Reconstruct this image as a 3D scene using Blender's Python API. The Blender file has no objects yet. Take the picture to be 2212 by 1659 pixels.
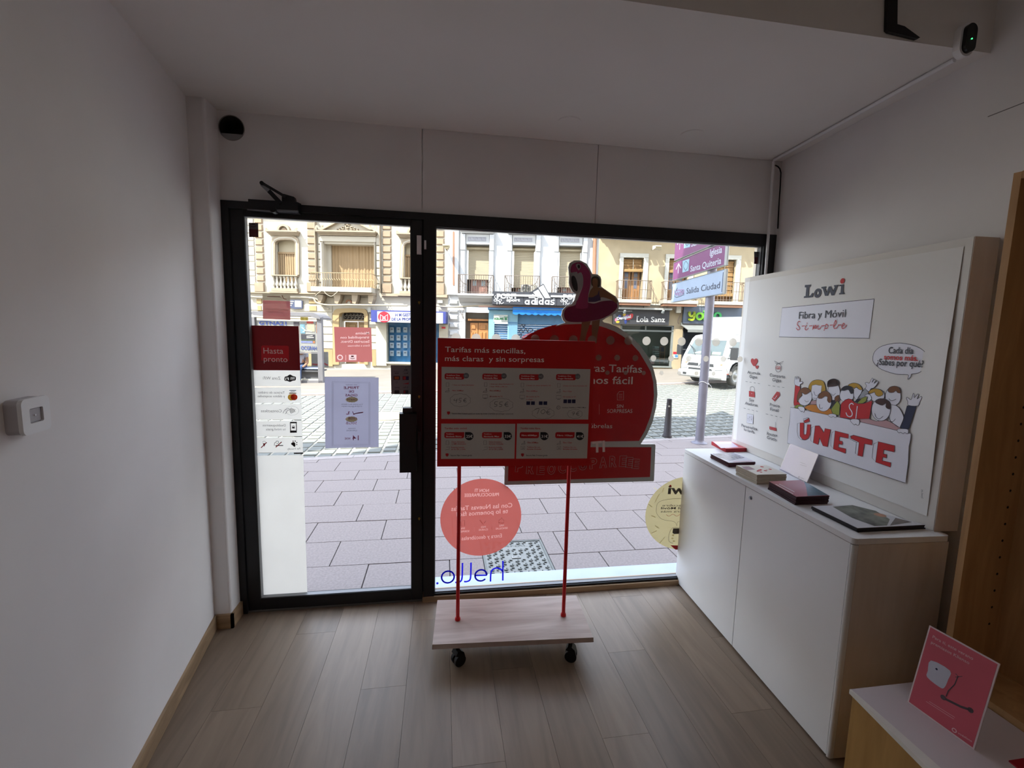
import bpy, bmesh, math, random
import numpy as np
from mathutils import Matrix, Vector

random.seed(7)
SC = bpy.context.scene
COL = SC.collection

# ------------------------------------------------------------------ camera
F_PX, PITCH, YAW, ROLL = 974.6192, -0.1175, 0.1564, 0.0240
CAM = np.array([0.0, -2.3891, 1.5])
FW = np.array([math.sin(YAW) * math.cos(PITCH), math.cos(YAW) * math.cos(PITCH), math.sin(PITCH)])
_r0 = np.cross(FW, [0, 0, 1]); _r0 /= np.linalg.norm(_r0)
_u0 = np.cross(_r0, FW)
RT = _r0 * math.cos(ROLL) + _u0 * math.sin(ROLL)
UP = -_r0 * math.sin(ROLL) + _u0 * math.cos(ROLL)
cd = bpy.data.cameras.new('camera')
cam = bpy.data.objects.new('camera', cd)
COL.objects.link(cam)
M = Matrix(((RT[0], UP[0], -FW[0], CAM[0]), (RT[1], UP[1], -FW[1], CAM[1]), (RT[2], UP[2], -FW[2], CAM[2]), (0, 0, 0, 1)))
cam.matrix_world = M
cd.sensor_fit = 'HORIZONTAL'
cd.sensor_width = 36.0
cd.lens = 36.0 * F_PX / 2212.0
cd.clip_start, cd.clip_end = 0.05, 300
SC.camera = cam

# ------------------------------------------------------------------ sky, sun, exposure
SKY_STRENGTH = 2.3
SUN_STRENGTH = 6.0
ROOM_FILL = 0.45
w = bpy.data.worlds.new('sky'); SC.world = w; w.use_nodes = True
nt = w.node_tree; nt.nodes.clear()
tc = nt.nodes.new('ShaderNodeTexCoord'); sp = nt.nodes.new('ShaderNodeSeparateXYZ')
rp = nt.nodes.new('ShaderNodeValToRGB'); bg = nt.nodes.new('ShaderNodeBackground'); ow = nt.nodes.new('ShaderNodeOutputWorld')
rp.color_ramp.elements[0].position = 0.0; rp.color_ramp.elements[0].color = (0.87, 0.90, 0.95, 1)
rp.color_ramp.elements[1].position = 0.8; rp.color_ramp.elements[1].color = (0.61, 0.71, 0.93, 1)
bg.inputs['Strength'].default_value = SKY_STRENGTH
nt.links.new(tc.outputs['Generated'], sp.inputs[0]); nt.links.new(sp.outputs['Z'], rp.inputs[0])
nt.links.new(rp.outputs[0], bg.inputs[0]); nt.links.new(bg.outputs[0], ow.inputs[0])
sl = bpy.data.lights.new('sun', 'SUN'); sl.energy = SUN_STRENGTH; sl.angle = 0.009; sl.color = (1.0, 0.95, 0.86)
so = bpy.data.objects.new('sun', sl); COL.objects.link(so)
so.location = (-8, -10, 20)
SUN_DIR = Vector((0.647, 0.444, -1.0)).normalized()
so.rotation_euler = SUN_DIR.to_track_quat('-Z', 'Y').to_euler()
vs = SC.view_settings
vs.view_transform = 'Standard'; vs.look = 'None'; vs.gamma = 1.0; vs.use_curve_mapping = False; vs.exposure = 1.4
cy = SC.cycles
cy.max_bounces = 10; cy.diffuse_bounces = 6; cy.glossy_bounces = 4; cy.transmission_bounces = 6; cy.transparent_max_bounces = 16
cy.sample_clamp_indirect = 6.0; cy.caustics_reflective = False; cy.caustics_refractive = False
cy.use_denoising = True

# ------------------------------------------------------------------ materials
def lin(c):
    c = c / 255.0
    return c / 12.92 if c <= 0.04045 else ((c + 0.055) / 1.055) ** 2.4
ALBEDO = 1.0       # general reflectance level of the surfaces that follow
def rgb(c): return (lin(c[0]) * ALBEDO, lin(c[1]) * ALBEDO, lin(c[2]) * ALBEDO, 1)
MATS = {}
def mat(name, col, rough=0.6, var=0.05, scale=6.0, bump=0.0, metal=0.0, spec=0.4, stretch=None, kind=None, amt=0.5, emit=0.0, lo=None):
    """procedural surface: base colour mottled by noise, optional fine relief"""
    if name in MATS: return MATS[name]
    m = bpy.data.materials.new(name); m.use_nodes = True; n = m.node_tree; n.nodes.clear()
    out = n.nodes.new('ShaderNodeOutputMaterial'); b = n.nodes.new('ShaderNodeBsdfPrincipled')
    b.inputs['Roughness'].default_value = rough; b.inputs['Metallic'].default_value = metal
    b.inputs['Specular IOR Level'].default_value = spec
    t = n.nodes.new('ShaderNodeTexCoord'); mp = n.nodes.new('ShaderNodeMapping'); nz = n.nodes.new('ShaderNodeTexNoise')
    nz.inputs['Scale'].default_value = scale; nz.inputs['Detail'].default_value = 5
    if stretch: mp.inputs['Scale'].default_value = stretch
    n.links.new(t.outputs['Object'], mp.inputs[0]); n.links.new(mp.outputs[0], nz.inputs[0])
    cr = n.nodes.new('ShaderNodeValToRGB'); c = rgb(col)
    d = rgb(lo) if lo else tuple(max(0, x * (1 - 2.2 * var)) for x in c[:3]) + (1,)
    e = tuple(min(1, x * (1 + 1.2 * var)) for x in c[:3]) + (1,)
    cr.color_ramp.elements[0].position = 0.3; cr.color_ramp.elements[0].color = d
    cr.color_ramp.elements[1].position = 0.7; cr.color_ramp.elements[1].color = e
    n.links.new(nz.outputs['Fac'], cr.inputs[0]); n.links.new(cr.outputs[0], b.inputs['Base Color'])
    if bump:
        bp = n.nodes.new('ShaderNodeBump'); bp.inputs['Strength'].default_value = bump; bp.inputs['Distance'].default_value = 0.01
        n.links.new(nz.outputs['Fac'], bp.inputs['Height']); n.links.new(bp.outputs[0], b.inputs['Normal'])
    last = b.outputs[0]
    if emit:
        b.inputs['Emission Color'].default_value = c; b.inputs['Emission Strength'].default_value = emit
    if kind == 'paper':      # light passes through from behind
        tr = n.nodes.new('ShaderNodeBsdfTranslucent'); mx = n.nodes.new('ShaderNodeMixShader'); mx.inputs[0].default_value = amt
        n.links.new(cr.outputs[0], tr.inputs[0]); n.links.new(last, mx.inputs[1]); n.links.new(tr.outputs[0], mx.inputs[2]); last = mx.outputs[0]
    if kind == 'frost':      # scatters light from behind, hardly reflects
        tr = n.nodes.new('ShaderNodeBsdfTransparent'); tl = n.nodes.new('ShaderNodeBsdfTranslucent'); mx = n.nodes.new('ShaderNodeMixShader'); mx.inputs[0].default_value = amt
        m3 = n.nodes.new('ShaderNodeMixShader'); m3.inputs[0].default_value = .20
        n.links.new(cr.outputs[0], tl.inputs[0]); n.links.new(tl.outputs[0], m3.inputs[1]); n.links.new(last, m3.inputs[2]); n.links.new(m3.outputs[0], mx.inputs[1]); n.links.new(tr.outputs[0], mx.inputs[2]); last = mx.outputs[0]
    if kind == 'film':       # see-through coloured film
        tr = n.nodes.new('ShaderNodeBsdfTransparent'); mx = n.nodes.new('ShaderNodeMixShader'); mx.inputs[0].default_value = amt
        tl = n.nodes.new('ShaderNodeBsdfTranslucent'); m2 = n.nodes.new('ShaderNodeMixShader'); m2.inputs[0].default_value = 0.6
        n.links.new(cr.outputs[0], tl.inputs[0]); n.links.new(last, m2.inputs[1]); n.links.new(tl.outputs[0], m2.inputs[2])
        n.links.new(m2.outputs[0], mx.inputs[1]); n.links.new(tr.outputs[0], mx.inputs[2]); last = mx.outputs[0]
    n.links.new(last, out.inputs[0]); MATS[name] = m
    return m
def glassmat(name, tint=(1, 1, 1), refl=0.06, rough=0.0):
    if name in MATS: return MATS[name]
    m = bpy.data.materials.new(name); m.use_nodes = True; n = m.node_tree; n.nodes.clear()
    out = n.nodes.new('ShaderNodeOutputMaterial'); tr = n.nodes.new('ShaderNodeBsdfTransparent'); gl = n.nodes.new('ShaderNodeBsdfGlossy')
    tr.inputs[0].default_value = (*tint, 1); gl.inputs['Roughness'].default_value = rough
    fr = n.nodes.new('ShaderNodeFresnel'); fr.inputs[0].default_value = 1.3
    mu = n.nodes.new('ShaderNodeMath'); mu.operation = 'MULTIPLY'; mu.inputs[1].default_value = refl * 14; mu.use_clamp = True
    mx = n.nodes.new('ShaderNodeMixShader')
    n.links.new(fr.outputs[0], mu.inputs[0]); n.links.new(mu.outputs[0], mx.inputs[0]); n.links.new(tr.outputs[0], mx.inputs[1]); n.links.new(gl.outputs[0], mx.inputs[2])
    n.links.new(mx.outputs[0], out.inputs[0]); MATS[name] = m
    return m
def woodmat(name, col, dark, rough=0.45, axis='Y', scale=3.0, k=14.0):
    if name in MATS: return MATS[name]
    m = bpy.data.materials.new(name); m.use_nodes = True; n = m.node_tree; n.nodes.clear()
    out = n.nodes.new('ShaderNodeOutputMaterial'); b = n.nodes.new('ShaderNodeBsdfPrincipled'); b.inputs['Roughness'].default_value = rough
    b.inputs['Specular IOR Level'].default_value = 0.35
    t = n.nodes.new('ShaderNodeTexCoord'); mp = n.nodes.new('ShaderNodeMapping'); nz = n.nodes.new('ShaderNodeTexNoise')
    s = {'X': (1, k, k), 'Y': (k, 1, k), 'Z': (k, k, 1)}[axis]
    mp.inputs['Scale'].default_value = s; nz.inputs['Scale'].default_value = scale; nz.inputs['Detail'].default_value = 6; nz.inputs['Distortion'].default_value = 0.8
    n2 = n.nodes.new('ShaderNodeTexNoise'); n2.inputs['Scale'].default_value = 1.3; n2.inputs['Detail'].default_value = 2
    oi = n.nodes.new('ShaderNodeObjectInfo'); ad = n.nodes.new('ShaderNodeVectorMath'); ad.operation = 'ADD'
    cr = n.nodes.new('ShaderNodeValToRGB'); cr.color_ramp.elements[0].position = 0.32; cr.color_ramp.elements[0].color = rgb(dark)
    cr.color_ramp.elements[1].position = 0.66; cr.color_ramp.elements[1].color = rgb(col)
    hs = n.nodes.new('ShaderNodeHueSaturation'); ma = n.nodes.new('ShaderNodeMapRange'); ma.inputs[3].default_value = 0.86; ma.inputs[4].default_value = 1.14
    n.links.new(t.outputs['Object'], ad.inputs[0]); n.links.new(oi.outputs['Random'], ad.inputs[1])
    n.links.new(ad.outputs[0], mp.inputs[0]); n.links.new(mp.outputs[0], nz.inputs[0]); n.links.new(nz.outputs['Fac'], cr.inputs[0])
    n.links.new(oi.outputs['Random'], ma.inputs[0]); n.links.new(ma.outputs[0], hs.inputs['Value']); n.links.new(cr.outputs[0], hs.inputs['Color'])
    n.links.new(hs.outputs[0], b.inputs['Base Color']); n.links.new(b.outputs[0], out.inputs[0]); MATS[name] = m
    return m

# ------------------------------------------------------------------ measuring planes
KROP = dict(A=(530, 460, .12055), B=(680, 470, .13261), C=(530, 630, .12055), D=(690, 620, .12658), E=(530, 790, .12057), F=(690, 780, .13258),
            G=(940, 485, .1085), H=(1090, 485, .12658), I=(940, 640, .14014), J=(1290, 510, .1085), K=(1310, 650, .12057), L=(1440, 510, .09946),
            M=(1450, 640, .12658), N=(1380, 780, .1326), O=(1690, 780, .16878), P=(1590, 580, .24115), Q=(930, 720, .16275), R=(930, 880, .22604),
            S=(1200, 550, .18082), T=(1560, 500, .30143), U=(1440, 920, .30137), V=(1720, 1280, .2284), W=(900, 1000, .27125), X=(920, 720, .23508),
            Y=(480, 760, .3375), Z=(0, 0, 1.0), c5=(380, 180, .2622), c4=(1600, 0, .30133), c3=(1280, 480, .22905), c1=(440, 420, .26525))
def ray(px, py): return FW + RT * ((px - 1106) / F_PX) - UP * ((py - 829.5) / F_PX)
class Plane:
    """a real plane in the scene: origin o, axes u, v, normal n towards the viewer"""
    def __init__(s, o, u, v=(0, 0, 1)):
        s.o = np.array(o, float); s.u = np.array(u, float); s.u /= np.linalg.norm(s.u); s.v = np.array(v, float); s.v /= np.linalg.norm(s.v)
        s.n = np.cross(s.u, s.v)
    def at(s, k, x, y):
        x0, y0, q = KROP[k]; r = ray(x0 + x * q, y0 + y * q); t = ((s.o - CAM) @ s.n) / (r @ s.n); p = CAM + r * t - s.o
        return (p @ s.u, p @ s.v)
    def pts(s, k, L): return [s.at(k, *p) for p in L]
    def rect(s, k, x0, y0, x1, y1):
        a, b, c, d = s.pts(k, [(x0, y0), (x1, y0), (x1, y1), (x0, y1)])
        return ((a[0] + d[0]) / 2, (c[1] + d[1]) / 2, (b[0] + c[0]) / 2, (a[1] + b[1]) / 2)
    def w(s, a, b, d=0.0): return s.o + s.u * a + s.v * b + s.n * d
    def px(s, k, n): # size of n crop pixels at the plane, near the middle of the crop
        a = s.at(k, 400, 400); b = s.at(k, 400, 400 + n); return abs(a[1] - b[1])

# ------------------------------------------------------------------ mesh building
_TC = {}
def text_geo(s, bold=0.0, shear=0.0, space=1.0):
    key = (s, bold, shear, space)
    if key in _TC: return _TC[key]
    c = bpy.data.curves.new('t', 'FONT'); c.body = s; c.offset = bold; c.shear = shear; c.space_character = space; c.resolution_u = 3
    o = bpy.data.objects.new('t', c); me = bpy.data.meshes.new_from_object(o)
    V = [tuple(v.co) for v in me.vertices]; Fs = [tuple(p.vertices) for p in me.polygons]
    bpy.data.objects.remove(o); bpy.data.curves.remove(c); bpy.data.meshes.remove(me)
    _TC[key] = (V, Fs); return V, Fs
ORG = {}
class MB:
    def __init__(s): s.v = []; s.f = []; s.mi = []; s.sm = []; s.m = 0
    def add(s, V, Fs, smooth=False):
        k = len(s.v); s.v += [tuple(map(float, p)) for p in V]
        for f in Fs: s.f.append(tuple(i + k for i in f)); s.mi.append(s.m); s.sm.append(smooth)
        return s
    def box(s, x0, y0, z0, x1, y1, z1):
        V = [(x, y, z) for z in (z0, z1) for y in (y0, y1) for x in (x0, x1)]
        return s.add(V, [(0, 2, 3, 1), (4, 5, 7, 6), (0, 1, 5, 4), (2, 6, 7, 3), (0, 4, 6, 2), (1, 3, 7, 5)])
    def prect(s, P, r, d0, d1, ins=0.0):
        """box lying on plane P over rect r from depth d0 to d1, its front face inset"""
        u0, v0, u1, v1 = r; V = [P.w(a, b, d0) for a, b in ((u0, v0), (u1, v0), (u1, v1), (u0, v1))]
        V += [P.w(a, b, d1) for a, b in ((u0 + ins, v0 + ins), (u1 - ins, v0 + ins), (u1 - ins, v1 - ins), (u0 + ins, v1 - ins))]
        return s.add(V, [(3, 2, 1, 0), (4, 5, 6, 7), (0, 1, 5, 4), (1, 2, 6, 5), (2, 3, 7, 6), (3, 0, 4, 7)])
    def poly(s, P, pts, d0, d1=None):
        n = len(pts)
        if d1 is None: return s.add([P.w(a, b, d0) for a, b in pts], [tuple(range(n))])
        V = [P.w(a, b, d0) for a, b in pts] + [P.w(a, b, d1) for a, b in pts]
        return s.add(V, [tuple(reversed(range(n))), tuple(range(n, 2 * n))] + [(i, (i + 1) % n, n + (i + 1) % n, n + i) for i in range(n)])
    def ring(s, P, c, r0, r1, d0, d1, a0=0.0, a1=360.0, n=32, ky=1.0):
        """flat ring sector between radii r0 and r1"""
        full = abs(a1 - a0 - 360) < 1e-6; V = []; Fs = []
        for i in range(n + 1):
            t = math.radians(a0 + (a1 - a0) * i / n)
            for r in (r0, r1):
                for d in (d0, d1): V.append(P.w(c[0] + r * math.cos(t), c[1] + r * ky * math.sin(t), d))
        for i in range(n):
            a, b = 4 * i, 4 * i + 4
            Fs += [(a + 1, a + 3, b + 3, b + 1), (a + 2, a, b, b + 2), (a + 3, a + 2, b + 2, b + 3), (a, a + 1, b + 1, b)]
        if not full: Fs += [(0, 2, 3, 1), (4 * n, 4 * n + 1, 4 * n + 3, 4 * n + 2)]
        return s.add(V, Fs)
    def disc(s, P, c, r, d0, d1=None, n=32, ky=1.0):
        return s.poly(P, [(c[0] + r * math.cos(2 * math.pi * i / n), c[1] + r * ky * math.sin(2 * math.pi * i / n)) for i in range(n)], d0, d1)
    def stroke(s, P, pts, wd, d, close=False, cap=True):
        """flat line of width wd through plane points"""
        if close: pts = list(pts) + [pts[0]]
        q = [np.array(p, float) for p in pts]; L = []; R = []
        for i, p in enumerate(q):
            a = q[max(0, i - 1)]; b = q[min(len(q) - 1, i + 1)]
            if close and i in (0, len(q) - 1): a = q[-2]; b = q[1]
            t = b - a; t = t / (np.linalg.norm(t) + 1e-12); nn = np.array([-t[1], t[0]]) * wd / 2
            if cap and not close and i == 0: p = p - t * wd * .35
            if cap and not close and i == len(q) - 1: p = p + t * wd * .35
            L.append(p + nn); R.append(p - nn)
        V = [P.w(*p, d) for p in L] + [P.w(*p, d) for p in R]; n = len(q)
        return s.add(V, [(i, i + 1, n + i + 1, n + i) for i in range(n - 1)])
    def text(s, P, st, p0, p1, d, h=None, bold=0.0, shear=0.0, space=1.0):
        """one line of print from baseline point p0 to p1; h = cap height"""
        V, Fs = text_geo(st, bold, shear, space)
        if not V: return s
        x0 = min(v[0] for v in V); x1 = max(v[0] for v in V)
        p0 = np.array(p0, float); p1 = np.array(p1, float); L = np.linalg.norm(p1 - p0); t = (p1 - p0) / L; up = np.array([-t[1], t[0]])
        if up[1] < 0: up = -up
        kx = L / (x1 - x0); ky = h / 0.682 if h else kx
        return s.add([P.w(*(p0 + t * (v[0] - x0) * kx + up * v[1] * ky), d) for v in V], Fs)
    def tube(s, pts, r, n=8, caps=True, r1=None):
        q = [np.array(p, float) for p in pts]; V = []; Fs = []; m = len(q)
        for i, p in enumerate(q):
            t = q[min(m - 1, i + 1)] - q[max(0, i - 1)]; t /= np.linalg.norm(t) + 1e-12
            a = np.cross(t, [0, 0, 1.0]) if abs(t[2]) < .9 else np.cross(t, [1.0, 0, 0]); a /= np.linalg.norm(a); b = np.cross(t, a)
            rr = r if r1 is None else r + (r1 - r) * i / (m - 1)
            for k in range(n): V.append(p + (a * math.cos(2 * math.pi * k / n) + b * math.sin(2 * math.pi * k / n)) * rr)
        for i in range(m - 1):
            for k in range(n): Fs.append((i * n + k, i * n + (k + 1) % n, (i + 1) * n + (k + 1) % n, (i + 1) * n + k))
        s.add(V, Fs, n > 5)
        if caps: s.add([V[k] for k in range(n)], [tuple(range(n))]); s.add([V[(m - 1) * n + k] for k in range(n)], [tuple(range(n))])
        return s
    def lathe(s, c, prof, n=12, axis=2):
        V = []; Fs = []
        for r, z in prof:
            for k in range(n):
                a, b = r * math.cos(2 * math.pi * k / n), r * math.sin(2 * math.pi * k / n)
                p = [(z, a, b), (a, z, b), (a, b, z)][axis]
                V.append((c[0] + p[0], c[1] + p[1], c[2] + p[2]))
        for i in range(len(prof) - 1):
            for k in range(n): Fs.append((i * n + k, i * n + (k + 1) % n, (i + 1) * n + (k + 1) % n, (i + 1) * n + k))
        s.add(V, Fs, True); m = len(prof) - 1
        s.add([V[k] for k in range(n)], [tuple(range(n))]); s.add([V[m * n + k] for k in range(n)], [tuple(range(n))])
        return s
    def holes(s, P, r, hs, depth, d=0.0):
        """wall face over rect r with rectangular openings hs and their reveals, depth going inwards"""
        us = sorted({r[0], r[2]} | {x for h in hs for x in (h[0], h[2]) if r[0] < x < r[2]})
        vs_ = sorted({r[1], r[3]} | {x for h in hs for x in (h[1], h[3]) if r[1] < x < r[3]})
        def inh(a, b): return any(h[0] < a < h[2] and h[1] < b < h[3] for h in hs)
        N, K = len(us) - 1, len(vs_) - 1
        S = [[not inh((us[i] + us[i + 1]) / 2, (vs_[j] + vs_[j + 1]) / 2) for j in range(K)] for i in range(N)]
        for i in range(N):
            for j in range(K):
                if not S[i][j]: continue
                a0, a1, b0, b1 = us[i], us[i + 1], vs_[j], vs_[j + 1]
                s.add([P.w(a0, b0, d), P.w(a1, b0, d), P.w(a1, b1, d), P.w(a0, b1, d)], [(0, 1, 2, 3)])
                for (di, dj, e) in ((-1, 0, ((a0, b0), (a0, b1))), (1, 0, ((a1, b0), (a1, b1))), (0, -1, ((a0, b0), (a1, b0))), (0, 1, ((a0, b1), (a1, b1)))):
                    ii, jj = i + di, j + dj
                    if not (0 <= ii < N and 0 <= jj < K) or not S[ii][jj]:
                        (x, y), (z, q) = e; s.add([P.w(x, y, d), P.w(z, q, d), P.w(z, q, d - depth), P.w(x, y, d - depth)], [(0, 1, 2, 3)])
        return s
    def apart(s):
        """faces grouped into pieces that stand well apart"""
        n = len(s.v); par = list(range(n))
        def find(i):
            while par[i] != i: par[i] = par[par[i]]; i = par[i]
            return i
        for f in s.f:
            a = find(f[0])
            for i in f[1:]: par[find(i)] = a
        V = np.array(s.v); ids = {}; isl = np.array([ids.setdefault(find(i), len(ids)) for i in range(n)]); k = len(ids)
        if k < 2 or k > 700: return None
        lo = np.full((k, 3), np.inf); hi = np.full((k, 3), -np.inf); np.minimum.at(lo, isl, V); np.maximum.at(hi, isl, V)
        size = (hi - lo).max(axis=1); gap = np.maximum(0, np.maximum(lo[:, None] - hi[None], lo[None] - hi[:, None]))
        near = np.sqrt((gap ** 2).sum(axis=2)) <= np.maximum(.019, .48 * np.maximum(size[:, None], size[None]))
        lab = -np.ones(k, int); c = 0
        for i in range(k):
            if lab[i] >= 0: continue
            todo = [i]; lab[i] = c
            while todo:
                j = todo.pop(); nx = np.nonzero(near[j] & (lab < 0))[0]; lab[nx] = c; todo += list(nx)
            c += 1
        return None if c < 2 else [lab[isl[f[0]]] for f in s.f]
    def build(s, name, mats, parent=None, loc=None, bevel=0.0, fix=True):
        if parent is not None and 1 < len(s.f) < 9000:
            g = s.apart()
            if g:
                out = []
                for c in range(max(g) + 1):
                    m = MB(); use = [i for i in range(len(s.f)) if g[i] == c]; ix = {}
                    for i in use:
                        for v_ in s.f[i]:
                            if v_ not in ix: ix[v_] = len(m.v); m.v.append(s.v[v_])
                        m.f.append(tuple(ix[v_] for v_ in s.f[i])); m.mi.append(s.mi[i]); m.sm.append(s.sm[i])
                    out.append(m.build(name, mats, parent, loc, bevel, fix))
                return out[0]
        if not isinstance(mats, (list, tuple)): mats = [mats]
        o0 = np.array(loc if loc is not None else (ORG[parent.name] if parent else (0, 0, 0)), float)
        me = bpy.data.meshes.new(name); V = np.array(s.v) - o0
        me.from_pydata([tuple(p) for p in V], [], s.f)
        for m in mats: me.materials.append(m)
        me.polygons.foreach_set('material_index', s.mi); me.polygons.foreach_set('use_smooth', s.sm)
        if fix or bevel:
            b = bmesh.new(); b.from_mesh(me)
            if bevel:
                bmesh.ops.remove_doubles(b, verts=b.verts, dist=1e-6)
                bmesh.ops.bevel(b, geom=list(b.edges), offset=bevel, segments=2, affect='EDGES', profile=0.6)
            bmesh.ops.recalc_face_normals(b, faces=b.faces); b.to_mesh(me); b.free()
        me.update()
        o = bpy.data.objects.new(name, me); COL.objects.link(o)
        if parent:
            o.parent = parent; o.location = tuple(o0 - np.array(ORG[parent.name]))
        else: o.location = tuple(o0)
        ORG[o.name] = o0
        return o
def loops_of(V, Fs):
    """outline loops of flat lettering"""
    cnt = {}
    for f in Fs:
        for a, b in zip(f, f[1:] + f[:1]): cnt[(a, b)] = cnt.get((a, b), 0) + 1
    nx = {a: b for (a, b) in cnt if (b, a) not in cnt}; out = []
    while nx:
        a, b = nx.popitem(); L = [a]
        while b != L[0] and b in nx: L.append(b); b = nx.pop(b)
        if len(L) > 2: out.append(L)
    return out
def knocked_out(P, outline, B, d):
    """sheet with the lettering of B cut out of it, so that the lettering can fill the gaps"""
    c = bpy.data.curves.new('k', 'CURVE'); c.dimensions = '2D'; c.fill_mode = 'FRONT'
    q = [((np.array(v) - P.o) @ P.u, (np.array(v) - P.o) @ P.v) for v in B.v]
    for L in [list(outline)] + [[q[i] for i in L] for L in loops_of(B.v, B.f)]:
        sp_ = c.splines.new('POLY'); sp_.points.add(len(L) - 1); sp_.use_cyclic_u = True
        for p_, t in zip(sp_.points, L): p_.co = (t[0], t[1], 0, 1)
    o = bpy.data.objects.new('k', c); me = bpy.data.meshes.new_from_object(o); m = MB()
    m.add([P.w(v.co.x, v.co.y, d) for v in me.vertices], [tuple(f.vertices) for f in me.polygons])
    bpy.data.objects.remove(o); bpy.data.curves.remove(c); bpy.data.meshes.remove(me)
    return m
def tag(o, label=None, cat=None, group=None, kind=None):
    if label: o['label'] = label
    if cat: o['category'] = cat
    if group: o['group'] = group
    if kind: o['kind'] = kind
    return o
def thing(name, label, cat, loc=(0, 0, 0), group=None, kind=None):
    o = bpy.data.objects.new(name, None); COL.objects.link(o); o.location = tuple(map(float, loc)); o.empty_display_size = 0.05
    ORG[o.name] = np.array(loc, float)
    return tag(o, label, cat, group, kind)
def struct(name, loc=(0, 0, 0)): return thing(name, None, None, loc, None, 'structure')
def copy_at(src, parent, loc, scale=None, rz=None):
    """same mesh again as another part of parent, at world loc"""
    o = src.copy(); COL.objects.link(o); o.parent = parent; o.location = tuple(np.array(loc, float) - np.array(ORG[parent.name])); ORG[o.name] = np.array(loc, float)
    if scale: o.scale = scale
    if rz is not None: o.rotation_euler.z = rz
    return o
def arc(c, r, a0, a1, n=14, ky=1.0):
    return [(c[0] + r * math.cos(math.radians(a0 + (a1 - a0) * i / n)), c[1] + r * ky * math.sin(math.radians(a0 + (a1 - a0) * i / n))) for i in range(n + 1)]
def smooth(pts, n=6, close=False):
    """Catmull-Rom through the points"""
    P = [np.array(p, float) for p in pts]; m = len(P); out = []
    for i in range(m if close else m - 1):
        p0, p1, p2, p3 = (P[(i - 1) % m], P[i], P[(i + 1) % m], P[(i + 2) % m]) if close else (P[max(0, i - 1)], P[i], P[i + 1], P[min(m - 1, i + 2)])
        for k in range(n):
            t = k / n; out.append(tuple(.5 * ((2 * p1) + (-p0 + p2) * t + (2 * p0 - 5 * p1 + 4 * p2 - p3) * t * t + (-p0 + 3 * p1 - 3 * p2 + p3) * t ** 3)))
    if not close: out.append(tuple(P[-1]))
    return out

# ================================================================== SETTING: THE SHOP ROOM
ZC = 2.4744            # low ceiling by the window
white = mat('plaster_white', (233, 230, 229), .85, .015, 3, .05)
ceilw = mat('plaster_ceiling', (230, 226, 222), .9, .012, 2.5, .04)
black = mat('black_metal', (22, 23, 27), .45, .05, 4)
blackpl = mat('black_plastic', (16, 16, 18), .5, .04, 6)
floorw = woodmat('laminate_oak', (138, 120, 102), (122, 105, 89), .40, 'Y', 2.2, 10)
basew = woodmat('baseboard_oak', (176, 148, 116), (142, 117, 90), .5, 'X', 3, 10)
baseY = woodmat('baseboard_oak_y', (176, 148, 116), (142, 117, 90), .5, 'Y', 3, 10)
whitepl = mat('white_plastic', (235, 235, 236), .35, .01, 5)
greypl = mat('grey_plastic', (120, 118, 116), .5, .03, 5)

fl = struct('floor')
B = MB().box(-1.25, -6.0, -.03, 2.05, -2.75, 0.0); B.build('floor_slab', floorw, fl)
PW = .185
MB().box(-1.25, -2.75, -.05, 2.05, .06, -.021).build('subfloor', mat('subfloor_grey', (110, 100, 90), .9), fl)
k = 0; x = -1.25
while x < 1.95:
    off = (k * .43) % 1.25; y = -2.75 - 0
    ys = [-2.75] + [yy for yy in [-2.75 + off + 1.25 * j for j in range(3)] if -2.7 < yy < -.05] + [0.02]
    for j in range(len(ys) - 1):
        B = MB(); B.prect(Plane((x, ys[j], -.02), (1, 0, 0), (0, 1, 0)), (0.0002, .0002, PW - .0002, ys[j + 1] - ys[j] - .0002), -.01, .02, .0003)
        B.build('floor_plank', floorw, fl, loc=(x, ys[j], 0))
    x += PW; k += 1

cl = struct('ceiling')
MB().box(-1.4, -1.0, ZC, 2.1, .0, 2.95).build('low_ceiling', ceilw, cl)
MB().box(-1.4, -6.0, 2.86, 2.1, -1.0, 2.95).build('high_ceiling', ceilw, cl)
for cx, cyy in ((.582, -.22), (1.205, -.214)):    # flush round blank covers
    B = MB(); P = Plane((cx, cyy, ZC), (1, 0, 0), (0, -1, 0))
    B.disc(P, (0, 0), .052, 0, .0025, 40); B.ring(P, (0, 0), .052, .0555, 0, .0012, n=40)
    B.build('round_cover', ceilw, cl)

# left wall, flared
wl = struct('wall_left')
B = MB(); pl_ = [(-1.101, -.105), (-.690, -2.87), (-.69, -6.0)]; ql = [(-1.25, -.105), (-.95, -2.87), (-.95, -6.0)]
for (a, b, c, d) in ((pl_[0], pl_[1], ql[1], ql[0]), (pl_[1], pl_[2], ql[2], ql[1])):
    B.add([(*p, z) for z in (-.03, 2.95) for p in (a, b, c, d)], [(0, 3, 2, 1), (4, 5, 6, 7), (0, 1, 5, 4), (1, 2, 6, 5), (2, 3, 7, 6), (3, 0, 4, 7)])
B.build('plaster_face', white, wl)
LW = Plane((-1.101, -.12, 0), (-.147, .989, 0))      # u towards the street, normal into the room
if LW.n[0] < 0: raise SystemExit
B = MB().prect(LW, (-2.8, 0, -.0, .073), 0, .012, .002); B.build('baseboard_left', baseY, wl)
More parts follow.
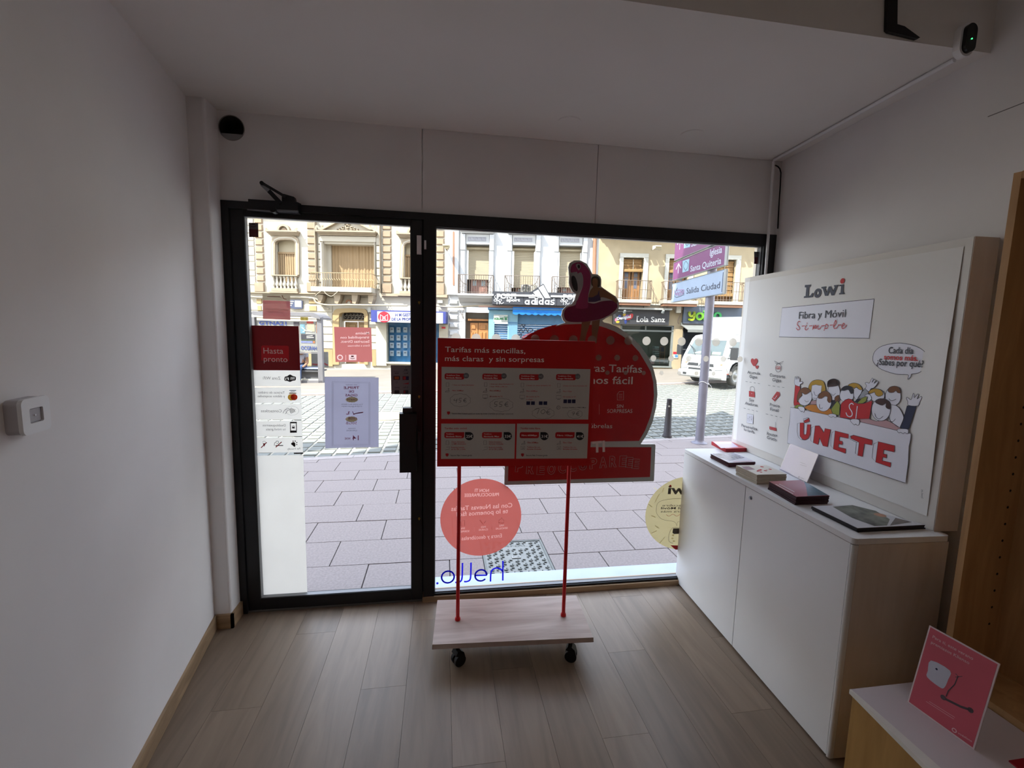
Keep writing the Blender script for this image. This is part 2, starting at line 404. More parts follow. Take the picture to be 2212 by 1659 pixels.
# plaster pier between left wall and door frame (rounded edge)
wp = struct('wall_pier')
B = MB(); pr = [(-1.25, -.112), (-1.036, -.112), (-1.030, -.110), (-1.0265, -.106), (-1.025, -.100), (-1.025, .15), (-1.25, .15)]
B.poly(Plane((0, 0, 0), (1, 0, 0), (0, 1, 0)), pr, 0.0, ZC); B.build('pier', white, wp)
B = MB().box(-1.092, -.124, 0, -1.013, -.112, .073); B.build('baseboard_pier', basew, wp)
B = MB().box(-1.025, -.124, 0, -1.013, -.012, .073); B.build('baseboard_pier', baseY, wp)

# right wall: slightly out of plumb and out of square
def xr(y, z): return 1.872 + .035 * y
wr = struct('wall_right')
B = MB(); V = []
for y in (.042, -6.0):
    for z in (-.03, 2.95):
        V += [(xr(y, z), y, z), (2.2, y, z)]
B.add(V, [(0, 2, 6, 4), (1, 5, 7, 3), (0, 1, 3, 2), (4, 6, 7, 5), (2, 3, 7, 6), (0, 4, 5, 1)]); B.build('plaster_face', white, wr)
RW = Plane((xr(0, 2.2), 0, 2.2), (-.035, -1, 0))
B = MB(); a = RW.at('Z', 2135, 252); b = RW.at('Z', 2250, 207); B.stroke(RW, [a, b], .003, .001); B.build('wall_joint', greypl, wr)
wb = struct('wall_back'); rearm = mat('rear_dark_lining', (96, 80, 68), .7, .06, 4)  # dark rear faces added out of view to absorb bounced light
MB().box(-1.3, -6.1, -.03, 2.1, -6.0, 2.95).build('unseen_dark_lining', rearm, wb)
MB().box(-.689, -6.0, 0, -.67, -2.95, 2.2).build('unseen_dark_lining', rearm, wl)
MB().box(1.50, -6.0, 0, 1.54, -2.95, 2.2).build('unseen_dark_lining', rearm, wb)

# wall over the shopfront: three board panels, the left one with a round duct opening
wf = struct('wall_front')
ZT = 2.0747
WFP = Plane((0, 0, 0), (1, 0, 0))
def panel_with_hole(B, P, r, c, rad, depth, n=40):
    hx0, hz0, hx1, hz1 = c[0] - rad * 1.1, c[1] - rad * 1.1, c[0] + rad * 1.1, min(c[1] + rad * 1.1, r[3] - .0005)
    B.holes(P, r, [(hx0, hz0, hx1, hz1)], .0)
    ci = []; sq = []
    for i in range(n):
        t = 2 * math.pi * i / n; ct, st = math.cos(t), math.sin(t); ci.append((c[0] + rad * ct, c[1] + rad * st))
        sx = ((hx1 - c[0]) if ct > 0 else (c[0] - hx0)) / max(abs(ct), 1e-6); sz = ((hz1 - c[1]) if st > 0 else (c[1] - hz0)) / max(abs(st), 1e-6); q = min(sx, sz)
        sq.append((c[0] + q * ct, c[1] + q * st))
    V = [P.w(*p, 0) for p in sq] + [P.w(*p, 0) for p in ci] + [P.w(*p, -depth) for p in ci]
    B.add(V, [(i, (i + 1) % n, n + (i + 1) % n, n + i) for i in range(n)] + [(n + i, n + (i + 1) % n, 2 * n + (i + 1) % n, 2 * n + i) for i in range(n)])
VC = (-.9655, 2.4005)
B = MB(); panel_with_hole(B, WFP, (-1.03, ZT, -.1008, ZC), VC, .054, .0); B.build('wall_board', white, wf, fix=False)
for a, b in ((-.0992, .8022), (.8038, 1.9)):
    MB().prect(WFP, (a, ZT, b, ZC), -.02, 0, .0008).build('wall_board', white, wf)
MB().box(-1.25, .021, ZT, -1.03, .16, 3.0).box(-.90, .021, ZT, 2.0, .16, 3.0).box(-1.03, .021, 2.461, -.90, .16, 3.0).box(-1.03, .021, ZT, -.90, .16, 2.34).box(-1.03, .155, 2.34, -.90, .16, 2.461).build('wall_core', white, wf)
ductm = mat('duct_dark', (62, 54, 50), .8, .05, 9); ductf = mat('duct_lit_grey', (150, 150, 150), .45, .05, 9)
v = thing('round_vent', 'round open duct hole high over the door, dark inside with grey lower lip', 'vent', (VC[0], 0, VC[1]))
B = MB(); B.ring(WFP, VC, .0535, .056, -.001, .004, n=40); B.build('rim', mat('vent_rim', (150, 146, 142), .6), v)
B = MB(); V = []; n = 40
for d in (.0, -.12): V += [WFP.w(VC[0] + .0535 * math.cos(2 * math.pi * i / n), VC[1] + .0535 * math.sin(2 * math.pi * i / n), d) for i in range(n)]
B.add(V, [(i, (i + 1) % n, n + (i + 1) % n, n + i) for i in range(n)], True); B.disc(WFP, VC, .0535, -.12, n=n); B.build('duct', ductm, v)
B = MB(); pts = arc(VC, .0532, 205, 335, 20); B.poly(WFP, pts, -.012, -.006); B.build('lit_bottom', ductf, v)  # grey segment imitates the lit bottom of the hole

# building above and beside the shop (it throws the shade on the near pavement)
we = struct('wall_exterior')
ext = mat('outer_plaster', (206, 194, 176), .85, .05, 2, .1)
B = MB().box(-20, .16, -.2, -1.25, .34, 7.0).box(-1.25, .16, ZT, 2.0, .34, 7.0).box(2.0, .16, -.2, 14, .34, 7.0)
B.build('facade', ext, we)
MB().box(-5.8, .16, 7.0, 14, .34, 11.9).build('upper_storey', ext, we)
MB().box(-20, .16, 7.0, -6.7, .34, 8.4).build('upper_storey', ext, we)
MB().box(-14, -8, 2.96, 14, .16, 3.1).box(-14, .10, -.2, -1.26, .16, 2.96).build('sun_block', ext, we)  # unseen slab and strip added to stop sun leaking past the shop

# ------------------------------------------------------------------ shopfront frame, door and window
SF = Plane((0, .03, 0), (1, 0, 0))
X0, XD0, XD1, XM0, XM1, XW1 = -1.0405, -.9296, -.1558, -.098, -.0334, 1.798
ZG, ZDB, ZWB = 2.0097, .0749, .0419
gl = glassmat('clear_glass', (.97, .985, .98), .02)
gask = mat('grey_gasket', (120, 122, 126), .35, .03, 5)
brass = mat('brass', (170, 140, 70), .35, .04, 5, metal=.8)
t1 = struct('trim_1')
MB().box(X0, -.012, ZG + .032, 1.876, .042, ZT).build('frame_head', black, t1)
MB().box(X0, -.012, 0, X0 + .048, .042, ZG + .032).build('frame_jamb', black, t1)
MB().box(XM0 + .006, -.012, 0, XM1, .042, ZG + .032).box(XM0 - .012, .063, 0, XM0 + .02, .042, ZG + .032).build('frame_mullion', black, t1)
MB().box(XW1, -.012, 0, 1.876, .042, ZG + .032).build('frame_jamb', black, t1)
MB().box(X0 + .048, -.004, -.002, XM0, .075, .006).build('threshold', mat('threshold_alu', (120, 116, 110), .4, .05, 8, metal=.6), t1)

d1 = struct('door_1', (XD0, .03, 0))
yf, yb = -.004, .040
MB().box(X0 + .050, yf, .012, XD0, yb, ZG + .030).build('leaf_stile', black, d1, bevel=.003)
MB().box(XD1, yf, .012, XM0, yb, ZG + .030).build('leaf_stile', black, d1, bevel=.003)
MB().box(XD0, yf, ZG, XD1, yb, ZG + .030).build('leaf_rail', black, d1, bevel=.003)
MB().box(XD0, yf, .012, XD1, yb, ZDB).build('leaf_rail', black, d1, bevel=.003)
MB().box(XD0, .027, ZDB, XD1, .033, ZG).build('pane', gl, d1)
B = MB(); g = .003
B.box(XD0, yf + .004, ZG - g, XD1, .026, ZG).box(XD0, yf + .004, ZDB, XD0 + g, .026, ZG).box(XD1 - g, yf + .004, ZDB, XD1, .026, ZG).box(XD0, yf + .004, ZDB, XD1, .026, ZDB + g)
B.build('gasket', gask, d1)
DF = Plane((0, yf, 0), (1, 0, 0))
lock = MB().prect(DF, DF.rect('Y', 1135, 385, 1248, 762), -.001, .038, .003).build('lock_case', blackpl, d1)
MB().prect(DF, DF.rect('Y', 1155, 352, 1218, 384), -.001, .03, .002).build('latch_cap', blackpl, d1)
MB().prect(DF, DF.rect('Y', 1250, 500, 1273, 628), 0, .03, .003).build('latch_plate', mat('dark_steel', (52, 54, 60), .35, .05, 5, metal=.5), d1)
for yy in (655, 858, 1121):
    c = DF.at('Z', 905.5, yy); B = MB(); B.prect(DF, (c[0] - .003, c[1] - .006, c[0] + .003, c[1] + .006), 0, .006, .001); B.disc(DF, (c[0], c[1] + .004), .006, 0, .005, 12)
    B.build('key_cylinder', brass, d1)
for r in ((1735, 335, 1775, 490),):
    s_ = tag(MB().prect(DF, DF.rect('c1', *r), 0.0, .014, .002).build('door_sensor', whitepl, loc=DF.w(*DF.at('c1', 1755, 412))), 'long white alarm contact on the black door stile near the top', 'sensor')
MF = Plane((0, -.012, 0), (1, 0, 0))
tag(MB().prect(MF, MF.rect('c1', 1795, 374, 1813, 447), 0, .012, .002).build('door_sensor', whitepl, loc=MF.w(*MF.at('c1', 1803, 410))), 'short white alarm magnet on the black mullion beside the longer contact', 'sensor')

# door closer with its folded arm
dc = thing('door_closer', 'black door closer with folded silver arm above the shop door', 'door closer', DF.w(*DF.at('Z', 597, 455)))
MB().prect(DF, DF.rect('Z', 543, 437, 651, 462), 0, .045, .004).build('body', black, dc)
B = MB(); r = DF.rect('Z', 543, 458.5, 593, 461); B.prect(DF, r, .045, .047); r = DF.rect('Z', 606, 459, 651, 462); B.prect(DF, r, .045, .047); B.build('body_highlight', gask, dc)  # grey strips paint the highlight along the closer body
c = DF.at('Z', 599, 459); B = MB().disc(DF, c, .014, .02, .06, 16); B.build('spindle', blackpl, dc)
KP = Plane((0, -.05, 0), (1, 0, 0))
def bar(P, p, q, wd, d0, d1):
    p = np.array(p); q = np.array(q); t = (q - p) / np.linalg.norm(q - p); nn = np.array([-t[1], t[0]]) * wd / 2
    return MB().poly(P, [tuple(p + nn), tuple(p - nn), tuple(q - nn), tuple(q + nn)], d0, d1)
steel = mat('satin_steel', (150, 152, 156), .3, .03, 5, metal=.7)
bar(KP, KP.at('c5', 865, 990), KP.at('c5', 712, 828), .019, .0, .006).build('main_arm', black, dc)
bar(KP, KP.at('c5', 768, 888), KP.at('c5', 712, 836), .017, .006, .008).build('arm_face', steel, dc)
bar(KP, KP.at('c5', 712, 824), KP.at('c5', 912, 942), .012, .008, .014).build('link_arm', black, dc)
B = MB().disc(KP, KP.at('c5', 718, 830), .009, -.004, .018, 16); B.build('pivot', blackpl, dc)
B = MB().poly(MF, MF.pts('c5', [(890, 990), (890, 935), (905, 925), (990, 950), (1000, 1000)]), 0.0, .03); B.build('arm_bracket', blackpl, dc)

w1 = struct('window_1', (XM1, .03, 0))
pane = MB().box(XM1, .027, ZWB, XW1, .033, ZG + .001).build('pane', gl, w1)
MB().box(XM1, -.006, .030, XW1, .042, ZWB).build('frame_bottom', black, w1)
MB().box(XM1, -.012, ZG, XW1, .042, ZG + .032).build('frame_top', black, w1)
B = MB().box(XM1, .004, ZG - .005, XW1, .026, ZG).box(XM1, .004, ZWB, XM1 + .005, .026, ZG).box(XW1 - .005, .004, ZWB, XW1, .026, ZG).box(XM1, .004, ZWB, XW1, .026, ZWB + .005)
B.build('gasket', gask, w1)
MB().box(XM0 + .002, -.018, 0, 1.84, .07, .030).build('baseboard_front', basew, w1)
stone = mat('grey_sill_stone', (168, 178, 196), .5, .04, 5)
MB().box(XM1, .042, -.02, 1.86, .235, .0).build('outer_sill', stone, w1)
# frosted dots on the pane, three rows, smaller row by row
frost = mat('frosted_dot', (214, 206, 192), .9, .02, 12, kind='frost', amt=.35)
DP = Plane((0, .0268, 0), (1, 0, 0))
def dotrow(pa, ia, pb, ib, i0, i1, rad):
    a = DP.at('Z', *pa); b = DP.at('Z', *pb); st = ((b[0] - a[0]) / (ib - ia), (b[1] - a[1]) / (ib - ia)); first = None
    for i in range(i0, i1 + 1):
        c = (a[0] + st[0] * (i - ia), a[1] + st[1] * (i - ia))
        if first is None: first = MB().disc(DP, c, rad, .0, .0004, 24).build('frosted_dot', frost, pane, loc=DP.w(*c)); 
        else: copy_at(first, pane, DP.w(*c))
dotrow((984.8, 729.8), 0, (1583, 739.4), 15, 0, 19, .0245)
dotrow((1333, 773), 9, (1562, 775.5), 15, 0, 19, .0172)
dotrow((1312, 805), 8, (1578, 807), 15, 0, 19, .0124)

# ducts, cable and small devices
cdv = thing('cable_duct', 'white cable pipe along the ceiling and down the corner beside the shop window', 'pipe', (1.79, -.02, 2.4))
pa = Plane((0, -.03, 0), (1, 0, 0)); a = pa.at('Z', 1671, 349); b = pa.at('Z', 1653.5, 596)
MB().tube([pa.w(*a), pa.w(*b)], .0075, 10).build('pipe', whitepl, cdv)
MB().tube([(1.800, -.03, ZC - .009), (1.745, -.96, ZC - .009)], .008, 8).build('ceiling_run', whitepl, cdv)
RW2 = Plane((0, -.018, 0), (1, 0, 0))
q = [RW2.w(*RW2.at('c4', *p), .004) for p in [(243, 1186), (262, 1195), (277, 1212), (284, 1240), (280, 1330), (270, 1480), (262, 1640)]]
tag(MB().tube(q, .0035, 6).build('hanging_cable', blackpl, loc=q[0]), 'thin black cable hanging in the room corner beside the white pipe', 'cable')

FA = Plane((0, -1.0, 0), (1, 0, 0))
ss = thing('security_sensor', 'dark oval motion sensor with tiny green light high on the wall', 'sensor', FA.w(*FA.at('Z', 2078, 95)))
RS = FA; c = RS.at('Z', 2074, 94); rr = abs(RS.at('Z', 2078, 62)[1] - RS.at('Z', 2078, 124)[1]) / 2
def stadium(c, rw, rh, n=12): return arc((c[0], c[1] + rh - rw), rw, 0, 180, n) + arc((c[0], c[1] - rh + rw), rw, 180, 360, n)
MB().poly(RS, stadium(c, rr * .62, rr * 1.18), 0, .022).build('housing', whitepl, ss)
MB().poly(RS, stadium(c, rr * .46, rr), .022, .034).build('lens', mat('sensor_black', (8, 8, 9), .2, .02, 4), ss)
MB().disc(RS, (c[0], c[1] - rr * .12), .0022, .034, .036, 8).build('indicator_light', mat('green_led', (60, 230, 120), .3, 0, 1, emit=1.2), ss)
FA = Plane((0, -1.0, 0), (1, 0, 0))
wbk = tag(MB().poly(FA, FA.pts('c4', [(1030, -60), (1100, -60), (1098, 190), (1150, 205), (1260, 285), (1240, 292), (1040, 243), (1024, 228)]), 0.001, .012).build('wall_bracket', blackpl, loc=FA.w(*FA.at('c4', 1060, 100))), 'black L shaped bracket on the ceiling drop near the oval sensor', 'bracket')
# square white device on the left wall
LWf = Plane(LW.w(0, 0, .034), LW.u, LW.v); c4p = LWf.pts('Z', [(48, 866), (105, 851), (107, 929), (52, 940)])
LWP = Plane(LW.w(0, 0, 0), LW.u, LW.v)
r = (min(p[0] for p in c4p), (c4p[2][1] + c4p[3][1]) / 2, max(p[0] for p in c4p), (c4p[0][1] + c4p[1][1]) / 2)
sw = thing('wall_button_box', 'square white push button box on the bare plaster wall', 'switch', LW.w((r[0] + r[2]) / 2, (r[1] + r[3]) / 2))
def rrect(r, q, n=5):
    u0, v0, u1, v1 = r
    return arc((u1 - q, v1 - q), q, 0, 90, n) + arc((u0 + q, v1 - q), q, 90, 180, n) + arc((u0 + q, v0 + q), q, 180, 270, n) + arc((u1 - q, v0 + q), q, 270, 360, n)
def inset(r, k): return (r[0] + k, r[1] + k, r[2] - k, r[3] - k)
MB().poly(LW, rrect(inset(r, .001), .012), 0, .026).build('back_box', mat('grey_white_plastic', (190, 186, 190), .45, .02, 6), sw)
B = MB(); V = rrect(r, .012); I = rrect(inset(r, .023), .004); n = len(V)
B.add([LW.w(*p, .034) for p in V] + [LW.w(*p, .034) for p in I] + [LW.w(*p, .026) for p in V] + [LW.w(*p, .026) for p in I], [(i, (i + 1) % n, n + (i + 1) % n, n + i) for i in range(n)] + [(2 * n + i, 2 * n + (i + 1) % n, (i + 1) % n, i) for i in range(n)] + [(n + i, n + (i + 1) % n, 3 * n + (i + 1) % n, 3 * n + i) for i in range(n)])
B.build('front_plate', whitepl, sw)
MB().poly(LW, rrect(inset(r, .025), .004), .026, .030).build('button', mat('button_grey', (175, 172, 176), .5, .04, 40), sw)
MB().disc(LW, ((r[0] + r[2]) / 2, (r[1] + r[3]) / 2), .0022, .030, .032, 10).build('pin', whitepl, sw)

# ================================================================== THINGS IN THE ROOM
red = mat('print_red', (196, 22, 24), .5, .02, 5)
redp = mat('pole_red', (205, 24, 28), .35, .02, 5)
paperw = mat('print_white', (196, 190, 184), .6, .012, 6)
inkw = mat('ink_white', (232, 228, 224), .6, .01, 6)
inkk = mat('ink_black', (34, 32, 38), .6, .02, 6)
inkg = mat('ink_grey', (110, 108, 112), .6, .02, 6)
inkr = mat('ink_red', (190, 30, 34), .6, .02, 6)
inkdr = mat('ink_dark_red', (150, 36, 44), .6, .02, 6)
inkb = mat('ink_navy', (26, 30, 70), .6, .02, 6)
inklb = mat('ink_blue', (60, 110, 170), .6, .02, 6)

# ---- rolling poster stand
SD = np.array([.722, -.041, 0]); SD /= np.linalg.norm(SD)
BP = Plane((.083, -.373, 0), SD); BPf = Plane(BP.w(0, 0, .017), SD)
st = thing('poster_stand', 'red tariff board on two red poles over a wooden base on casters', 'poster stand', (.33, -.39, 0))
slabw = woodmat('pale_ash', (206, 190, 182), (172, 152, 142), .55, 'X', 2.0, 9)
TP = Plane((.083, -.373, .125), SD, (0.041 / .723, .722 / .723, 0))
B = MB(); B.prect(TP, (-.108, -.166, .618, .166), -.022, 0, .0015); B.build('base_board', slabw, st)
q = TP.w(0, 0)
for k, u in ((0, 0.0), (1, .512)):
    p = TP.w(u, 0); B = MB().tube([p, (p[0], p[1], 1.44)], .0088, 14); po = B.build('pole', redp, st, loc=p)
    MB().lathe(p, [(.0125, 0), (.0135, .004), (.0125, .012), (.009, .016)], 16).build('flange', redp, po)
def caster(p, ang):
    cpt = MB(); cpt.tube([(p[0], p[1], .103), (p[0], p[1], .072)], .006, 8)
    c, s = math.cos(ang), math.sin(ang)
    P = Plane((p[0], p[1], 0), (c, s, 0))
    hood = [(-.016, .058), (-.006, .074), (.012, .074), (.026, .062), (.032, .04), (.026, .036), (.0, .05)]
    cpt.poly(P, hood, -.020, .020)
    o = cpt.build('caster', blackpl, st, loc=(p[0], p[1], .09))
    Bw = MB()
    for d in (-.013, .013):
        cc = P.w(.008, .027, d); ax = P.n; V = []; n = 20
        for e in (-.008, .008):
            for rr in (.019, .027):
                V += [cc + P.u * rr * math.cos(2 * math.pi * i / n) + np.array([0, 0, 1]) * rr * math.sin(2 * math.pi * i / n) + ax * e for i in range(n)]
        Fs = [tuple(range(n)), tuple(range(2 * n, 3 * n))]
        for i in range(n):
            j = (i + 1) % n; Fs += [(i, j, n + j, n + i), (2 * n + i, 2 * n + j, 3 * n + j, 3 * n + i), (n + i, n + j, 3 * n + j, 3 * n + i)]
        Bw.add(V, Fs)
    Bw.build('wheel', blackpl, o)
for u, vv, an in ((0.0, -.135, .5), (.515, -.135, -.4), (.0, .135, 1.1), (.515, .135, 2.0)): caster(TP.w(u, vv), an)
b4 = BPf.pts('X', [(107, 43), (1560, 72), (1504, 1228), (107, 1215)])
br = (b4[0][0], (b4[2][1] + b4[3][1]) / 2, (b4[1][0] + b4[2][0]) / 2, (b4[0][1] + b4[1][1]) / 2)
bd = MB().prect(BPf, br, -.008, 0, .0005).build('tariff_board', red, st)
def P3(k, L): return BPf.pts(k, L)
B = MB()
for k, r in (('Q', (145, 460, 2108, 1140)), ('R', (101, 156, 806, 491)), ('R', (822, 156, 1503, 489))): B.prect(BPf, BPf.rect(k, *r), 0, .0004)
B.build('white_field', paperw, bd)
B = MB(); hq = BPf.px('Q', 68)
B.text(BPf, 'Tarifas más sencillas,', *P3('Q', [(192, 246), (1258, 268)]), .0006, hq, .004)
B.text(BPf, 'más claras  y sin sorpresas', *P3('Q', [(192, 366), (1506, 382)]), .0006, hq, .004)
B.build('heading', mat('heading_white', (250, 236, 230), .6, .01, 6), bd)
BR, BK, BG, BN, BL = MB(), MB(), MB(), MB(), MB()     # red, dark, grey, navy, white print
d1_, d2_ = .0006, .0009
def pill(k, x0, y0, x1, y1):
    r = BPf.rect(k, x0, y0, x1, y1); q = (r[3] - r[1]) * .3
    BR.poly(BPf, [(r[0] + q, r[1])] + arc((r[0] + q, r[1] + q), q, 270, 180, 4) + arc((r[0] + q, r[3] - q), q, 180, 90, 4) + [(r[2], r[3])] + arc((r[2] - q, r[1] + q), q, 360, 270, 4), d1_)
def phone(k, x, y, w_, h_): 
    r = BPf.rect(k, x, y, x + w_, y + h_); BK.stroke(BPf, [(r[0], r[1]), (r[2], r[1]), (r[2], r[3]), (r[0], r[3])], .0012, d1_, True)
def router(k, x, y, s):
    BK.stroke(BPf, P3(k, [(x, y), (x + 14 * s, y - 16 * s), (x + 60 * s, y - 16 * s), (x + 50 * s, y), (x, y)]), .0011, d1_); BK.stroke(BPf, P3(k, [(x + 44 * s, y - 16 * s), (x + 44 * s, y - 44 * s)]), .0014, d1_)
    BK.stroke(BPf, P3(k, [(x + 34 * s, y - 42 * s), (x + 44 * s, y - 50 * s), (x + 54 * s, y - 42 * s)]), .0011, d1_)
def tvset(k, x, y): 
    r = BPf.rect(k, x, y, x + 64, y + 42); BK.stroke(BPf, [(r[0], r[1]), (r[2], r[1]), (r[2], r[3]), (r[0], r[3])], .0011, d1_, True); BK.stroke(BPf, P3(k, [(x + 16, y + 50), (x + 48, y + 50)]), .0014, d1_)
def shield(k, x, y, s): BR.poly(BPf, P3(k, [(x - 21 * s, y - 20 * s), (x, y - 24 * s), (x + 21 * s, y - 20 * s), (x + 18 * s, y + 6 * s), (x, y + 22 * s), (x - 18 * s, y + 6 * s)]), d1_)
def tx(Bm, k, s, x0, y0, x1, y1, hpx, bold=.0): Bm.text(BPf, s, *P3(k, [(x0, y0), (x1, y1)]), d2_, BPf.px(k, hpx), bold)
for i, (x, y, t1_, t2_) in enumerate(((187, 532, 'Vodafone One', 'Ilimitada Básica'), (688, 536, 'Vodafone One', 'Ilimitada Max'), (1178, 542, 'Vodafone One', 'Ilimitada Max'), (1666, 542, 'Vodafone One', 'Hogar Ilimitable'))):
    pill('Q', x, y, x + 262, y + 80); c = BPf.at('Q', x + 286, y + 30); BG.disc(BPf, c, BPf.px('Q', 37), d2_, n=24); tx(BL, 'Q', '5G' if i else '5G', x + 266, y + 42, x + 306, y + 42, 22)
    tx(BL, 'Q', t1_, x + 22, y + 34, x + 200, y + 36, 20); tx(BL, 'Q', t2_, x + 22, y + 66, x + 205 + 20 * (i % 3 == 0), y + 68, 20, .01)
for x, y in ((208, 655), (715, 655), (1202, 661), (1686, 665)): phone('Q', x, y, 34, 50)
for x, y in ((196, 778), (696, 783), (1186, 786), (1672, 790)): router('Q', x, y, 1.0)
for x, y in ((692, 816), (1184, 822), (1668, 826)): tvset('Q', x, y)
tx(BR, 'Q', '1 línea con datos ilimitados', 290, 692, 575, 694, 15, .008)
tx(BR, 'Q', '1 línea con datos ilimitados 5G', 785, 680, 1100, 682, 15, .008); tx(BR, 'Q', '1 línea 10GB y 200 min', 785, 713, 1020, 714, 15, .008)
tx(BR, 'Q', '2 líneas con datos ilimitados 5G', 1272, 699, 1596, 700, 15, .008); tx(BR, 'Q', '2 líneas con datos ilimitados 5G', 1756, 703, 2076, 704, 15, .008)
for x, y, s in ((290, 768, 'Fibra 300Mbps'), (785, 770, 'Fibra 600Mbps'), (1272, 774, 'Fibra 600Mbps'), (1756, 777, 'Fibra 1Gbps')): tx(BR, 'Q', s, x, y, x + 148 - 30 * (x > 1700), y + 1, 17, .01)
for x, y, s in ((785, 845, '80 canales de TV'), (1272, 848, '80 canales de TV'), (1756, 850, '100 canales de TV')): tx(BR, 'Q', s, x, y, x + 172, y + 1, 16, .008)
tx(BR, 'Q', 'a elegir', 1272, 882, 1360, 883, 15, .008)
for x in (1272, 1334, 1438, 1498): r = BPf.rect('Q', x, 903, x + 50, 950); (BN if x in (1272, 1438) else BN).prect(BPf, r, 0, .0007)
for x in (1764, 1820, 1876): BN.prect(BPf, BPf.rect('Q', x, 878, x + 48, 927), 0, .0007)
c = BPf.at('Q', 1697, 985); BK.ring(BPf, c, BPf.px('Q', 22), BPf.px('Q', 26), .0004, .0007, n=20); BK.stroke(BPf, P3('Q', [(1688, 1000), (1690, 975), (1706, 978), (1702, 990)]), .0012, d1_)
tx(BK, 'Q', 'incluye Netflix y HBO Max', 1748, 992, 2064, 992, 16, .01)
shield('Q', 238, 1060, 1.0)
tx(BK, 'Q', 'Secure Net 3 meses gratis en todas las líneas y también en el hogar conectado', 285, 1072, 1100, 1076, 16, .006)
def cloud(k, cx, cyy, rx, ry, n, dd):
    p = []
    for i in range(n * 6 + 1):
        t = 2 * math.pi * i / (n * 6); q = 1 + .10 * abs(math.sin(n * t / 2)); p.append((cx + rx * q * math.cos(t), cyy + ry * q * math.sin(t)))
    BK.stroke(BPf, P3(k, p), .0009, dd)
def hand(k, pl_, wd=.0016): BK.stroke(BPf, P3(k, smooth(pl_, 4)), wd, d2_)
def euro(k, x, y, s):
    hand(k, [(x + 40 * s, y - 38 * s), (x + 12 * s, y - 32 * s), (x, y), (x + 14 * s, y + 26 * s), (x + 44 * s, y + 18 * s)]); hand(k, [(x - 12 * s, y - 8 * s), (x + 34 * s, y - 12 * s)]); hand(k, [(x - 12 * s, y + 6 * s), (x + 30 * s, y + 2 * s)])
def five(k, x, y, s): hand(k, [(x + 48 * s, y - 38 * s), (x + 10 * s, y - 34 * s), (x + 6 * s, y - 4 * s), (x + 34 * s, y - 2 * s), (x + 32 * s, y + 24 * s), (x, y + 30 * s)])
cloud('Q', 395, 888, 128, 80, 10, d1_); hand('Q', [(322, 870), (310, 892), (352, 888)]); hand('Q', [(352, 868), (340, 920)]); five('Q', 376, 892, .8); euro('Q', 444, 893, .8)
cloud('Q', 940, 950, 145, 82, 10, d1_); five('Q', 846, 944, .95); five('Q', 912, 946, .95); euro('Q', 992, 948, .95)
cloud('Q', 1495, 1060, 138, 70, 10, d1_); hand('Q', [(1382, 1012), (1440, 1000), (1415, 1070)]); hand('Q', [(1500, 1008), (1462, 1040), (1490, 1068), (1524, 1036), (1500, 1008)]); euro('Q', 1545, 1050, 1.0)
cloud('Q', 1915, 1070, 92, 56, 9, d1_); hand('Q', [(1875, 1050), (1910, 1045), (1890, 1090)]); hand('Q', [(1880, 1068), (1912, 1066)]); euro('Q', 1940, 1070, .8)
tx(BR, 'R', 'Tarifas solo móvil', 133, 208, 345, 208, 16, .012); tx(BR, 'R', 'Tarifas solo fibra', 858, 208, 1048, 209, 16, .012)
for x, s1, s2, pr in ((132, 'Vodafone', 'Ilimitada Básica', '25€'), (492, 'Vodafone', 'Ilimitada Max', '33€'), (852, '', 'Fibra 600Mbps', '31€'), (1192, '', 'Fibra 1Gbps', '41€')):
    wdt = 190 - 6 * (x > 800); pill('R', x, 236, x + wdt, 294)
    if s1: tx(BL, 'R', s1, x + 18, 260, x + 90, 260, 13)
    tx(BL, 'R', s2, x + 18, 284 if s1 else 274, x + 165, 284 if s1 else 274, 14, .01)
    cx0 = x + wdt + 56 - (14 if x == 132 else 0) - (4 if x > 800 else 0) + (6 if x == 132 else 0); c = BPf.at('R', cx0, 275); rr = BPf.px('R', 39)
    BK.poly(BPf, [(c[0] - rr, c[1] + rr)] + arc(c, rr, 180, 450, 20), d2_); BL.text(BPf, pr, *P3('R', [(cx0 - 30, 290), (cx0 + 32, 290)]), .0012, BPf.px('R', 26), .015)
for x in (148, 508): phone('R', x, 318, 26, 38)
for x in (868, 1208): router('R', x, 354, .66)
for x, y, a_, b_ in ((202, 336, 'Datos ilimitados', 'y SMS ilimitados'), (560, 336, 'Datos ilimitados y', 'llamadas ilimitadas'), (198, 388, 'Roaming incluido', 'en la UE y USA'), (558, 388, 'Roaming incluido', 'en la UE y USA'), (922, 386, 'Teléfono fijo con', 'llamadas ilimitadas'), (1266, 386, 'Teléfono fijo con', 'llamadas ilimitadas')):
    tx(BR, 'R', a_, x, y, x + 124, y, 13, .006); tx(BR, 'R', b_, x, y + 19, x + 136, y + 19, 13, .006)
tx(BR, 'R', 'Fibra 600Mbps', 926, 343, 1030, 343, 15, .01); tx(BR, 'R', 'Fibra 1Gbps', 1266, 343, 1350, 343, 15, .01)
for x in (140, 500, 864, 1208):
    if x < 800: BK.stroke(BPf, P3('R', [(x, 408), (x + 40, 400), (x + 46, 378), (x + 10, 380)]), .001, d1_)
    else: r = BPf.rect('R', x, 372, x + 36, 404); BK.stroke(BPf, [(r[0], r[1]), (r[2], r[1]), (r[2], r[3]), (r[0], r[3])], .0011, d1_, True); tx(BK, 'R', '24', x + 8, 396, x + 28, 396, 14)
for x in (158, 879): shield('R', x, 456, .72); tx(BK, 'R', 'Secure Net 3 meses gratis', x + 34, 465, x + 238, 465, 15, .008)
BR.build('red_lettering', inkr, bd); BK.build('black_lettering', inkk, bd); BG.build('grey_badge', inkg, bd); BN.build('channel_tile', inkb, bd); BL.build('white_lettering', inkw, bd)

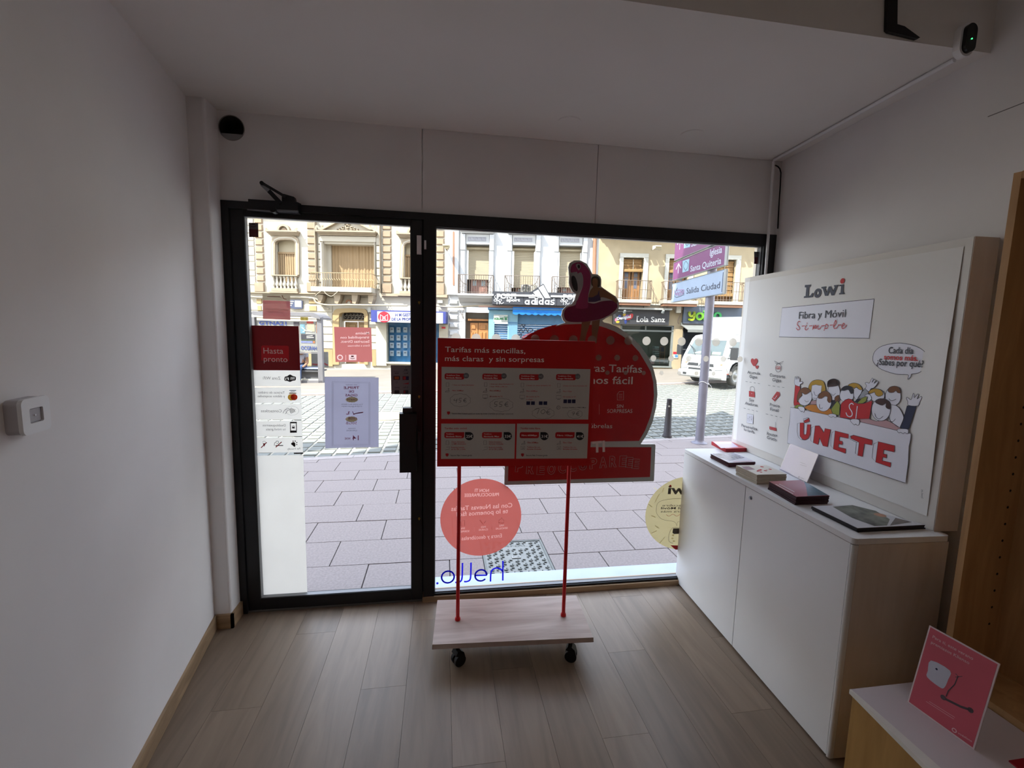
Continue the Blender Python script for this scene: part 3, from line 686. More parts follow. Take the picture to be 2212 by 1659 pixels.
# ---- white cabinet with its display back panel
AC = .0388; CU = np.array([-AC, -1, 0]); CU /= np.linalg.norm(CU)
ZCB = .8328
CF = Plane((1.4191, 0, 0), CU)            # cabinet front, u towards the camera
PF = Plane((1.760, 0, 0), CU)             # display panel face
UL, UR = -.022, 1.140
cabw = mat('cabinet_white', (224, 223, 222), .38, .01, 4)
cabs = woodmat('cabinet_side_oak', (214, 202, 190), (204, 191, 178), .55, 'Z', 3, 6)
edge = mat('cabinet_edge', (212, 207, 200), .4, .01, 4)
cab = thing('display_cabinet', 'long white two door cabinet standing under the illustrated poster panel', 'cabinet', CF.w(.55, 0, -.18))
DPT = .345
CT = Plane(CF.w(0, ZCB), CU, -CF.n)       # counter top; v runs back to the wall, n up
if CT.n[2] < 0: CT.n = -CT.n
body = MB().prect(CF, (UL + .002, .006, UR - .002, ZCB - .022), -DPT - .02, -.020).build('carcass', cabs, cab)
ud = CF.at('U', 517, 1010)[0]
for a, b in ((UL, ud - .0012), (ud + .0012, UR - .012)):
    dd_ = MB().prect(CF, (a, .010, b, ZCB - .022), -.0195, -.0005, .0012).build('door', cabw, cab)
    if b > .9:
        c = CF.at('U', 604, 516); lk = MB().disc(CF, c, .0085, -.002, .004, 16); lk.disc(CF, c, .0055, .004, .007, 12); lk.build('lock', steel, dd_)
cor = MB(); P = Plane(CF.w(0, 0), CU, -CF.n)
cor.poly(Plane(CF.w(UR - .0115, .006), CU, CF.n), [(0, -.019), (.0, -.0005)] + arc((.002, -.010), .0095, 90, 0, 6) + [(.0115, -.019)], -(ZCB - .030), 0.0); cor.build('corner_post', cabw, cab)
MB().prect(CF, (UR - .002, .006, UR, ZCB - .022), -DPT - .02, -.020).build('side_panel', cabs, cab)
tpl = rrect((UL - .001, -.002, UR + .002, DPT + .02), .014, 5)
MB().poly(CT, tpl, -.020, 0.0).build('counter_top', cabw, cab)
MB().prect(CF, (UL, 0, UR - .005, .010), -.3, -.03).build('plinth', blackpl, cab)

pan = thing('display_board', 'white display board with a cartoon crowd poster above the white cabinet', 'display panel', PF.w(.5, ZCB + .5))
p4 = PF.pts('Z', [(1609, 602.5), (2102.6, 506.6), (2018.6, 1150.5), (1579.6, 958)])
ZP = (p4[0][1] + p4[1][1]) / 2
ul, ur = (p4[0][0] + p4[3][0]) / 2, (p4[1][0] + p4[2][0]) / 2
B = MB(); pr_ = (ul, ZCB + .0005, ur, ZP); B.prect(PF, pr_, -.095, 0, .001)
B.build('panel_box', edge, pan)
MB().prect(PF, (ur, ZCB - .0, ur + .0015, ZP), -.095, -.001).build('panel_side', cabs, pan)
# paper poster, its free right edge lifting off the board
s4 = PF.pts('T', [(172, 372), (1738, 92), (1575, 1660)])
pw = mat('poster_paper', (226, 224, 221), .55, .008, 3)
pu0, pv1 = s4[0]; pu1 = PF.at('T', 1738, 92)[0]; pvt = (s4[0][1] + s4[1][1]) / 2; pvb = PF.at('U', 1888, 655)[1]
B = MB(); n = 22; V = []
def lift(a, b): return .0022 + .008 * max(0, (a - .91)) / .09 * max(0, math.sin(math.pi * min(1, max(0, (b - pvb) / (pvt - pvb))))) ** 1.5 * (1 if a > .9 else 0)
for j in range(n + 1):
    for i in range(n + 1):
        a, b = i / n, pvb + (pvt - pvb) * j / n; V.append(PF.w(pu0 + (pu1 - pu0) * a, b, lift(a, b)))
B.add(V, [(j * (n + 1) + i, j * (n + 1) + i + 1, (j + 1) * (n + 1) + i + 1, (j + 1) * (n + 1) + i) for j in range(n) for i in range(n)], True)
post = B.build('poster', pw, pan)
D = .0045
class Art:
    def __init__(s): s.b = {}
    def g(s, k): return s.b.setdefault(k, MB())
    def poly(s, k, c, pts, d, out=None, sm=0):
        if sm: pts = smooth(pts, sm, True)
        q = PF.pts(c, pts); s.g(k).poly(PF, q, d)
        if out: s.g('ink').stroke(PF, q, out, d + .0003, True)
    def line(s, k, c, pts, wd, d, sm=0):
        if sm: pts = smooth(pts, sm)
        s.g(k).stroke(PF, PF.pts(c, pts), wd, d)
    def text(s, k, t, c, a, b, hpx, d=D + .0012, bold=0, shear=0):
        p = PF.pts(c, [a, b]); s.g(k).text(PF, t, p[0], p[1], d, PF.px(c, hpx), bold, shear)
A = Art()
acol = dict(ink=(52, 54, 66), slate=(62, 66, 82), red=(196, 34, 42), white=(230, 230, 240), brown=(120, 74, 42), dbrown=(66, 36, 36), black=(34, 34, 46), blond=(190, 148, 40), orange=(204, 128, 44), green=(150, 158, 66), pink=(196, 156, 160), navy=(38, 46, 76), grey=(160, 166, 174), rose=(182, 58, 62))
# heading word with chunky slab letters
def slab(pts): A.poly('slate', 'P', pts, D, sm=0)
slab([(622, 168), (625, 148), (676, 145), (676, 160), (662, 166), (656, 245), (672, 243), (690, 218), (699, 222), (694, 258), (614, 265), (616, 249), (630, 247), (637, 171)])
o = PF.at('P', 738, 221); A.g('slate').ring(PF, o, PF.px('P', 13), PF.px('P', 37), D - .0004, D, n=28)
slab([(772, 166), (815, 160), (816, 172), (806, 176), (818, 212), (838, 162), (858, 160), (876, 204), (892, 164), (884, 160), (886, 150), (925, 146), (925, 157), (914, 161), (886, 240), (862, 242), (846, 200), (828, 244), (804, 246), (784, 180), (772, 178)])
slab([(932, 160), (934, 146), (974, 141), (967, 217), (981, 216), (979, 229), (930, 234), (931, 221), (943, 219), (949, 158)])
A.g('red').disc(PF, PF.at('P', 961, 112), PF.px('P', 20), D)
A.poly('white', 'P', [(419, 353), (1243, 273), (1198, 626), (391, 613)], D - .001, .0022)
A.text('ink', 'Fibra y Móvil', 'P', (569, 451), (989, 436), 58)
S = lambda L, w_=.0032: A.line('red', 'P', L, w_, D + .0012, 5)
S([(584, 478), (568, 474), (556, 500), (572, 520), (578, 540), (562, 550), (548, 534)]); S([(600, 516), (622, 514)]); S([(640, 506), (626, 540), (640, 550), (656, 534)]); A.g('red').disc(PF, PF.at('P', 645, 490), .0024, D + .0012, n=10)
S([(666, 515), (692, 513)]); S([(694, 548), (706, 506), (704, 540), (724, 506), (722, 540), (744, 508), (742, 540), (756, 542), (772, 520)]); S([(774, 514), (800, 512)])
S([(798, 556), (816, 500), (832, 514), (826, 536), (808, 538)]); S([(852, 508), (876, 506)]); S([(880, 524), (906, 492), (902, 464), (884, 508), (890, 538), (912, 530), (926, 510)]); S([(926, 506), (952, 505)])
S([(956, 522), (980, 504), (974, 490), (958, 512), (962, 538), (984, 530), (998, 506)])
# six offers
A.poly('rose', 'P', [(168, 876), (140, 838), (142, 812), (156, 806), (168, 816), (182, 806), (197, 812), (199, 838)], D, sm=4); A.poly('rose', 'P', [(194, 900), (180, 884), (181, 870), (188, 868), (193, 873), (199, 868), (206, 872), (205, 886)], D, sm=3)
A.g('ink').ring(PF, PF.at('P', 385, 890), PF.px('P', 36), PF.px('P', 39), D - .0003, D, n=28); A.text('rose', 'GB', 'P', (363, 902), (405, 903), 26, bold=.01)
A.line('ink', 'P', [(384, 848), (350, 828), (362, 850), (384, 852), (432, 830), (416, 854), (384, 850)], .0016, D)
A.poly('rose', 'P', [(121, 1096), (172, 1103), (174, 1154), (121, 1147)], D); A.line('ink', 'P', [(134, 1096), (132, 1068), (150, 1056), (168, 1070), (168, 1100)], .0018, D, 4); A.g('white').disc(PF, PF.at('P', 148, 1120), .0022, D + .0006, n=10)
A.poly('rose', 'P', [(326, 1166), (372, 1102), (396, 1108), (400, 1136), (352, 1190)], D, sm=0); A.line('white', 'P', [(340, 1158), (352, 1170), (374, 1138)], .0026, D + .0006)
A.poly('white', 'P', [(106, 1300), (160, 1310), (157, 1392), (102, 1382)], D, .0014)
for x_, y_ in ((116, 1345), (131, 1332), (146, 1352)): A.line('ink', 'P', [(x_, 1316), (x_ - 2, 1372)], .0014, D + .0008); A.g('ink').disc(PF, PF.at('P', x_ - 1, y_), .0024, D + .0010, n=8)
A.poly('rose', 'P', [(304, 1414), (366, 1428), (368, 1456), (306, 1440)], D); A.line('ink', 'P', [(358, 1426), (360, 1376)], .0016, D); A.g('white').disc(PF, PF.at('P', 318, 1430), .002, D + .0006, n=8)
for s_, a, b in (('Acumula', (108, 940), (222, 953)), ('Gigas', (127, 978), (194, 986)), ('Comparte', (309, 966), (447, 984)), ('Gigas', (333, 1008), (411, 1018)), ('Sin', (124, 1188), (165, 1194)), ('Ataduras', (87, 1217), (199, 1238)), ('Precio', (311, 1231), (398, 1246)), ('Final', (314, 1272), (386, 1285)), ('Personaliza', (56, 1416), (197, 1452)), ('tu tarifa', (76, 1450), (170, 1480)), ('Router', (285, 1490), (378, 1510)), ('Gratis', (285, 1524), (370, 1548))):
    A.text('ink', s_, 'P', a, b, 28, bold=.004)
for L in (((92, 1012), (222, 1032)), ((294, 1046), (442, 1068)), ((75, 1251), (204, 1281)), ((274, 1302), (422, 1338))):
    for i in range(4):
        f = lambda t: (L[0][0] + (L[1][0] - L[0][0]) * t, L[0][1] + (L[1][1] - L[0][1]) * t); A.line('ink', 'P', [f(i / 3.55), f(i / 3.55 + .13)], .0016, D)
# speech bubble
A.poly('white', 'T', [(1085, 915), (1100, 860), (1160, 818), (1280, 800), (1400, 824), (1470, 875), (1481, 930), (1455, 985), (1410, 1015), (1364, 1022), (1358, 1040), (1336, 1060), (1340, 1042), (1333, 1026), (1250, 1022), (1150, 990), (1100, 950)], D - .001, .0018, 3)
A.text('ink', 'Cada día', 'T', (1199, 873), (1377, 878), 33, bold=.012); A.text('red', 'somos más.', 'T', (1167, 916), (1411, 928), 27, bold=.02); A.text('ink', '¿Sabes por qué?', 'T', (1115, 955), (1450, 974), 33, bold=.012)
# crowd of cartoon people (c 'O')
o_ = .0016
def hand5(pts): A.poly('white', 'O', pts, D + .0006, o_, 3)
def face(cx, cyy, rx, ry, d, tilt=0, smile=None, ow=o_):
    L = [(cx + rx * math.cos(t) * math.cos(tilt) - ry * math.sin(t) * math.sin(tilt), cyy + rx * math.cos(t) * math.sin(tilt) + ry * math.sin(t) * math.cos(tilt)) for t in [2 * math.pi * i / 26 for i in range(26)]]
    A.poly('white', 'O', L, d, ow)
    if smile: A.line('ink', 'O', smile, .0016, d + .0007, 4)
A.poly('red', 'O', [(175, 305), (240, 330), (236, 560), (160, 570), (156, 530)], D, o_)
hand5([(172, 300), (170, 230), (180, 195), (190, 240), (200, 190), (212, 236), (222, 196), (234, 240), (232, 265), (262, 262), (270, 280), (238, 300), (236, 325)])
A.poly('blond', 'O', [(345, 335), (375, 275), (420, 246), (480, 240), (535, 258), (560, 320), (568, 390), (540, 400), (500, 470), (390, 470), (350, 390)], D + .0002, o_, 2)
A.poly('white', 'O', [(392, 312), (440, 300), (480, 310), (518, 314), (506, 430), (480, 490), (420, 500), (380, 470), (376, 420)], D + .0004, o_); A.line('ink', 'O', [(416, 390), (430, 432), (460, 440), (490, 410)], .0016, D + .001, 4)
A.poly('pink', 'O', [(376, 510), (450, 505), (450, 555), (370, 555)], D, o_)
A.poly('dbrown', 'O', [(590, 320), (596, 260), (640, 232), (690, 228), (728, 250), (740, 300), (700, 320), (610, 330)], D + .0008, o_, 2)
face(672, 400, 78, 130, D + .0002, 0, [(640, 420), (665, 440), (695, 412)])
A.poly('dbrown', 'O', [(588, 326), (594, 262), (640, 232), (690, 230), (726, 250), (738, 295), (712, 300), (700, 280), (680, 300), (660, 282), (640, 302), (626, 286), (600, 310)], D + .0008, o_)
A.poly('blond', 'O', [(850, 310), (900, 284), (950, 282), (1000, 304), (1036, 362), (1000, 366), (960, 330), (940, 352), (900, 330)], D + .0002, o_, 2)
A.poly('white', 'O', [(930, 345), (965, 340), (1000, 366), (1036, 370), (1010, 440), (960, 500), (920, 440)], D + .0001, o_)
A.poly('grey', 'O', [(978, 470), (1072, 346), (1118, 404), (1060, 470)], D + .0003, o_)
hand5([(1078, 350), (1094, 318), (1074, 282), (1100, 272), (1128, 282), (1162, 220), (1176, 232), (1160, 276), (1196, 236), (1208, 246), (1188, 286), (1232, 256), (1242, 270), (1216, 310), (1180, 345), (1150, 352), (1120, 390)])
A.poly('brown', 'O', [(680, 480), (700, 450), (740, 436), (745, 500), (700, 540)], D + .0003, o_, 2)
A.poly('black', 'O', [(650, 500), (690, 495), (690, 560), (640, 610), (620, 590)], D + .0003)
face(836, 440, 90, 90, D + .0006, 0)
A.poly('black', 'O', [(765, 370), (790, 335), (840, 315), (890, 330), (918, 380), (916, 412), (890, 415), (872, 378), (850, 365), (810, 378)], D + .0012, o_, 2)
face(1228, 440, 95, 85, D + .0002, 0)
A.poly('blond', 'O', [(1118, 400), (1150, 365), (1200, 352), (1270, 366), (1304, 410), (1290, 440), (1240, 452), (1205, 425), (1195, 395), (1150, 415)], D + .0008, o_, 2)
face(1432, 450, 100, 122, D + .0002, 0, [(1378, 480), (1400, 502), (1430, 506), (1470, 486)])
A.poly('brown', 'O', [(1365, 375), (1390, 335), (1450, 320), (1510, 338), (1532, 405), (1490, 404), (1470, 378), (1440, 400), (1390, 402)], D + .0008, o_, 2)
face(300, 460, 92, 110, D + .0008, .15, [(300, 500), (320, 522), (352, 510)])
A.poly('brown', 'O', [(204, 530), (204, 450), (230, 380), (270, 345), (320, 338), (374, 376), (340, 415), (300, 426), (262, 400), (268, 440), (232, 476)], D + .0014, o_, 2)
A.poly('orange', 'O', [(290, 600), (330, 566), (390, 556), (460, 560), (540, 640), (600, 592), (640, 620), (654, 660), (650, 700), (400, 650)], D + .0006, o_)
A.poly('green', 'O', [(160, 590), (200, 560), (260, 562), (290, 590), (300, 610), (180, 600)], D + .0010, o_)
face(546, 520, 98, 124, D + .0010, .12, [(492, 552), (490, 590), (505, 606), (530, 600)])
A.poly('brown', 'O', [(470, 470), (500, 410), (560, 382), (610, 400), (645, 460), (640, 525), (610, 530), (590, 500), (594, 460), (560, 450), (520, 478)], D + .0016, o_, 2)
A.poly('green', 'O', [(638, 612), (716, 506), (752, 560), (742, 690), (690, 690), (650, 660)], D + .0008, o_)
A.poly('red', 'O', [(778, 534), (820, 496), (862, 482), (900, 490), (940, 530), (990, 546), (1060, 540), (1168, 508), (1130, 738), (1000, 742), (900, 742), (752, 720), (764, 560)], D + .0012, o_)
A.line('white', 'O', [(924, 556), (906, 540), (876, 560), (876, 600), (906, 650), (910, 690), (884, 712), (850, 700), (832, 662)], .0042, D + .0018, 4); A.line('white', 'O', [(976, 580), (958, 732)], .0042, D + .0018)
A.poly('green', 'O', [(972, 540), (1040, 470), (1098, 452), (1090, 510), (1040, 545)], D + .0014, o_); A.poly('black', 'O', [(940, 520), (975, 480), (1035, 482), (975, 536)], D + .0013)
hand5([(1070, 450), (1090, 424), (1120, 424), (1150, 450), (1152, 490), (1120, 510), (1098, 500), (1110, 460)])
A.poly('white', 'O', [(1380, 580), (1450, 564), (1510, 600), (1560, 690), (1566, 760), (1520, 850), (1440, 800), (1390, 740)], D + .0006, o_, 3); A.line('ink', 'O', [(1378, 720), (1390, 764), (1430, 774), (1464, 740)], .0016, D + .001, 4)
A.poly('pink', 'O', [(960, 756), (1010, 740), (1120, 738), (1220, 770), (1340, 752), (1440, 800), (1530, 860), (1500, 890), (1010, 790)], D + .0007, o_)
face(1280, 622, 122, 144, D + .0014, .05, [(1200, 668), (1220, 720), (1260, 738), (1308, 706)])
A.poly('dbrown', 'O', [(1206, 522), (1250, 488), (1320, 480), (1380, 512), (1402, 570), (1400, 615), (1360, 605), (1342, 580), (1346, 540), (1300, 566), (1250, 552)], D + .0020, o_, 2)
A.poly('navy', 'O', [(1614, 570), (1734, 578), (1640, 860), (1620, 880), (1520, 850), (1560, 760)], D + .0008, o_)
hand5([(1630, 566), (1622, 520), (1604, 478), (1616, 462), (1664, 494), (1690, 416), (1704, 424), (1704, 470), (1748, 422), (1762, 436), (1740, 486), (1790, 452), (1802, 468), (1772, 530), (1750, 574)])
A.poly('white', 'O', [(120, 590), (870, 745), (1664, 928), (1662, 1000), (1640, 1100), (1634, 1280), (1596, 1560), (380, 1165), (80, 1050), (90, 900), (112, 740)], D + .0022, .0016)
for L in ([(216, 590), (250, 580), (298, 596), (300, 640), (288, 655), (275, 640), (262, 650), (244, 632)], [(604, 690), (640, 674), (704, 684), (710, 715), (690, 724), (672, 708), (650, 720), (620, 708)], [(890, 760), (925, 740), (1000, 752), (1006, 800), (984, 824), (960, 806), (944, 818), (920, 800)], [(1490, 880), (1530, 866), (1624, 872), (1636, 910), (1620, 930), (1590, 914), (1570, 930), (1540, 912), (1510, 918)]):
    A.poly('white', 'O', L, D + .0028, o_, 3)
def block(face_, shade):
    A.poly('white', 'O', shade, D + .0028, .0018); A.poly('red', 'O', face_, D + .0034, .0018)
block([(292, 768), (360, 728), (368, 772), (310, 792)], [(286, 742), (350, 722), (362, 730), (310, 792), (292, 780)])
block([(244, 790), (296, 788), (292, 930), (310, 946), (326, 932), (338, 812), (384, 812), (374, 940), (350, 990), (310, 1010), (272, 996), (244, 960)], [(212, 800), (250, 788), (246, 900), (270, 1000), (310, 1010), (260, 1006), (222, 970), (206, 900)])
block([(440, 828), (494, 828), (552, 916), (566, 862), (640, 876), (598, 1098), (540, 1084), (494, 980), (478, 1070), (414, 1044)], [(394, 850), (440, 828), (420, 1044), (384, 1020), (384, 940)])
block([(696, 892), (870, 936), (866, 990), (754, 968), (748, 1018), (792, 1026), (788, 1070), (744, 1060), (738, 1100), (834, 1122), (828, 1180), (672, 1124)], [(656, 912), (696, 892), (676, 1124), (640, 1085), (640, 1000)])
block([(934, 948), (1174, 1010), (1172, 1076), (1074, 1058), (1048, 1222), (986, 1208), (1004, 1040), (900, 990), (896, 962)], [(886, 962), (934, 946), (1000, 1040), (970, 1040), (890, 1000)])
A.poly('white', 'O', [(968, 1040), (1002, 1040), (988, 1206), (954, 1180)], D + .0028, .0018)
block([(1250, 1030), (1462, 1082), (1456, 1164), (1322, 1134), (1314, 1184), (1360, 1196), (1356, 1240), (1308, 1228), (1300, 1272), (1412, 1300), (1408, 1358), (1216, 1292)], [(1190, 1060), (1250, 1030), (1220, 1292), (1172, 1240), (1180, 1130)])
B = MB(); B.text(PF, 'lowi.es', *PF.pts('U', [(1832, 515), (1834, 455)]), D, .008); 
for k, m_ in A.b.items(): m_.build('print_' + k, mat('art_' + k, acol[k], .6, .015, 6), post)
B.build('small_print', inkg, post)

# ---- leaflets and holder on the counter
def top_plane(h): return Plane((0, 0, ZCB + h), (1, 0, 0), (0, 1, 0))
def stack(name, label, quad, h, coverc, sidec, deco=None, nl=7, cat='leaflets'):
    P = top_plane(h); q = [np.array(p) for p in P.pts('U', quad)]; c = sum(q) / 4
    t = thing(name, label, cat, P.w(c[0], c[1], -h), 'leaflet stacks on the white counter')
    sm = mat('leaflet_edge_%d_%d_%d' % sidec, sidec, .6, .08, 40, stretch=(1, 1, 30)); rnd = random.Random(len(label))
    for i in range(nl):
        z0 = h * i / nl; z1 = h * (i + .86) / nl; o = np.array([rnd.uniform(-.0025, .0025), rnd.uniform(-.0025, .0025)])
        MB().poly(P, [tuple(p + o) for p in q], z0 - h, z1 - h).build('leaflet_layer', sm, t)
    cv = MB().poly(P, [tuple(p) for p in q], -.0012, .0).build('cover', mat('leaflet_cover_%d_%d_%d' % coverc, coverc, .28, .03, 8), t)
    if deco: deco(P, cv)
    return t
def deco_red(P, cv):
    MB().poly(P, P.pts('U', [(332, 113), (462, 113), (515, 152), (390, 160)]), .0004).build('cover_print', mat('pale_lilac_print', (214, 200, 224), .25, .05, 9), cv)
def deco_photo(P, cv):
    B = MB(); B.poly(P, P.pts('U', [(330, 200), (480, 192), (560, 228), (450, 250), (380, 225)]), .0004); B.build('cover_print', mat('photo_print', (140, 140, 158), .25, .35, 60), cv)
    B = MB(); B.stroke(P, P.pts('U', [(478, 258), (610, 252)]), .003, .0006); B.build('cover_line', inkr, cv)
def deco_dots(P, cv):
    B = MB(); rnd = random.Random(3)
    for i in range(9): B.disc(P, P.at('U', 665 + rnd.uniform(-15, 95), 292 + rnd.uniform(0, 40)), rnd.uniform(.004, .009), .0004, n=10)
    B.build('cover_print', inkr, cv)
    B = MB(); B.poly(P, P.pts('U', [(535, 290), (590, 290), (635, 312), (570, 318)]), .0004); B.build('cover_figure', mat('mauve_print', (150, 110, 120), .3, .2, 60), cv)
def deco_tariff(P, cv):
    B = MB(); B.poly(P, P.pts('U', [(985, 397), (1160, 497), (1010, 503), (1000, 440)]), .0004); B.build('cover_print', mat('teal_print', (52, 90, 104), .3, .2, 30), cv)
    B = MB(); B.stroke(P, P.pts('U', [(782, 420), (905, 488)]), .004, .0007); B.stroke(P, P.pts('U', [(808, 418), (915, 474)]), .004, .0007); B.build('cover_lettering', inkw, cv)
def deco_mag(P, cv):
    B = MB(); B.poly(P, P.pts('U', [(1190, 580), (1330, 568), (1500, 610), (1600, 670), (1580, 715), (1490, 718), (1330, 660)]), .0004); B.build('cover_photo', mat('olive_photo', (92, 96, 84), .3, .45, 25), cv)
    B = MB(); B.disc(P, P.at('U', 1530, 640), .02, .0006, n=16, ky=.9); B.build('cover_face', mat('skin_photo', (160, 112, 84), .3, .2, 20), cv)
    B = MB(); B.poly(P, P.pts('U', [(1640, 660), (1760, 690), (1700, 700), (1600, 715)]), .0005); B.build('cover_panel', mat('dark_photo', (90, 78, 72), .3, .3, 25), cv)
stack('leaflet_stack', 'stack of red leaflets nearest the window on the white counter', [(322, 110), (515, 112), (605, 158), (425, 162)], .022, (190, 60, 72), (170, 36, 48), deco_red)
stack('leaflet_stack', 'stack of maroon edged leaflets with grey photo cover behind the cream pile', [(316, 200), (492, 190), (636, 256), (446, 264)], .024, (206, 204, 214), (74, 26, 38), deco_photo)
stack('leaflet_stack', 'thick stack of cream leaflets with small red pictures, in front of plastic holder', [(500, 282), (715, 280), (862, 345), (650, 350)], .046, (222, 216, 204), (206, 196, 176), deco_dots, 9)
stack('leaflet_stack', 'stack of dark maroon leaflets with white lines of print', [(735, 398), (958, 388), (1166, 500), (930, 507)], .036, (142, 38, 50), (54, 20, 28), deco_tariff, 8)
stack('magazine_pile', 'large thin magazine with landscape cover lying at the near end of the counter', [(1042, 574), (1310, 566), (1855, 708), (1370, 732)], .016, (196, 196, 200), (28, 22, 26), deco_mag, 3, 'magazine')
# acrylic holder, leaning back
Pb = top_plane(0.001); bl = Pb.w(*Pb.at('U', 808, 312)); brr = Pb.w(*Pb.at('U', 1004, 408)); hu = (brr - bl); Lh = np.linalg.norm(hu); hu /= Lh
bk = np.cross([0, 0, 1], hu); bk = bk if bk[0] > 0 else -bk
HP = None
for s_ in np.linspace(.05, 1.0, 60):
    vv = np.array([0, 0, 1.0]) + bk * s_; P = Plane(bl, hu, vv)
    a = P.at('U', 885, 125)
    if HP is None or abs(a[0]) < HP[0]: HP = (abs(a[0]), P, a[1])
HP, Hh = HP[1], HP[2]
if HP.n[0] > 0: HP.n = -HP.n
hd = thing('leaflet_holder', 'clear acrylic holder with white card leaning behind the cream leaflet stack', 'holder', bl)
acry = glassmat('acrylic', (.96, .96, .98), .018, .08)
MB().prect(HP, (0, 0, Lh, Hh), .0, .003, .0005).build('front_sheet', acry, hd)
MB().prect(HP, (0.002, .002, Lh - .002, Hh - .002), -.004, -.001).build('card', mat('lilac_card', (222, 214, 236), .5, .02, 6), hd)
B = MB().prect(HP, (0, 0, Lh, .003), -.045, .0); B.build('foot', acry, hd)
B = MB(); B.text(HP, 'vodafone', *HP.pts('U', [(962, 374), (990, 384)]), .0034, .004); B.ring(HP, HP.at('U', 953, 368), .0018, .0034, .0033, .0035, n=12); B.stroke(HP, HP.pts('U', [(962, 262), (1000, 276)]), .0008, .0034); B.stroke(HP, HP.pts('U', [(960, 278), (1006, 292)]), .0008, .0034); B.build('card_print', inkg, hd)

# ---- tall oak shelf unit at the right edge and low table with a pink card
oak = woodmat('shelf_oak', (182, 142, 98), (160, 122, 80), .5, 'Z', 3, 9)
oaky = woodmat('shelf_oak_front', (176, 136, 78), (156, 116, 62), .5, 'Z', 3, 8)
sh = thing('shelf_unit', 'tall oak shelf unit with a row of pin holes beside the display board', 'shelf unit', (1.68, -1.6, 0))
SP = Plane((0, -1.318, 0), (1, 0, 0)); q = SP.pts('Z', [(2195, 368), (2105, 1084), (2073, 1323)]); xs = sum(p[0] for p in q) / 3; zs = q[0][1]
sp_ = MB().prect(SP, (xs, 0, xs + .19, zs), -.018, 0.0, .0008).build('side_panel', oak, sh)
B = MB()
for i in range(14):
    a = SP.at('Z', 2212 - i * 6.3, 880 + i * 36); B.disc(SP, (xs + .132, a[1]), .0042, .0004, n=10)
B.build('pin_hole', mat('hole_dark', (30, 20, 12), .8), sp_)
MB().box(xs + .17, -2.3, 0, xs + .19, -1.318, zs).build('back_panel', oak, sh)
MB().box(xs, -2.3, .05, xs + .17, -1.319, .47).build('base_cabinet', oak, sh)
MB().box(xs, -2.3, zs - .02, xs + .17, -1.319, zs).build('top_board', oak, sh)
tb = thing('low_table', 'low oak box table with pale white top before the shelf unit', 'table', (1.38, -1.66, 0))
ZTB = .45; TBP = Plane((0, 0, ZTB), (1, 0, 0), (0, 1, 0)); cA = TBP.at('Z', 1836, 1489); cB = TBP.at('Z', 2005, 1659)
tx0 = cA[0]; ty0 = cA[1]; lean = (cB[0] - cA[0]) / (cB[1] - cA[1])
def tq(x0, x1, y0, y1): return [(x0 + (y0 - ty0) * lean, y0), (x1, y0), (x1, y1), (x0 + (y1 - ty0) * lean, y1)]
MB().poly(TBP, tq(tx0, xs - .004, -2.02, ty0), -.012, 0.0).build('table_top', mat('table_top_white', (206, 196, 198), .5, .015, 5), tb)
MB().poly(TBP, tq(tx0 - .0015, tx0 + .004, -2.02, ty0), -.013, .0006).build('top_edge', mat('edge_white', (226, 222, 214), .4), tb)
MB().poly(TBP, tq(tx0 + .006, xs - .012, -2.01, ty0 - .006), -ZTB, -.0125).build('table_body', oaky, tb)
# pink card, leaning back
g4 = [TBP.w(*TBP.at('Z', *p)) for p in ((1960, 1516), (2104, 1620))]
cu = g4[1] - g4[0]; Lc = np.linalg.norm(cu); cu /= Lc; bk = np.cross([0, 0, 1], cu); bk = bk if bk[0] > 0 else -bk
best = None
for s_ in np.linspace(-.2, 1.2, 120):
    P = Plane(g4[0], cu, np.array([0, 0, 1.0]) + bk * s_); a = P.at('Z', 2007, 1352); b = P.at('Z', 2163, 1434)
    e = abs(a[0]) + abs(b[0] - Lc) * .6
    if best is None or e < best[0]: best = (e, P, (a[1] + b[1]) / 2)
KP2, Kh = best[1], best[2]
if KP2.n @ (CAM - g4[0]) < 0: KP2.n = -KP2.n
pk = thing('counter_card', 'pink promotional card with scooter picture leaning on the low table', 'sign card', g4[0])
MB().prect(KP2, (0, 0, Lc, Kh), -.003, 0).build('card', mat('card_white', (216, 198, 200), .4, .01, 6), pk)
MB().prect(KP2, (.0035, .0035, Lc - .0035, Kh - .0035), 0, .0004).build('pink_print', mat('card_pink', (196, 84, 100), .45, .03, 8), pk)
MB().poly(Plane(KP2.w(Lc / 2, 0, -.003), np.cross(KP2.v, KP2.n), KP2.v), [(0, 0), (0, Kh * .6), (.06, 0)], -.001, .001).build('rear_strut', paperw, pk)
B = MB(); tv = lambda L: KP2.pts('V', L)
B.text(KP2, 'Para ti, este verano', *tv([(1290, 428), (1672, 640)]), .0008, .008); B.text(KP2, 'premiazos Klienso', *tv([(1276, 480), (1636, 680)]), .0008, .008)
B.ring(KP2, KP2.at('V', 1496, 1303), .0035, .0055, .0006, .0008, n=18); B.text(KP2, 'vodafone', *tv([(1530, 1334), (1662, 1416)]), .0008, .005)
B.stroke(KP2, tv([(1230, 1030), (1490, 1196)]), .0008, .0008); B.stroke(KP2, tv([(1260, 1030), (1500, 1180)]), .0008, .0008)
B.build('lettering', mat('card_lettering', (222, 190, 196), .5), pk)
MB().poly(KP2, smooth(tv([(1276, 642), (1456, 738), (1440, 820), (1400, 902), (1350, 890), (1240, 800), (1246, 740)]), 3, True), .0008).build('picture_camera', mat('picture_white', (196, 196, 212), .5), pk)
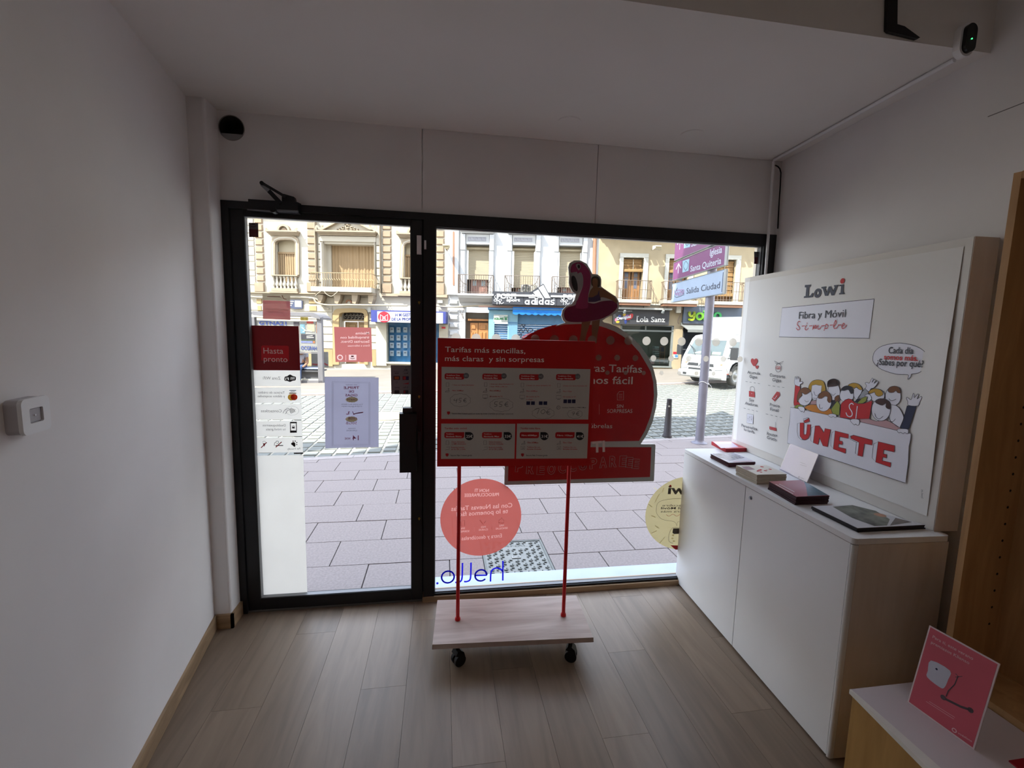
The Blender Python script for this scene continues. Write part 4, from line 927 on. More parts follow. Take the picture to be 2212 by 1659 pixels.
B = MB(); B.stroke(KP2, tv([(1512, 770), (1532, 790), (1500, 870), (1440, 930), (1420, 980)]), .0022, .001); B.stroke(KP2, tv([(1506, 800), (1572, 792)]), .0014, .001); B.stroke(KP2, tv([(1420, 1010), (1560, 1080), (1650, 1110)]), .006, .001)
B.disc(KP2, KP2.at('V', 1392, 992), .0065, .001, n=14); B.disc(KP2, KP2.at('V', 1650, 1112), .0065, .001, n=14); B.build('picture_scooter', mat('picture_grey', (84, 70, 78), .5), pk)
MB().disc(KP2, KP2.at('V', 1330, 724), .0028, .0012, n=12).build('picture_lens', inkb, pk)
rl = MB(); P = Plane((0, 0, ZTB + .004), (1, 0, 0), (0, 1, 0)); c = P.at('Z', 2206, 1650); rl.prect(P, (c[0] - .02, c[1] - .17, c[0] + .07, c[1] + .012), -.004, 0)
tag(rl.build('red_leaflet', mat('leaflet_red', (170, 30, 50), .4, .03, 8), loc=P.w(*c)), 'red leaflet lying on the low table in front of the pink card', 'leaflet')

# ---- unseen fill panels, added behind the viewer to brighten the room
fillm = mat('fill_glow', (255, 240, 226), .5, 0, 1, emit=ROOM_FILL)
for i, (x, y) in enumerate(((.2, -2.95), (1.05, -2.95), (.2, -4.6), (1.05, -4.6))):
    lp = thing('fill_panel', ['square ceiling panel light just behind the viewer on the button box side', 'square ceiling panel light just behind the viewer on the cabinet side', 'square ceiling panel light deep in the shop on the button box side', 'square ceiling panel light deep in the shop on the cabinet side'][i], 'ceiling light', (x, y, 2.86), 'ceiling lights in the rear of the shop')
    MB().box(x - .31, y - .31, 2.845, x + .31, y + .31, 2.86).build('frame', whitepl, lp); MB().box(x - .29, y - .29, 2.838, x + .29, y + .29, 2.845).build('glow_face', fillm, lp)

# ================================================================== STICKERS ON THE GLASS AND THE HANGING CUT-OUT
GP = Plane((0, .0264, 0), (1, 0, 0))
DG = .0005
def sticker(name, label, cat, k, pts, m, d0=0.0, d1=DG, group=None):
    q = GP.pts(k, pts); c = GP.w(sum(p[0] for p in q) / len(q), sum(p[1] for p in q) / len(q))
    t = thing(name, label, cat, c, group)
    sh_ = MB().poly(GP, q, d0, d1).build('sheet', m, t)
    return t, sh_
def prn(B, k, s, a, b, hpx, d=.0008, bold=0.0): 
    q = GP.pts(k, [a, b]); B.text(GP, s, q[0], q[1], d, GP.px(k, hpx), bold)
def rct(B, k, r, d=.0008): B.prect(GP, GP.rect(k, *r), DG, d)
def lines(B, k, L, wd, d=.0008, sm=0, close=False): B.stroke(GP, GP.pts(k, smooth(L, sm, close) if sm else L), wd, d, close and not sm)

brownf = mat('film_brown', (176, 112, 108), .5, .03, 8, kind='frost', amt=.2); tanf = mat('film_tan', (172, 160, 138), .5, .03, 8, kind='frost', amt=.2)
redd = mat('sticker_dark_red', (150, 12, 22), .55, .02, 6); redb = mat('sticker_bright_red', (214, 8, 26), .5, .02, 6)
whites = mat('sticker_white', (230, 227, 221), .7, .012, 6, kind='paper', amt=.9)
rosef = mat('sticker_rose', (176, 102, 96), .6, .02, 6, kind='paper', amt=.92)
lilac = mat('poster_lilac', (186, 184, 194), .7, .015, 6, kind='paper', amt=.9)
greyt = mat('sticker_print_grey', (120, 116, 120), .6, .02, 6, kind='paper', amt=.4); dkt = mat('sticker_print_dark', (60, 54, 58), .6, .02, 6)
pinkf = mat('film_pink', (172, 82, 72), .5, .02, 6, kind='frost', amt=.05); pinkt = mat('film_lettering', (212, 150, 140), .6, .01, 6, kind='frost', amt=.05)
yelf = mat('film_yellow', (206, 196, 162), .5, .02, 6, kind='frost', amt=.12)
blue = mat('vinyl_blue', (34, 30, 214), .4, .02, 6, kind='paper', amt=.5)
# upper left alarm sticker and its twin
for k, r, lab in (('A', (62, 175, 235, 432), 'small grey and maroon alarm sticker in the upper left corner of the door glass'), ('L', (1898, 338, 2040, 604), 'small grey and maroon alarm sticker in the upper right corner of the shop window')):
    x0, y0, x1, y1 = r; h = y1 - y0
    t, s_ = sticker('alarm_sticker', lab, 'sticker', k, [(x0, y0), (x1 - 5, y0 + 4), (x1, y1), (x0 + 6, y1)], mat('alarm_grey', (104, 100, 104), .5, .03, 8))
    B = MB(); rct(B, k, (x0 + 4, y0 + h * .46, x1 - 2, y1)); B.build('lower_field', mat('alarm_maroon', (84, 26, 40), .5, .03, 8), s_)
    B = MB(); rct(B, k, (x0 + 52, y0 + 6, x0 + 112, y0 + 34)); lines(B, k, [(x0 + 40, y0 + 62), (x0 + 80, y0 + 78), (x0 + 130, y0 + 56)], .003); B.build('emblem', dkt, s_)
t, s_ = sticker('tan_notice', 'faded brown and tan see-through notice high on the door glass', 'sticker', 'C', [(312, 151), (804, 173), (806, 506), (316, 488)], brownf)
B = MB(); B.poly(GP, GP.pts('C', [(308, 28), (804, 44), (804, 172), (312, 150)]), DG, .0009); B.build('upper_field', tanf, s_)
B = MB(); prn(B, 'C', 'SERVICIO OFICIAL', (765, 345), (345, 318), 26, .0011); prn(B, 'C', 'AUTORIZADO', (680, 385), (410, 372), 24, .0011); lines(B, 'C', [(735, 135), (690, 130), (660, 72)], .004, .0013); lines(B, 'C', [(620, 92), (400, 88)], .004, .0013); B.build('lettering', mat('notice_print', (150, 110, 106), .6, .02, 6, kind='paper', amt=.8), s_)
# goodbye sign
t, s_ = sticker('goodbye_sticker', 'dark red square goodbye sign above the white information column on the door', 'sticker', 'C', [(88, 604), (955, 618), (985, 1412), (120, 1405)], redd)
B = MB(); B.poly(GP, GP.pts('C', [(285, 985), (310, 965), (750, 968), (780, 985), (785, 1230), (760, 1250), (300, 1235), (285, 1220)]), DG, .0010); B.build('bright_field', redb, s_)
B = MB(); prn(B, 'C', 'Hasta', (328, 1108), (682, 1112), 104, .0014); prn(B, 'C', 'pronto', (332, 1252), (756, 1262), 100, .0014); B.build('lettering', mat('goodbye_letter', (250, 215, 210), .6), s_)
# white information column: five strips and one long blank sheet
ci = thing('information_column', 'column of white information strips down the left side of the door glass', 'sticker', GP.w(*GP.at('Z', 605, 1040)))
BG_, BD_, BR_ = MB(), MB(), MB()
for L in ([(140, 84), (980, 80), (992, 362), (160, 366)], [(165, 392), (994, 385), (1004, 662), (180, 668)], [(185, 692), (1006, 685), (1012, 962), (190, 966)], [(196, 992), (1012, 985), (1022, 1262), (202, 1268)], [(205, 1292), (1024, 1285), (1035, 1552), (210, 1560)]):
    MB().poly(GP, GP.pts('E', L), 0, DG).build('strip', whites, ci)
MB().poly(GP, GP.pts('Y', [(222, 664), (519, 660), (545, 1548), (265, 1557)]), 0, DG).build('blank_sheet', whites, ci)
prn(BG_, 'E', 'Zona WiFi', (632, 248), (318, 246), 52); prn(BG_, 'E', 'Tarjetas de crédito', (706, 500), (234, 498), 40); prn(BG_, 'E', 'y débito aceptadas', (710, 566), (222, 562), 40); prn(BG_, 'E', 'Contactless', (654, 834), (282, 832), 50); prn(BG_, 'E', 'Desbloqueamos', (720, 1086), (312, 1084), 40); prn(BG_, 'E', 'tu móvil gratis', (722, 1156), (372, 1158), 40); prn(BG_, 'E', 'Pet friendly', (985, 1500), (752, 1506), 34)
BWh = MB(); kk = MB(); prn(kk, 'E', 'Wi', (890, 252), (812, 252), 50, .0008, .0); prn(kk, 'E', 'Fi', (778, 258), (716, 256), 46, .0008, .0)
knocked_out(GP, smooth(GP.pts('E', [(698, 232), (712, 196), (750, 186), (800, 158), (850, 182), (900, 196), (908, 228), (896, 262), (850, 270), (800, 290), (750, 272), (708, 268)]), 4, True), kk, .0008).build('wireless_logo', dkt, ci)
B = MB(); rct(B, 'E', (786, 438, 910, 450)); B.build('card_stripe_blue', inklb, ci); B = MB(); rct(B, 'E', (784, 484, 912, 500)); B.disc(GP, GP.at('E', 822, 565), .0165, .0008, n=20); B.build('card_mark_gold', mat('print_gold', (222, 172, 70), .6, .02, 6, kind='paper', amt=.4), ci)
B = MB(); B.disc(GP, GP.at('E', 874, 562), .0165, .0010, n=20); B.build('card_mark_red', mat('print_orange_red', (214, 70, 40), .6, .02, 6, kind='paper', amt=.4), ci)
B = MB(); prn(B, 'E', 'VISA', (890, 478), (808, 478), 26); B.build('card_lettering', inklb, ci)
c = GP.at('E', 840, 806); rr = GP.px('E', 78); BG_.ring(GP, c, rr * 1.42, rr * 1.46, DG, .0008, n=40, ky=.72)
for i, q in enumerate((18, 34, 50, 66)): lines(BD_, 'E', [(890 - i * 22, 806 - q * .6 - 8), (876 - i * 24, 806), (890 - i * 22, 806 + q * .6 + 8)], .0028, .0008, 4)
lines(BG_, 'E', [(676, 848), (712, 790), (780, 768), (790, 790), (748, 806), (736, 842), (716, 858)], .0024, .0008, 4)
rct(BD_, 'E', (802, 1006, 922, 1032)); rct(BD_, 'E', (802, 1160, 922, 1200)); rct(BD_, 'E', (802, 1032, 816, 1160)); rct(BD_, 'E', (908, 1032, 922, 1160)); rct(BD_, 'E', (838, 1092, 886, 1124)); BD_.ring(GP, GP.at('E', 862, 1090), GP.px('E', 14), GP.px('E', 20), .0004, .0008, 0, 180)
BD_.poly(GP, smooth(GP.pts('E', [(818, 1400), (850, 1370), (890, 1382), (896, 1440), (876, 1452), (850, 1430)]), 4, True), .0008)
for x, y in ((856, 1352), (894, 1350), (922, 1376), (922, 1412)): BD_.disc(GP, GP.at('E', x, y), GP.px('E', 11), .0008, n=12)
rct(BD_, 'E', (540, 1422, 678, 1436)); lines(BR_, 'E', [(648, 1368), (550, 1456)], .0045, .0010); lines(BR_, 'E', [(380, 1376), (286, 1466)], .0045, .0010); BR_.poly(GP, GP.pts('E', [(312, 1390), (365, 1390), (340, 1452)]), .0009)
lines(BG_, 'E', [(520, 1430), (526, 1380), (550, 1376), (556, 1350), (590, 1352), (590, 1390), (560, 1396)], .0024, .0008, 3); BG_.ring(GP, GP.at('E', 338, 1374), GP.px('E', 24), GP.px('E', 28), DG, .0008, 0, 180)
rct(BD_, 'E', (876, 966, 1004, 978)); rct(BD_, 'E', (876, 1264, 1018, 1276)); rct(BD_, 'E', (870, 1556, 1034, 1580))
BG_.build('lettering', greyt, ci); BD_.build('pictogram', dkt, ci); BR_.build('ban_mark', mat('ban_red', (190, 44, 52), .6), ci); None
# rose square about alarms
q_ = GP.pts('D', [(250, 680), (884, 694), (902, 1278), (275, 1278)]); t = thing('alarm_advert', 'rose red square advert with mirrored white lettering in the middle of the door glass', 'sticker', GP.w(*GP.at('D', 570, 980)))
B = MB(); prn(B, 'D', 'Máxima', (850, 806), (616, 808), 42, .0005, .01); prn(B, 'D', 'tranquilidad con', (852, 876), (360, 880), 42, .0005, .01); prn(B, 'D', 'Securitas Direct.', (856, 950), (362, 950), 42, .0005, .01); prn(B, 'D', 'Entra e infórmate', (856, 1014), (484, 1018), 32, .0005)

cc_ = GP.at('D', 352, 1202); k0 = len(B.v); no, ni = GP.px('D', 50), GP.px('D', 31)
B.add([GP.w(cc_[0] + r_ * math.cos(2 * math.pi * i / 30), cc_[1] + r_ * math.sin(2 * math.pi * i / 30), .0005) for r_ in (no, ni) for i in range(30)], [(i, (i + 1) % 30, 30 + (i + 1) % 30, 30 + i) for i in range(30)])
B.poly(GP, GP.pts('D', [(502, 1248), (632, 1248), (632, 1155), (502, 1155)]), .0005); lines(B, 'D', [(450, 1160), (450, 1252)], .002, .0005)
s_ = knocked_out(GP, q_, B, .0005).build('sheet', rosef, t); B.build('lettering', mat('advert_print', (232, 196, 188), .6, .01, 6, kind='frost', amt=.02), t)
B = MB(); rct(B, 'D', (542, 1172, 586, 1194), .0013); lines(B, 'D', [(530, 1212), (560, 1222), (600, 1214)], .003, .0013); B.build('emblem', inkdr, s_)
# lilac poster
t, s_ = sticker('lilac_poster', 'pale lilac paper poster taped on the lower door glass, print showing through', 'poster', 'F', [(85, 258), (965, 268), (965, 1402), (96, 1420)], lilac)
BG_, BR_, BY_ = MB(), MB(), MB()
L = GP.pts('F', [(210, 335), (822, 345), (822, 1365), (210, 1385)]); BG_.stroke(GP, L, .0014, .0008, True); L = GP.pts('F', [(228, 352), (806, 362), (806, 1350), (226, 1366)]); BG_.stroke(GP, L, .001, .0008, True)
prn(BR_, 'F', 'TRIPLE', (652, 452), (396, 454), 40, .0012, .025); prn(BR_, 'F', 'DE', (564, 512), (480, 512), 36, .0012, .025); prn(BR_, 'F', 'GIGAS', (622, 574), (424, 574), 38, .0012, .025); prn(BG_, 'F', 'esta navidad', (614, 392), (432, 394), 18)
prn(BG_, 'F', 'Si te cambias ahora tendrás', (704, 714), (360, 712), 22); prn(BG_, 'F', 'el triple de gigas para siempre', (694, 746), (362, 744), 22); prn(BG_, 'F', 'Llamadas', (590, 1104), (468, 1106), 22); prn(BG_, 'F', 'ILIMITADAS', (612, 1142), (440, 1142), 22)
for i, (x, y, r_) in enumerate(((528, 628, 112), (522, 946, 108))):
    n = 28; BY_.poly(GP, GP.pts('F', [(x + (r_ if j % 2 else r_ * .82) * math.cos(2 * math.pi * j / n), y + (r_ if j % 2 else r_ * .82) * .45 * math.sin(2 * math.pi * j / n)) for j in range(n)]), .0008)
prn(BR_, 'F', 'GRATIS', (610, 642), (446, 642), 26, .0012, .01); prn(BR_, 'F', '15GB', (606, 950), (470, 950), 36, .0012, .01); prn(BR_, 'F', '50GB', (610, 1030), (432, 1030), 44, .0012); prn(BR_, 'F', '14', (640, 1288), (536, 1288), 80, .0012, .005); prn(BR_, 'F', ',90€', (520, 1280), (410, 1280), 36, .0012)
lines(BR_, 'F', [(710, 832), (600, 850), (560, 870), (540, 820), (560, 860), (700, 838)], .004, .0012); lines(BR_, 'F', [(490, 828), (470, 830), (480, 862), (440, 862)], .004, .0012, 3)
BG_.build('grey_print', greyt, s_); BR_.build('rose_print', mat('poster_rose', (176, 104, 130), .6, .02, 6, kind='paper', amt=.4), s_); BY_.build('starburst', mat('poster_yellow', (204, 188, 140), .6, .02, 6, kind='paper', amt=.5), s_)
# card logos plate
t, s_ = sticker('card_logo_sticker', 'dark grey sticker of payment card logos at the right edge of the door glass', 'sticker', 'F', [(1162, 66), (1492, 70), (1494, 542), (1172, 538)], mat('logo_plate', (120, 113, 112), .6, .03, 8, kind='paper', amt=.45))
B = MB(); prn(B, 'F', 'BBVA', (1434, 158), (1376, 158), 26, .0009, .03); lines(B, 'F', [(1398, 104), (1408, 120), (1418, 104)], .0016, .0009)
prn(B, 'F', 'Verified by', (1306, 178), (1206, 176), 14); prn(B, 'F', 'VISA', (1296, 208), (1224, 208), 20, .0009, .02); prn(B, 'F', 'SecureCode', (1452, 180), (1358, 178), 14); prn(B, 'F', 'Master', (1442, 208), (1372, 208), 20, .0009, .01)
rct(B, 'F', (1206, 242, 1312, 306)); rct(B, 'F', (1356, 246, 1456, 308)); rct(B, 'F', (1224, 474, 1302, 528)); rct(B, 'F', (1368, 474, 1450, 528)); prn(B, 'F', 'pay', (1300, 440), (1222, 438), 26); prn(B, 'F', 'G Pay', (1446, 440), (1366, 438), 26); B.ring(GP, GP.at('F', 1262, 344), .0035, .0045, DG, .0008, n=14); B.build('dark_print', inkk, s_)
B = MB(); rct(B, 'F', (1222, 252, 1296, 296), .0013); B.build('orange_logo', mat('logo_orange', (150, 78, 30), .6), s_)
B = MB(); rct(B, 'F', (1364, 252, 1408, 302), .0013); B.poly(GP, GP.pts('F', [(1356, 372), (1460, 348), (1452, 378)]), .0009); rct(B, 'F', (1376, 482, 1400, 522), .0013); B.build('red_logo', inkdr, s_)
B = MB(); rct(B, 'F', (1408, 252, 1450, 302), .0013); B.build('blue_logo', inkb, s_)
# round pink film, blue greeting, round yellow film
c = GP.at('W', 515, 435); rx = abs(GP.at('W', 193, 435)[0] - GP.at('W', 837, 435)[0]) / 2; ry = abs(GP.at('W', 515, 130)[1] - GP.at('W', 515, 742)[1]) / 2
t = thing('round_pink_sticker', 'round translucent pink sticker with mirrored white lettering low on the shop window', 'sticker', GP.w(*c))
cpk = c; B = MB()
for s1, a, b, h, bo in (('NON TI', (575, 232), (463, 230), 24, .02), ('PREOCCUPAREEE', (655, 262), (380, 270), 24, .02), ('Con las Nuevas Tarifas', (762, 352), (275, 382), 34, .01), ('te lo ponemos fácil', (728, 398), (318, 426), 34, .01), ('MÁS', (695, 503), (658, 507), 14, .01), ('SENCILLAS', (725, 524), (630, 530), 14, .01), ('MÁS', (550, 515), (512, 518), 14, .01), ('CLARAS', (568, 536), (495, 540), 14, .01), ('SIN', (385, 526), (355, 529), 14, .01), ('SORPRESAS', (420, 549), (318, 556), 14, .01), ('Entra y descúbrelas', (678, 592), (358, 616), 30, .005)): prn(B, 'W', s1, a, b, h, .0005, bo)
BL_ = B; knocked_out(GP, [(cpk[0] + rx * math.cos(2 * math.pi * i / 64), cpk[1] + ry * math.sin(2 * math.pi * i / 64)) for i in range(64)], BL_, .0005).build('sheet', pinkf, t); BL_.build('lettering', pinkt, t); B = MB(); lines(B, 'W', [(505, 458), (530, 488), (548, 466)], .004); r = GP.rect('W', 355, 460, 382, 500); B.stroke(GP, [(r[0], r[1]), (r[2], r[1]), (r[2], r[3]), (r[0], r[3])], .0025, .0008, True); lines(B, 'W', [(655, 478), (655, 455), (668, 450), (676, 436), (684, 452), (696, 454), (694, 478), (655, 478)], .0025)
lines(B, 'W', [(598, 500), (598, 530)], .0012); lines(B, 'W', [(460, 512), (460, 545)], .0012); B.build('line_icon', pinkt, t)
hl = MB(); wd = GP.px('W', 12.5); HPn = GP
def wpt(L, sm=0): hl.stroke(GP, GP.pts('W', smooth(L, sm) if sm else L), wd, .0006)
wpt([(687, 783), (686, 932)]); wpt([(683, 862), (668, 845), (640, 836), (610, 846), (592, 872), (588, 940)], 4)
def ringW(x, y, r): 
    a = GP.at('W', x, y); rr = GP.px('W', r); hl.ring(GP, a, rr - wd / 2, rr + wd / 2, .0002, .0006, n=36)
a = GP.at('W', 512, 895); rr = GP.px('W', 46); hl.ring(GP, a, rr - wd / 2, rr + wd / 2, .0002, .0006, 0, 318, 36); wpt([(466, 896), (556, 893)])
wpt([(433, 797), (430, 905), (420, 935), (395, 945), (382, 944)], 4); wpt([(365, 800), (362, 910), (350, 942), (326, 952), (312, 950)], 4); ringW(249, 908, 48); hl.disc(GP, GP.at('W', 165, 958), GP.px('W', 9), .0006, n=16)
tag(hl.build('greeting_lettering', blue, loc=GP.w(*GP.at('W', 430, 900))), 'blue mirrored greeting lettering at the bottom left corner of the shop window', 'lettering')
c = GP.at('W', 2142, 402); rx = abs(c[0] - GP.at('W', 1822, 402)[0]); ry = abs(GP.at('W', 2142, 112)[1] - GP.at('W', 2142, 690)[1]) / 2
t = thing('round_yellow_sticker', 'round pale yellow sticker on the shop window, half hidden by the white cabinet', 'sticker', GP.w(*c))
s_ = MB().disc(GP, c, rx, 0, DG, 64, ry / rx).build('sheet', yelf, t)
B = MB(); prn(B, 'W', 'Lowi', (2292, 250), (1998, 245), 70, .0008, .03); r_ = smooth(GP.pts('W', [(1908, 370), (1925, 315), (2000, 290), (2140, 284), (2290, 300), (2360, 370), (2320, 440), (2140, 470), (2080, 468), (2072, 500), (2050, 468), (1960, 450), (1916, 410)]), 5, True); B.stroke(GP, r_, .0016, .0008, True)
for s1, a, b, bo in (('Entra y descubre', (2330, 344), (1955, 346), 0), ('la Fibra y el Móvil', (2330, 368), (1945, 368), .02), ('de la manera más', (2330, 394), (1943, 394), 0)): prn(B, 'W', s1, a, b, 18, .0008, bo)
L = [(2040, 640), (2008, 620), (2012, 560), (2040, 516), (2090, 516)]; lines(B, 'W', L, .0022, .0008, 4); B.poly(GP, GP.pts('W', [(2042, 520), (2200, 520), (2200, 560), (2050, 566), (2036, 556)]), .0008); B.build('lettering', mat('yellow_sticker_print', (98, 92, 84), .6), s_)
B = MB()
for L in ([(1850, 330), (1872, 350)], [(1870, 420), (1900, 430)], [(1868, 560), (1910, 540)], [(1900, 310), (1930, 250)], [(1935, 640), (1975, 590)], [(1900, 500), (1930, 520)], [(1960, 230), (1968, 200)], [(1895, 200), (1915, 215)]): lines(B, 'W', L, .005)
for x, y in ((2030, 575), (2024, 600), (2036, 622)): B.disc(GP, GP.at('W', x + 12, y), .008, .0010, n=12, ky=.7)
B.build('streamers', mat('yellow_sticker_pale', (236, 226, 190), .6, .01, 6, kind='paper', amt=.5), s_)
B = MB(); B.disc(GP, GP.at('W', 2020, 182), .0065, .0012, n=14); lines(B, 'W', [(2095, 410), (2070, 424), (2040, 408), (2010, 424), (1988, 412)], .002, .001, 3); B.poly(GP, GP.pts('W', [(2020, 655), (2200, 660), (2200, 690), (2060, 690)]), .0008); B.build('red_print', inkr, s_)

# cut-out display fixed to the outer face of the window
CP = Plane((0, .0375, 0), (1, 0, 0))
co = thing('cutout_display', 'big round red cut-out display topped by a flamingo swim ring figure in the window', 'display', CP.w(*CP.at('Z', 1250, 860)))
foam = mat('foam_board', (196, 196, 190), .7, .02, 6)
N_ = lambda L: CP.pts('N', L); S_ = lambda L: CP.pts('S', L); R_ = lambda L: CP.pts('R', L)
rightarc = S_([(575, 808), (640, 822), (750, 870), (900, 972), (1010, 1085), (1100, 1212), (1163, 1345)]) + N_([(252, 180), (288, 330), (303, 540), (282, 750), (222, 1000), (130, 1200), (32, 1347)])
cxm = CP.at('Z', 1241, 860)[0]
leftarc = [(2 * cxm - p[0], p[1]) for p in reversed(rightarc)][:-4]
banner = R_([(2010, 352), (2140, 352), (2150, 362), (2136, 700), (2128, 706), (712, 742), (705, 735), (715, 372)])
flam = S_([(0, 850), (60, 830), (118, 812), (88, 780), (70, 725), (85, 660), (130, 612), (190, 592), (226, 545), (246, 470), (205, 445), (176, 395), (160, 340), (164, 250), (154, 150), (170, 100), (220, 70), (300, 70), (370, 106), (412, 170), (438, 230), (500, 236), (536, 262), (548, 300), (546, 380), (570, 400), (650, 455), (720, 500), (752, 550), (762, 610), (748, 668), (700, 712), (620, 748), (560, 788)])
outline = banner + leftarc[3:] + flam + rightarc
cb_ = MB().poly(CP, outline, -.010, 0.0).build('backing', foam, co)
inner_r = S_([(500, 846), (600, 876), (700, 915), (800, 972), (900, 1055), (1000, 1165), (1078, 1295)]) + N_([(192, 170), (234, 350), (245, 560), (230, 720), (188, 900), (100, 1130), (2, 1300)])
inner_l = [(2 * cxm - p[0], p[1]) for p in reversed(inner_r)]
cred = mat('cutout_red', (190, 20, 24), .6, .02, 5)
MB().poly(CP, inner_l + S_([(0, 858), (110, 835), (300, 828)]) + inner_r, .0006).build('red_field', cred, co); MB().poly(CP, R_([(748, 400), (1000, 380), (2110, 380), (2097, 665), (740, 705)]), .0008).build('red_banner', cred, co)
cdd = .0012
def cpart(name, col, L, d=cdd, sm=0):
    return MB().poly(CP, S_(smooth(L, sm, True) if sm else L), d).build(name, mat('cutout_' + name, tuple(int(c_ * .82) for c_ in col), .6, .05, 12), co)
cpart('swim_ring', (150, 26, 84), [(100, 720), (112, 665), (150, 628), (235, 602), (262, 545), (385, 572), (460, 584), (560, 556), (690, 552), (738, 600), (722, 655), (650, 715), (540, 768), (420, 792), (300, 806), (170, 802), (118, 775)], cdd, 3)
cpart('flamingo_neck', (196, 60, 120), [(182, 216), (184, 150), (212, 108), (285, 90), (345, 118), (400, 190), (420, 260), (414, 380), (392, 470), (386, 575), (380, 640), (240, 640), (262, 545), (300, 450), (326, 370), (330, 285), (305, 212), (262, 232), (255, 205)], cdd + .0004, 2)
cpart('flamingo_beak', (206, 200, 200), [(182, 222), (250, 208), (262, 230), (300, 212), (326, 290), (322, 372), (290, 440), (246, 470), (206, 438), (184, 380), (176, 300)], cdd + .0006, 2)
cpart('beak_tip', (40, 36, 38), [(190, 262), (222, 256), (246, 296), (262, 360), (263, 425), (242, 438), (208, 396), (190, 330)], cdd + .0010, 2)
cpart('eye_white', (214, 200, 206), [(240, 130), (262, 108), (292, 118), (300, 150), (278, 190), (262, 172)], cdd + .0010, 2); cpart('eye', (70, 30, 50), [(262, 132), (276, 120), (290, 134), (288, 160), (276, 166), (264, 152)], cdd + .0014, 2)
cpart('figure_hair', (74, 52, 34), [(424, 300), (440, 268), (480, 258), (520, 276), (532, 330), (522, 388), (470, 380), (430, 366)], cdd + .0008, 3)
cpart('figure_skin', (176, 122, 84), [(440, 300), (470, 280), (500, 300), (505, 350), (500, 390), (560, 404), (640, 460), (710, 510), (735, 560), (725, 585), (690, 555), (620, 525), (545, 510), (530, 545), (470, 560), (396, 555), (396, 480), (420, 420), (445, 390), (440, 350)], cdd + .0010, 2)
cpart('swim_top', (92, 60, 104), [(392, 512), (440, 510), (500, 478), (514, 430), (520, 432), (524, 480), (540, 545), (470, 566), (390, 566)], cdd + .0014)
cpart('figure_leg', (170, 118, 84), [(312, 806), (420, 794), (400, 860), (372, 940), (344, 1060), (276, 1060), (300, 950)], cdd + .0002); cpart('figure_leg', (160, 110, 78), [(436, 794), (530, 776), (520, 860), (500, 950), (490, 1060), (440, 1060), (430, 900)], cdd + .0002)
B = MB(); DL = .0020
def tsuf(k, full, suf, a, b, h, bold=0.0):
    q = CP.pts(k, [a, b]); wf = lambda s: (max(v[0] for v in text_geo(s, bold)[0]) - min(v[0] for v in text_geo(s, bold)[0]))
    p1 = np.array(q[1]); p0 = p1 + (np.array(q[0]) - p1) * wf(full) / wf(suf); B.text(CP, full, p0, p1, DL, CP.px(k, h), bold)
tsuf('S', 'Con las Nuevas Tarifas', 'as Tarifas', (470, 1398), (1030, 1410), 92, .01); tsuf('S', 'te lo ponemos fácil', 'os fácil', (482, 1542), (918, 1546), 92, .01)
tsuf('R', 'Entra y descúbrelas', 'brelas', (1558, 196), (1735, 198), 42, .005); tsuf('R', 'NON TI', 'TI', (1545, 430), (1666, 420), 104, .03)
for s1, a, b, h in (('SIN', (1752, 684), (1812, 684), 32), ('SORPRESAS', (1664, 730), (1895, 730), 36)): q = CP.pts('X', [a, b]); B.text(CP, s1, q[0], q[1], DL, CP.px('X', h), .0)
L = CP.pts('X', [(1757, 560), (1775, 535), (1815, 532), (1815, 612), (1757, 612)]); B.stroke(CP, L, .0016, DL, True)
for y in (560, 576, 592): L = CP.pts('X', [(1770, y), (1803, y)]); B.stroke(CP, L, .0014, DL)
B.stroke(CP, CP.pts('X', [(1592, 652), (1592, 745)]), .001, DL)
B.build('lettering', mat('cutout_lettering', (236, 222, 216), .6, .01, 6), co)
Bw = MB()
for i, (ch, x, y, h, rot) in enumerate((('P', 845, 612, 92, -.05), ('R', 950, 630, 92, -.04), ('E', 1050, 636, 92, -.03), ('O', 1152, 634, 92, -.02), ('C', 1255, 622, 92, .0), ('C', 1355, 606, 90, .03), ('U', 1455, 592, 90, .06), ('P', 1556, 580, 96, .09), ('A', 1648, 572, 100, .05), ('R', 1742, 564, 100, .0), ('E', 1835, 560, 98, -.03), ('E', 1895, 568, 92, -.05), ('E', 1955, 580, 88, -.07))):
    c = CP.at('R', x, y); w_ = CP.px('R', 74); hh = CP.px('R', h); cc, ss = math.cos(rot), math.sin(rot); m = MB()
    m.text(CP, ch, (c[0] - w_ / 2 * cc, c[1] - w_ / 2 * ss), (c[0] + w_ / 2 * cc, c[1] + w_ / 2 * ss), DL, hh, .035)
    for L in loops_of(m.v, m.f): Bw.stroke(CP, [((np.array(m.v[k]) - CP.o) @ CP.u, (np.array(m.v[k]) - CP.o) @ CP.v) for k in L], .0022, DL + .0003 + i * .00002, True)
Bw.build('outline_lettering', mat('cutout_lettering2', (190, 168, 164), .6), co)

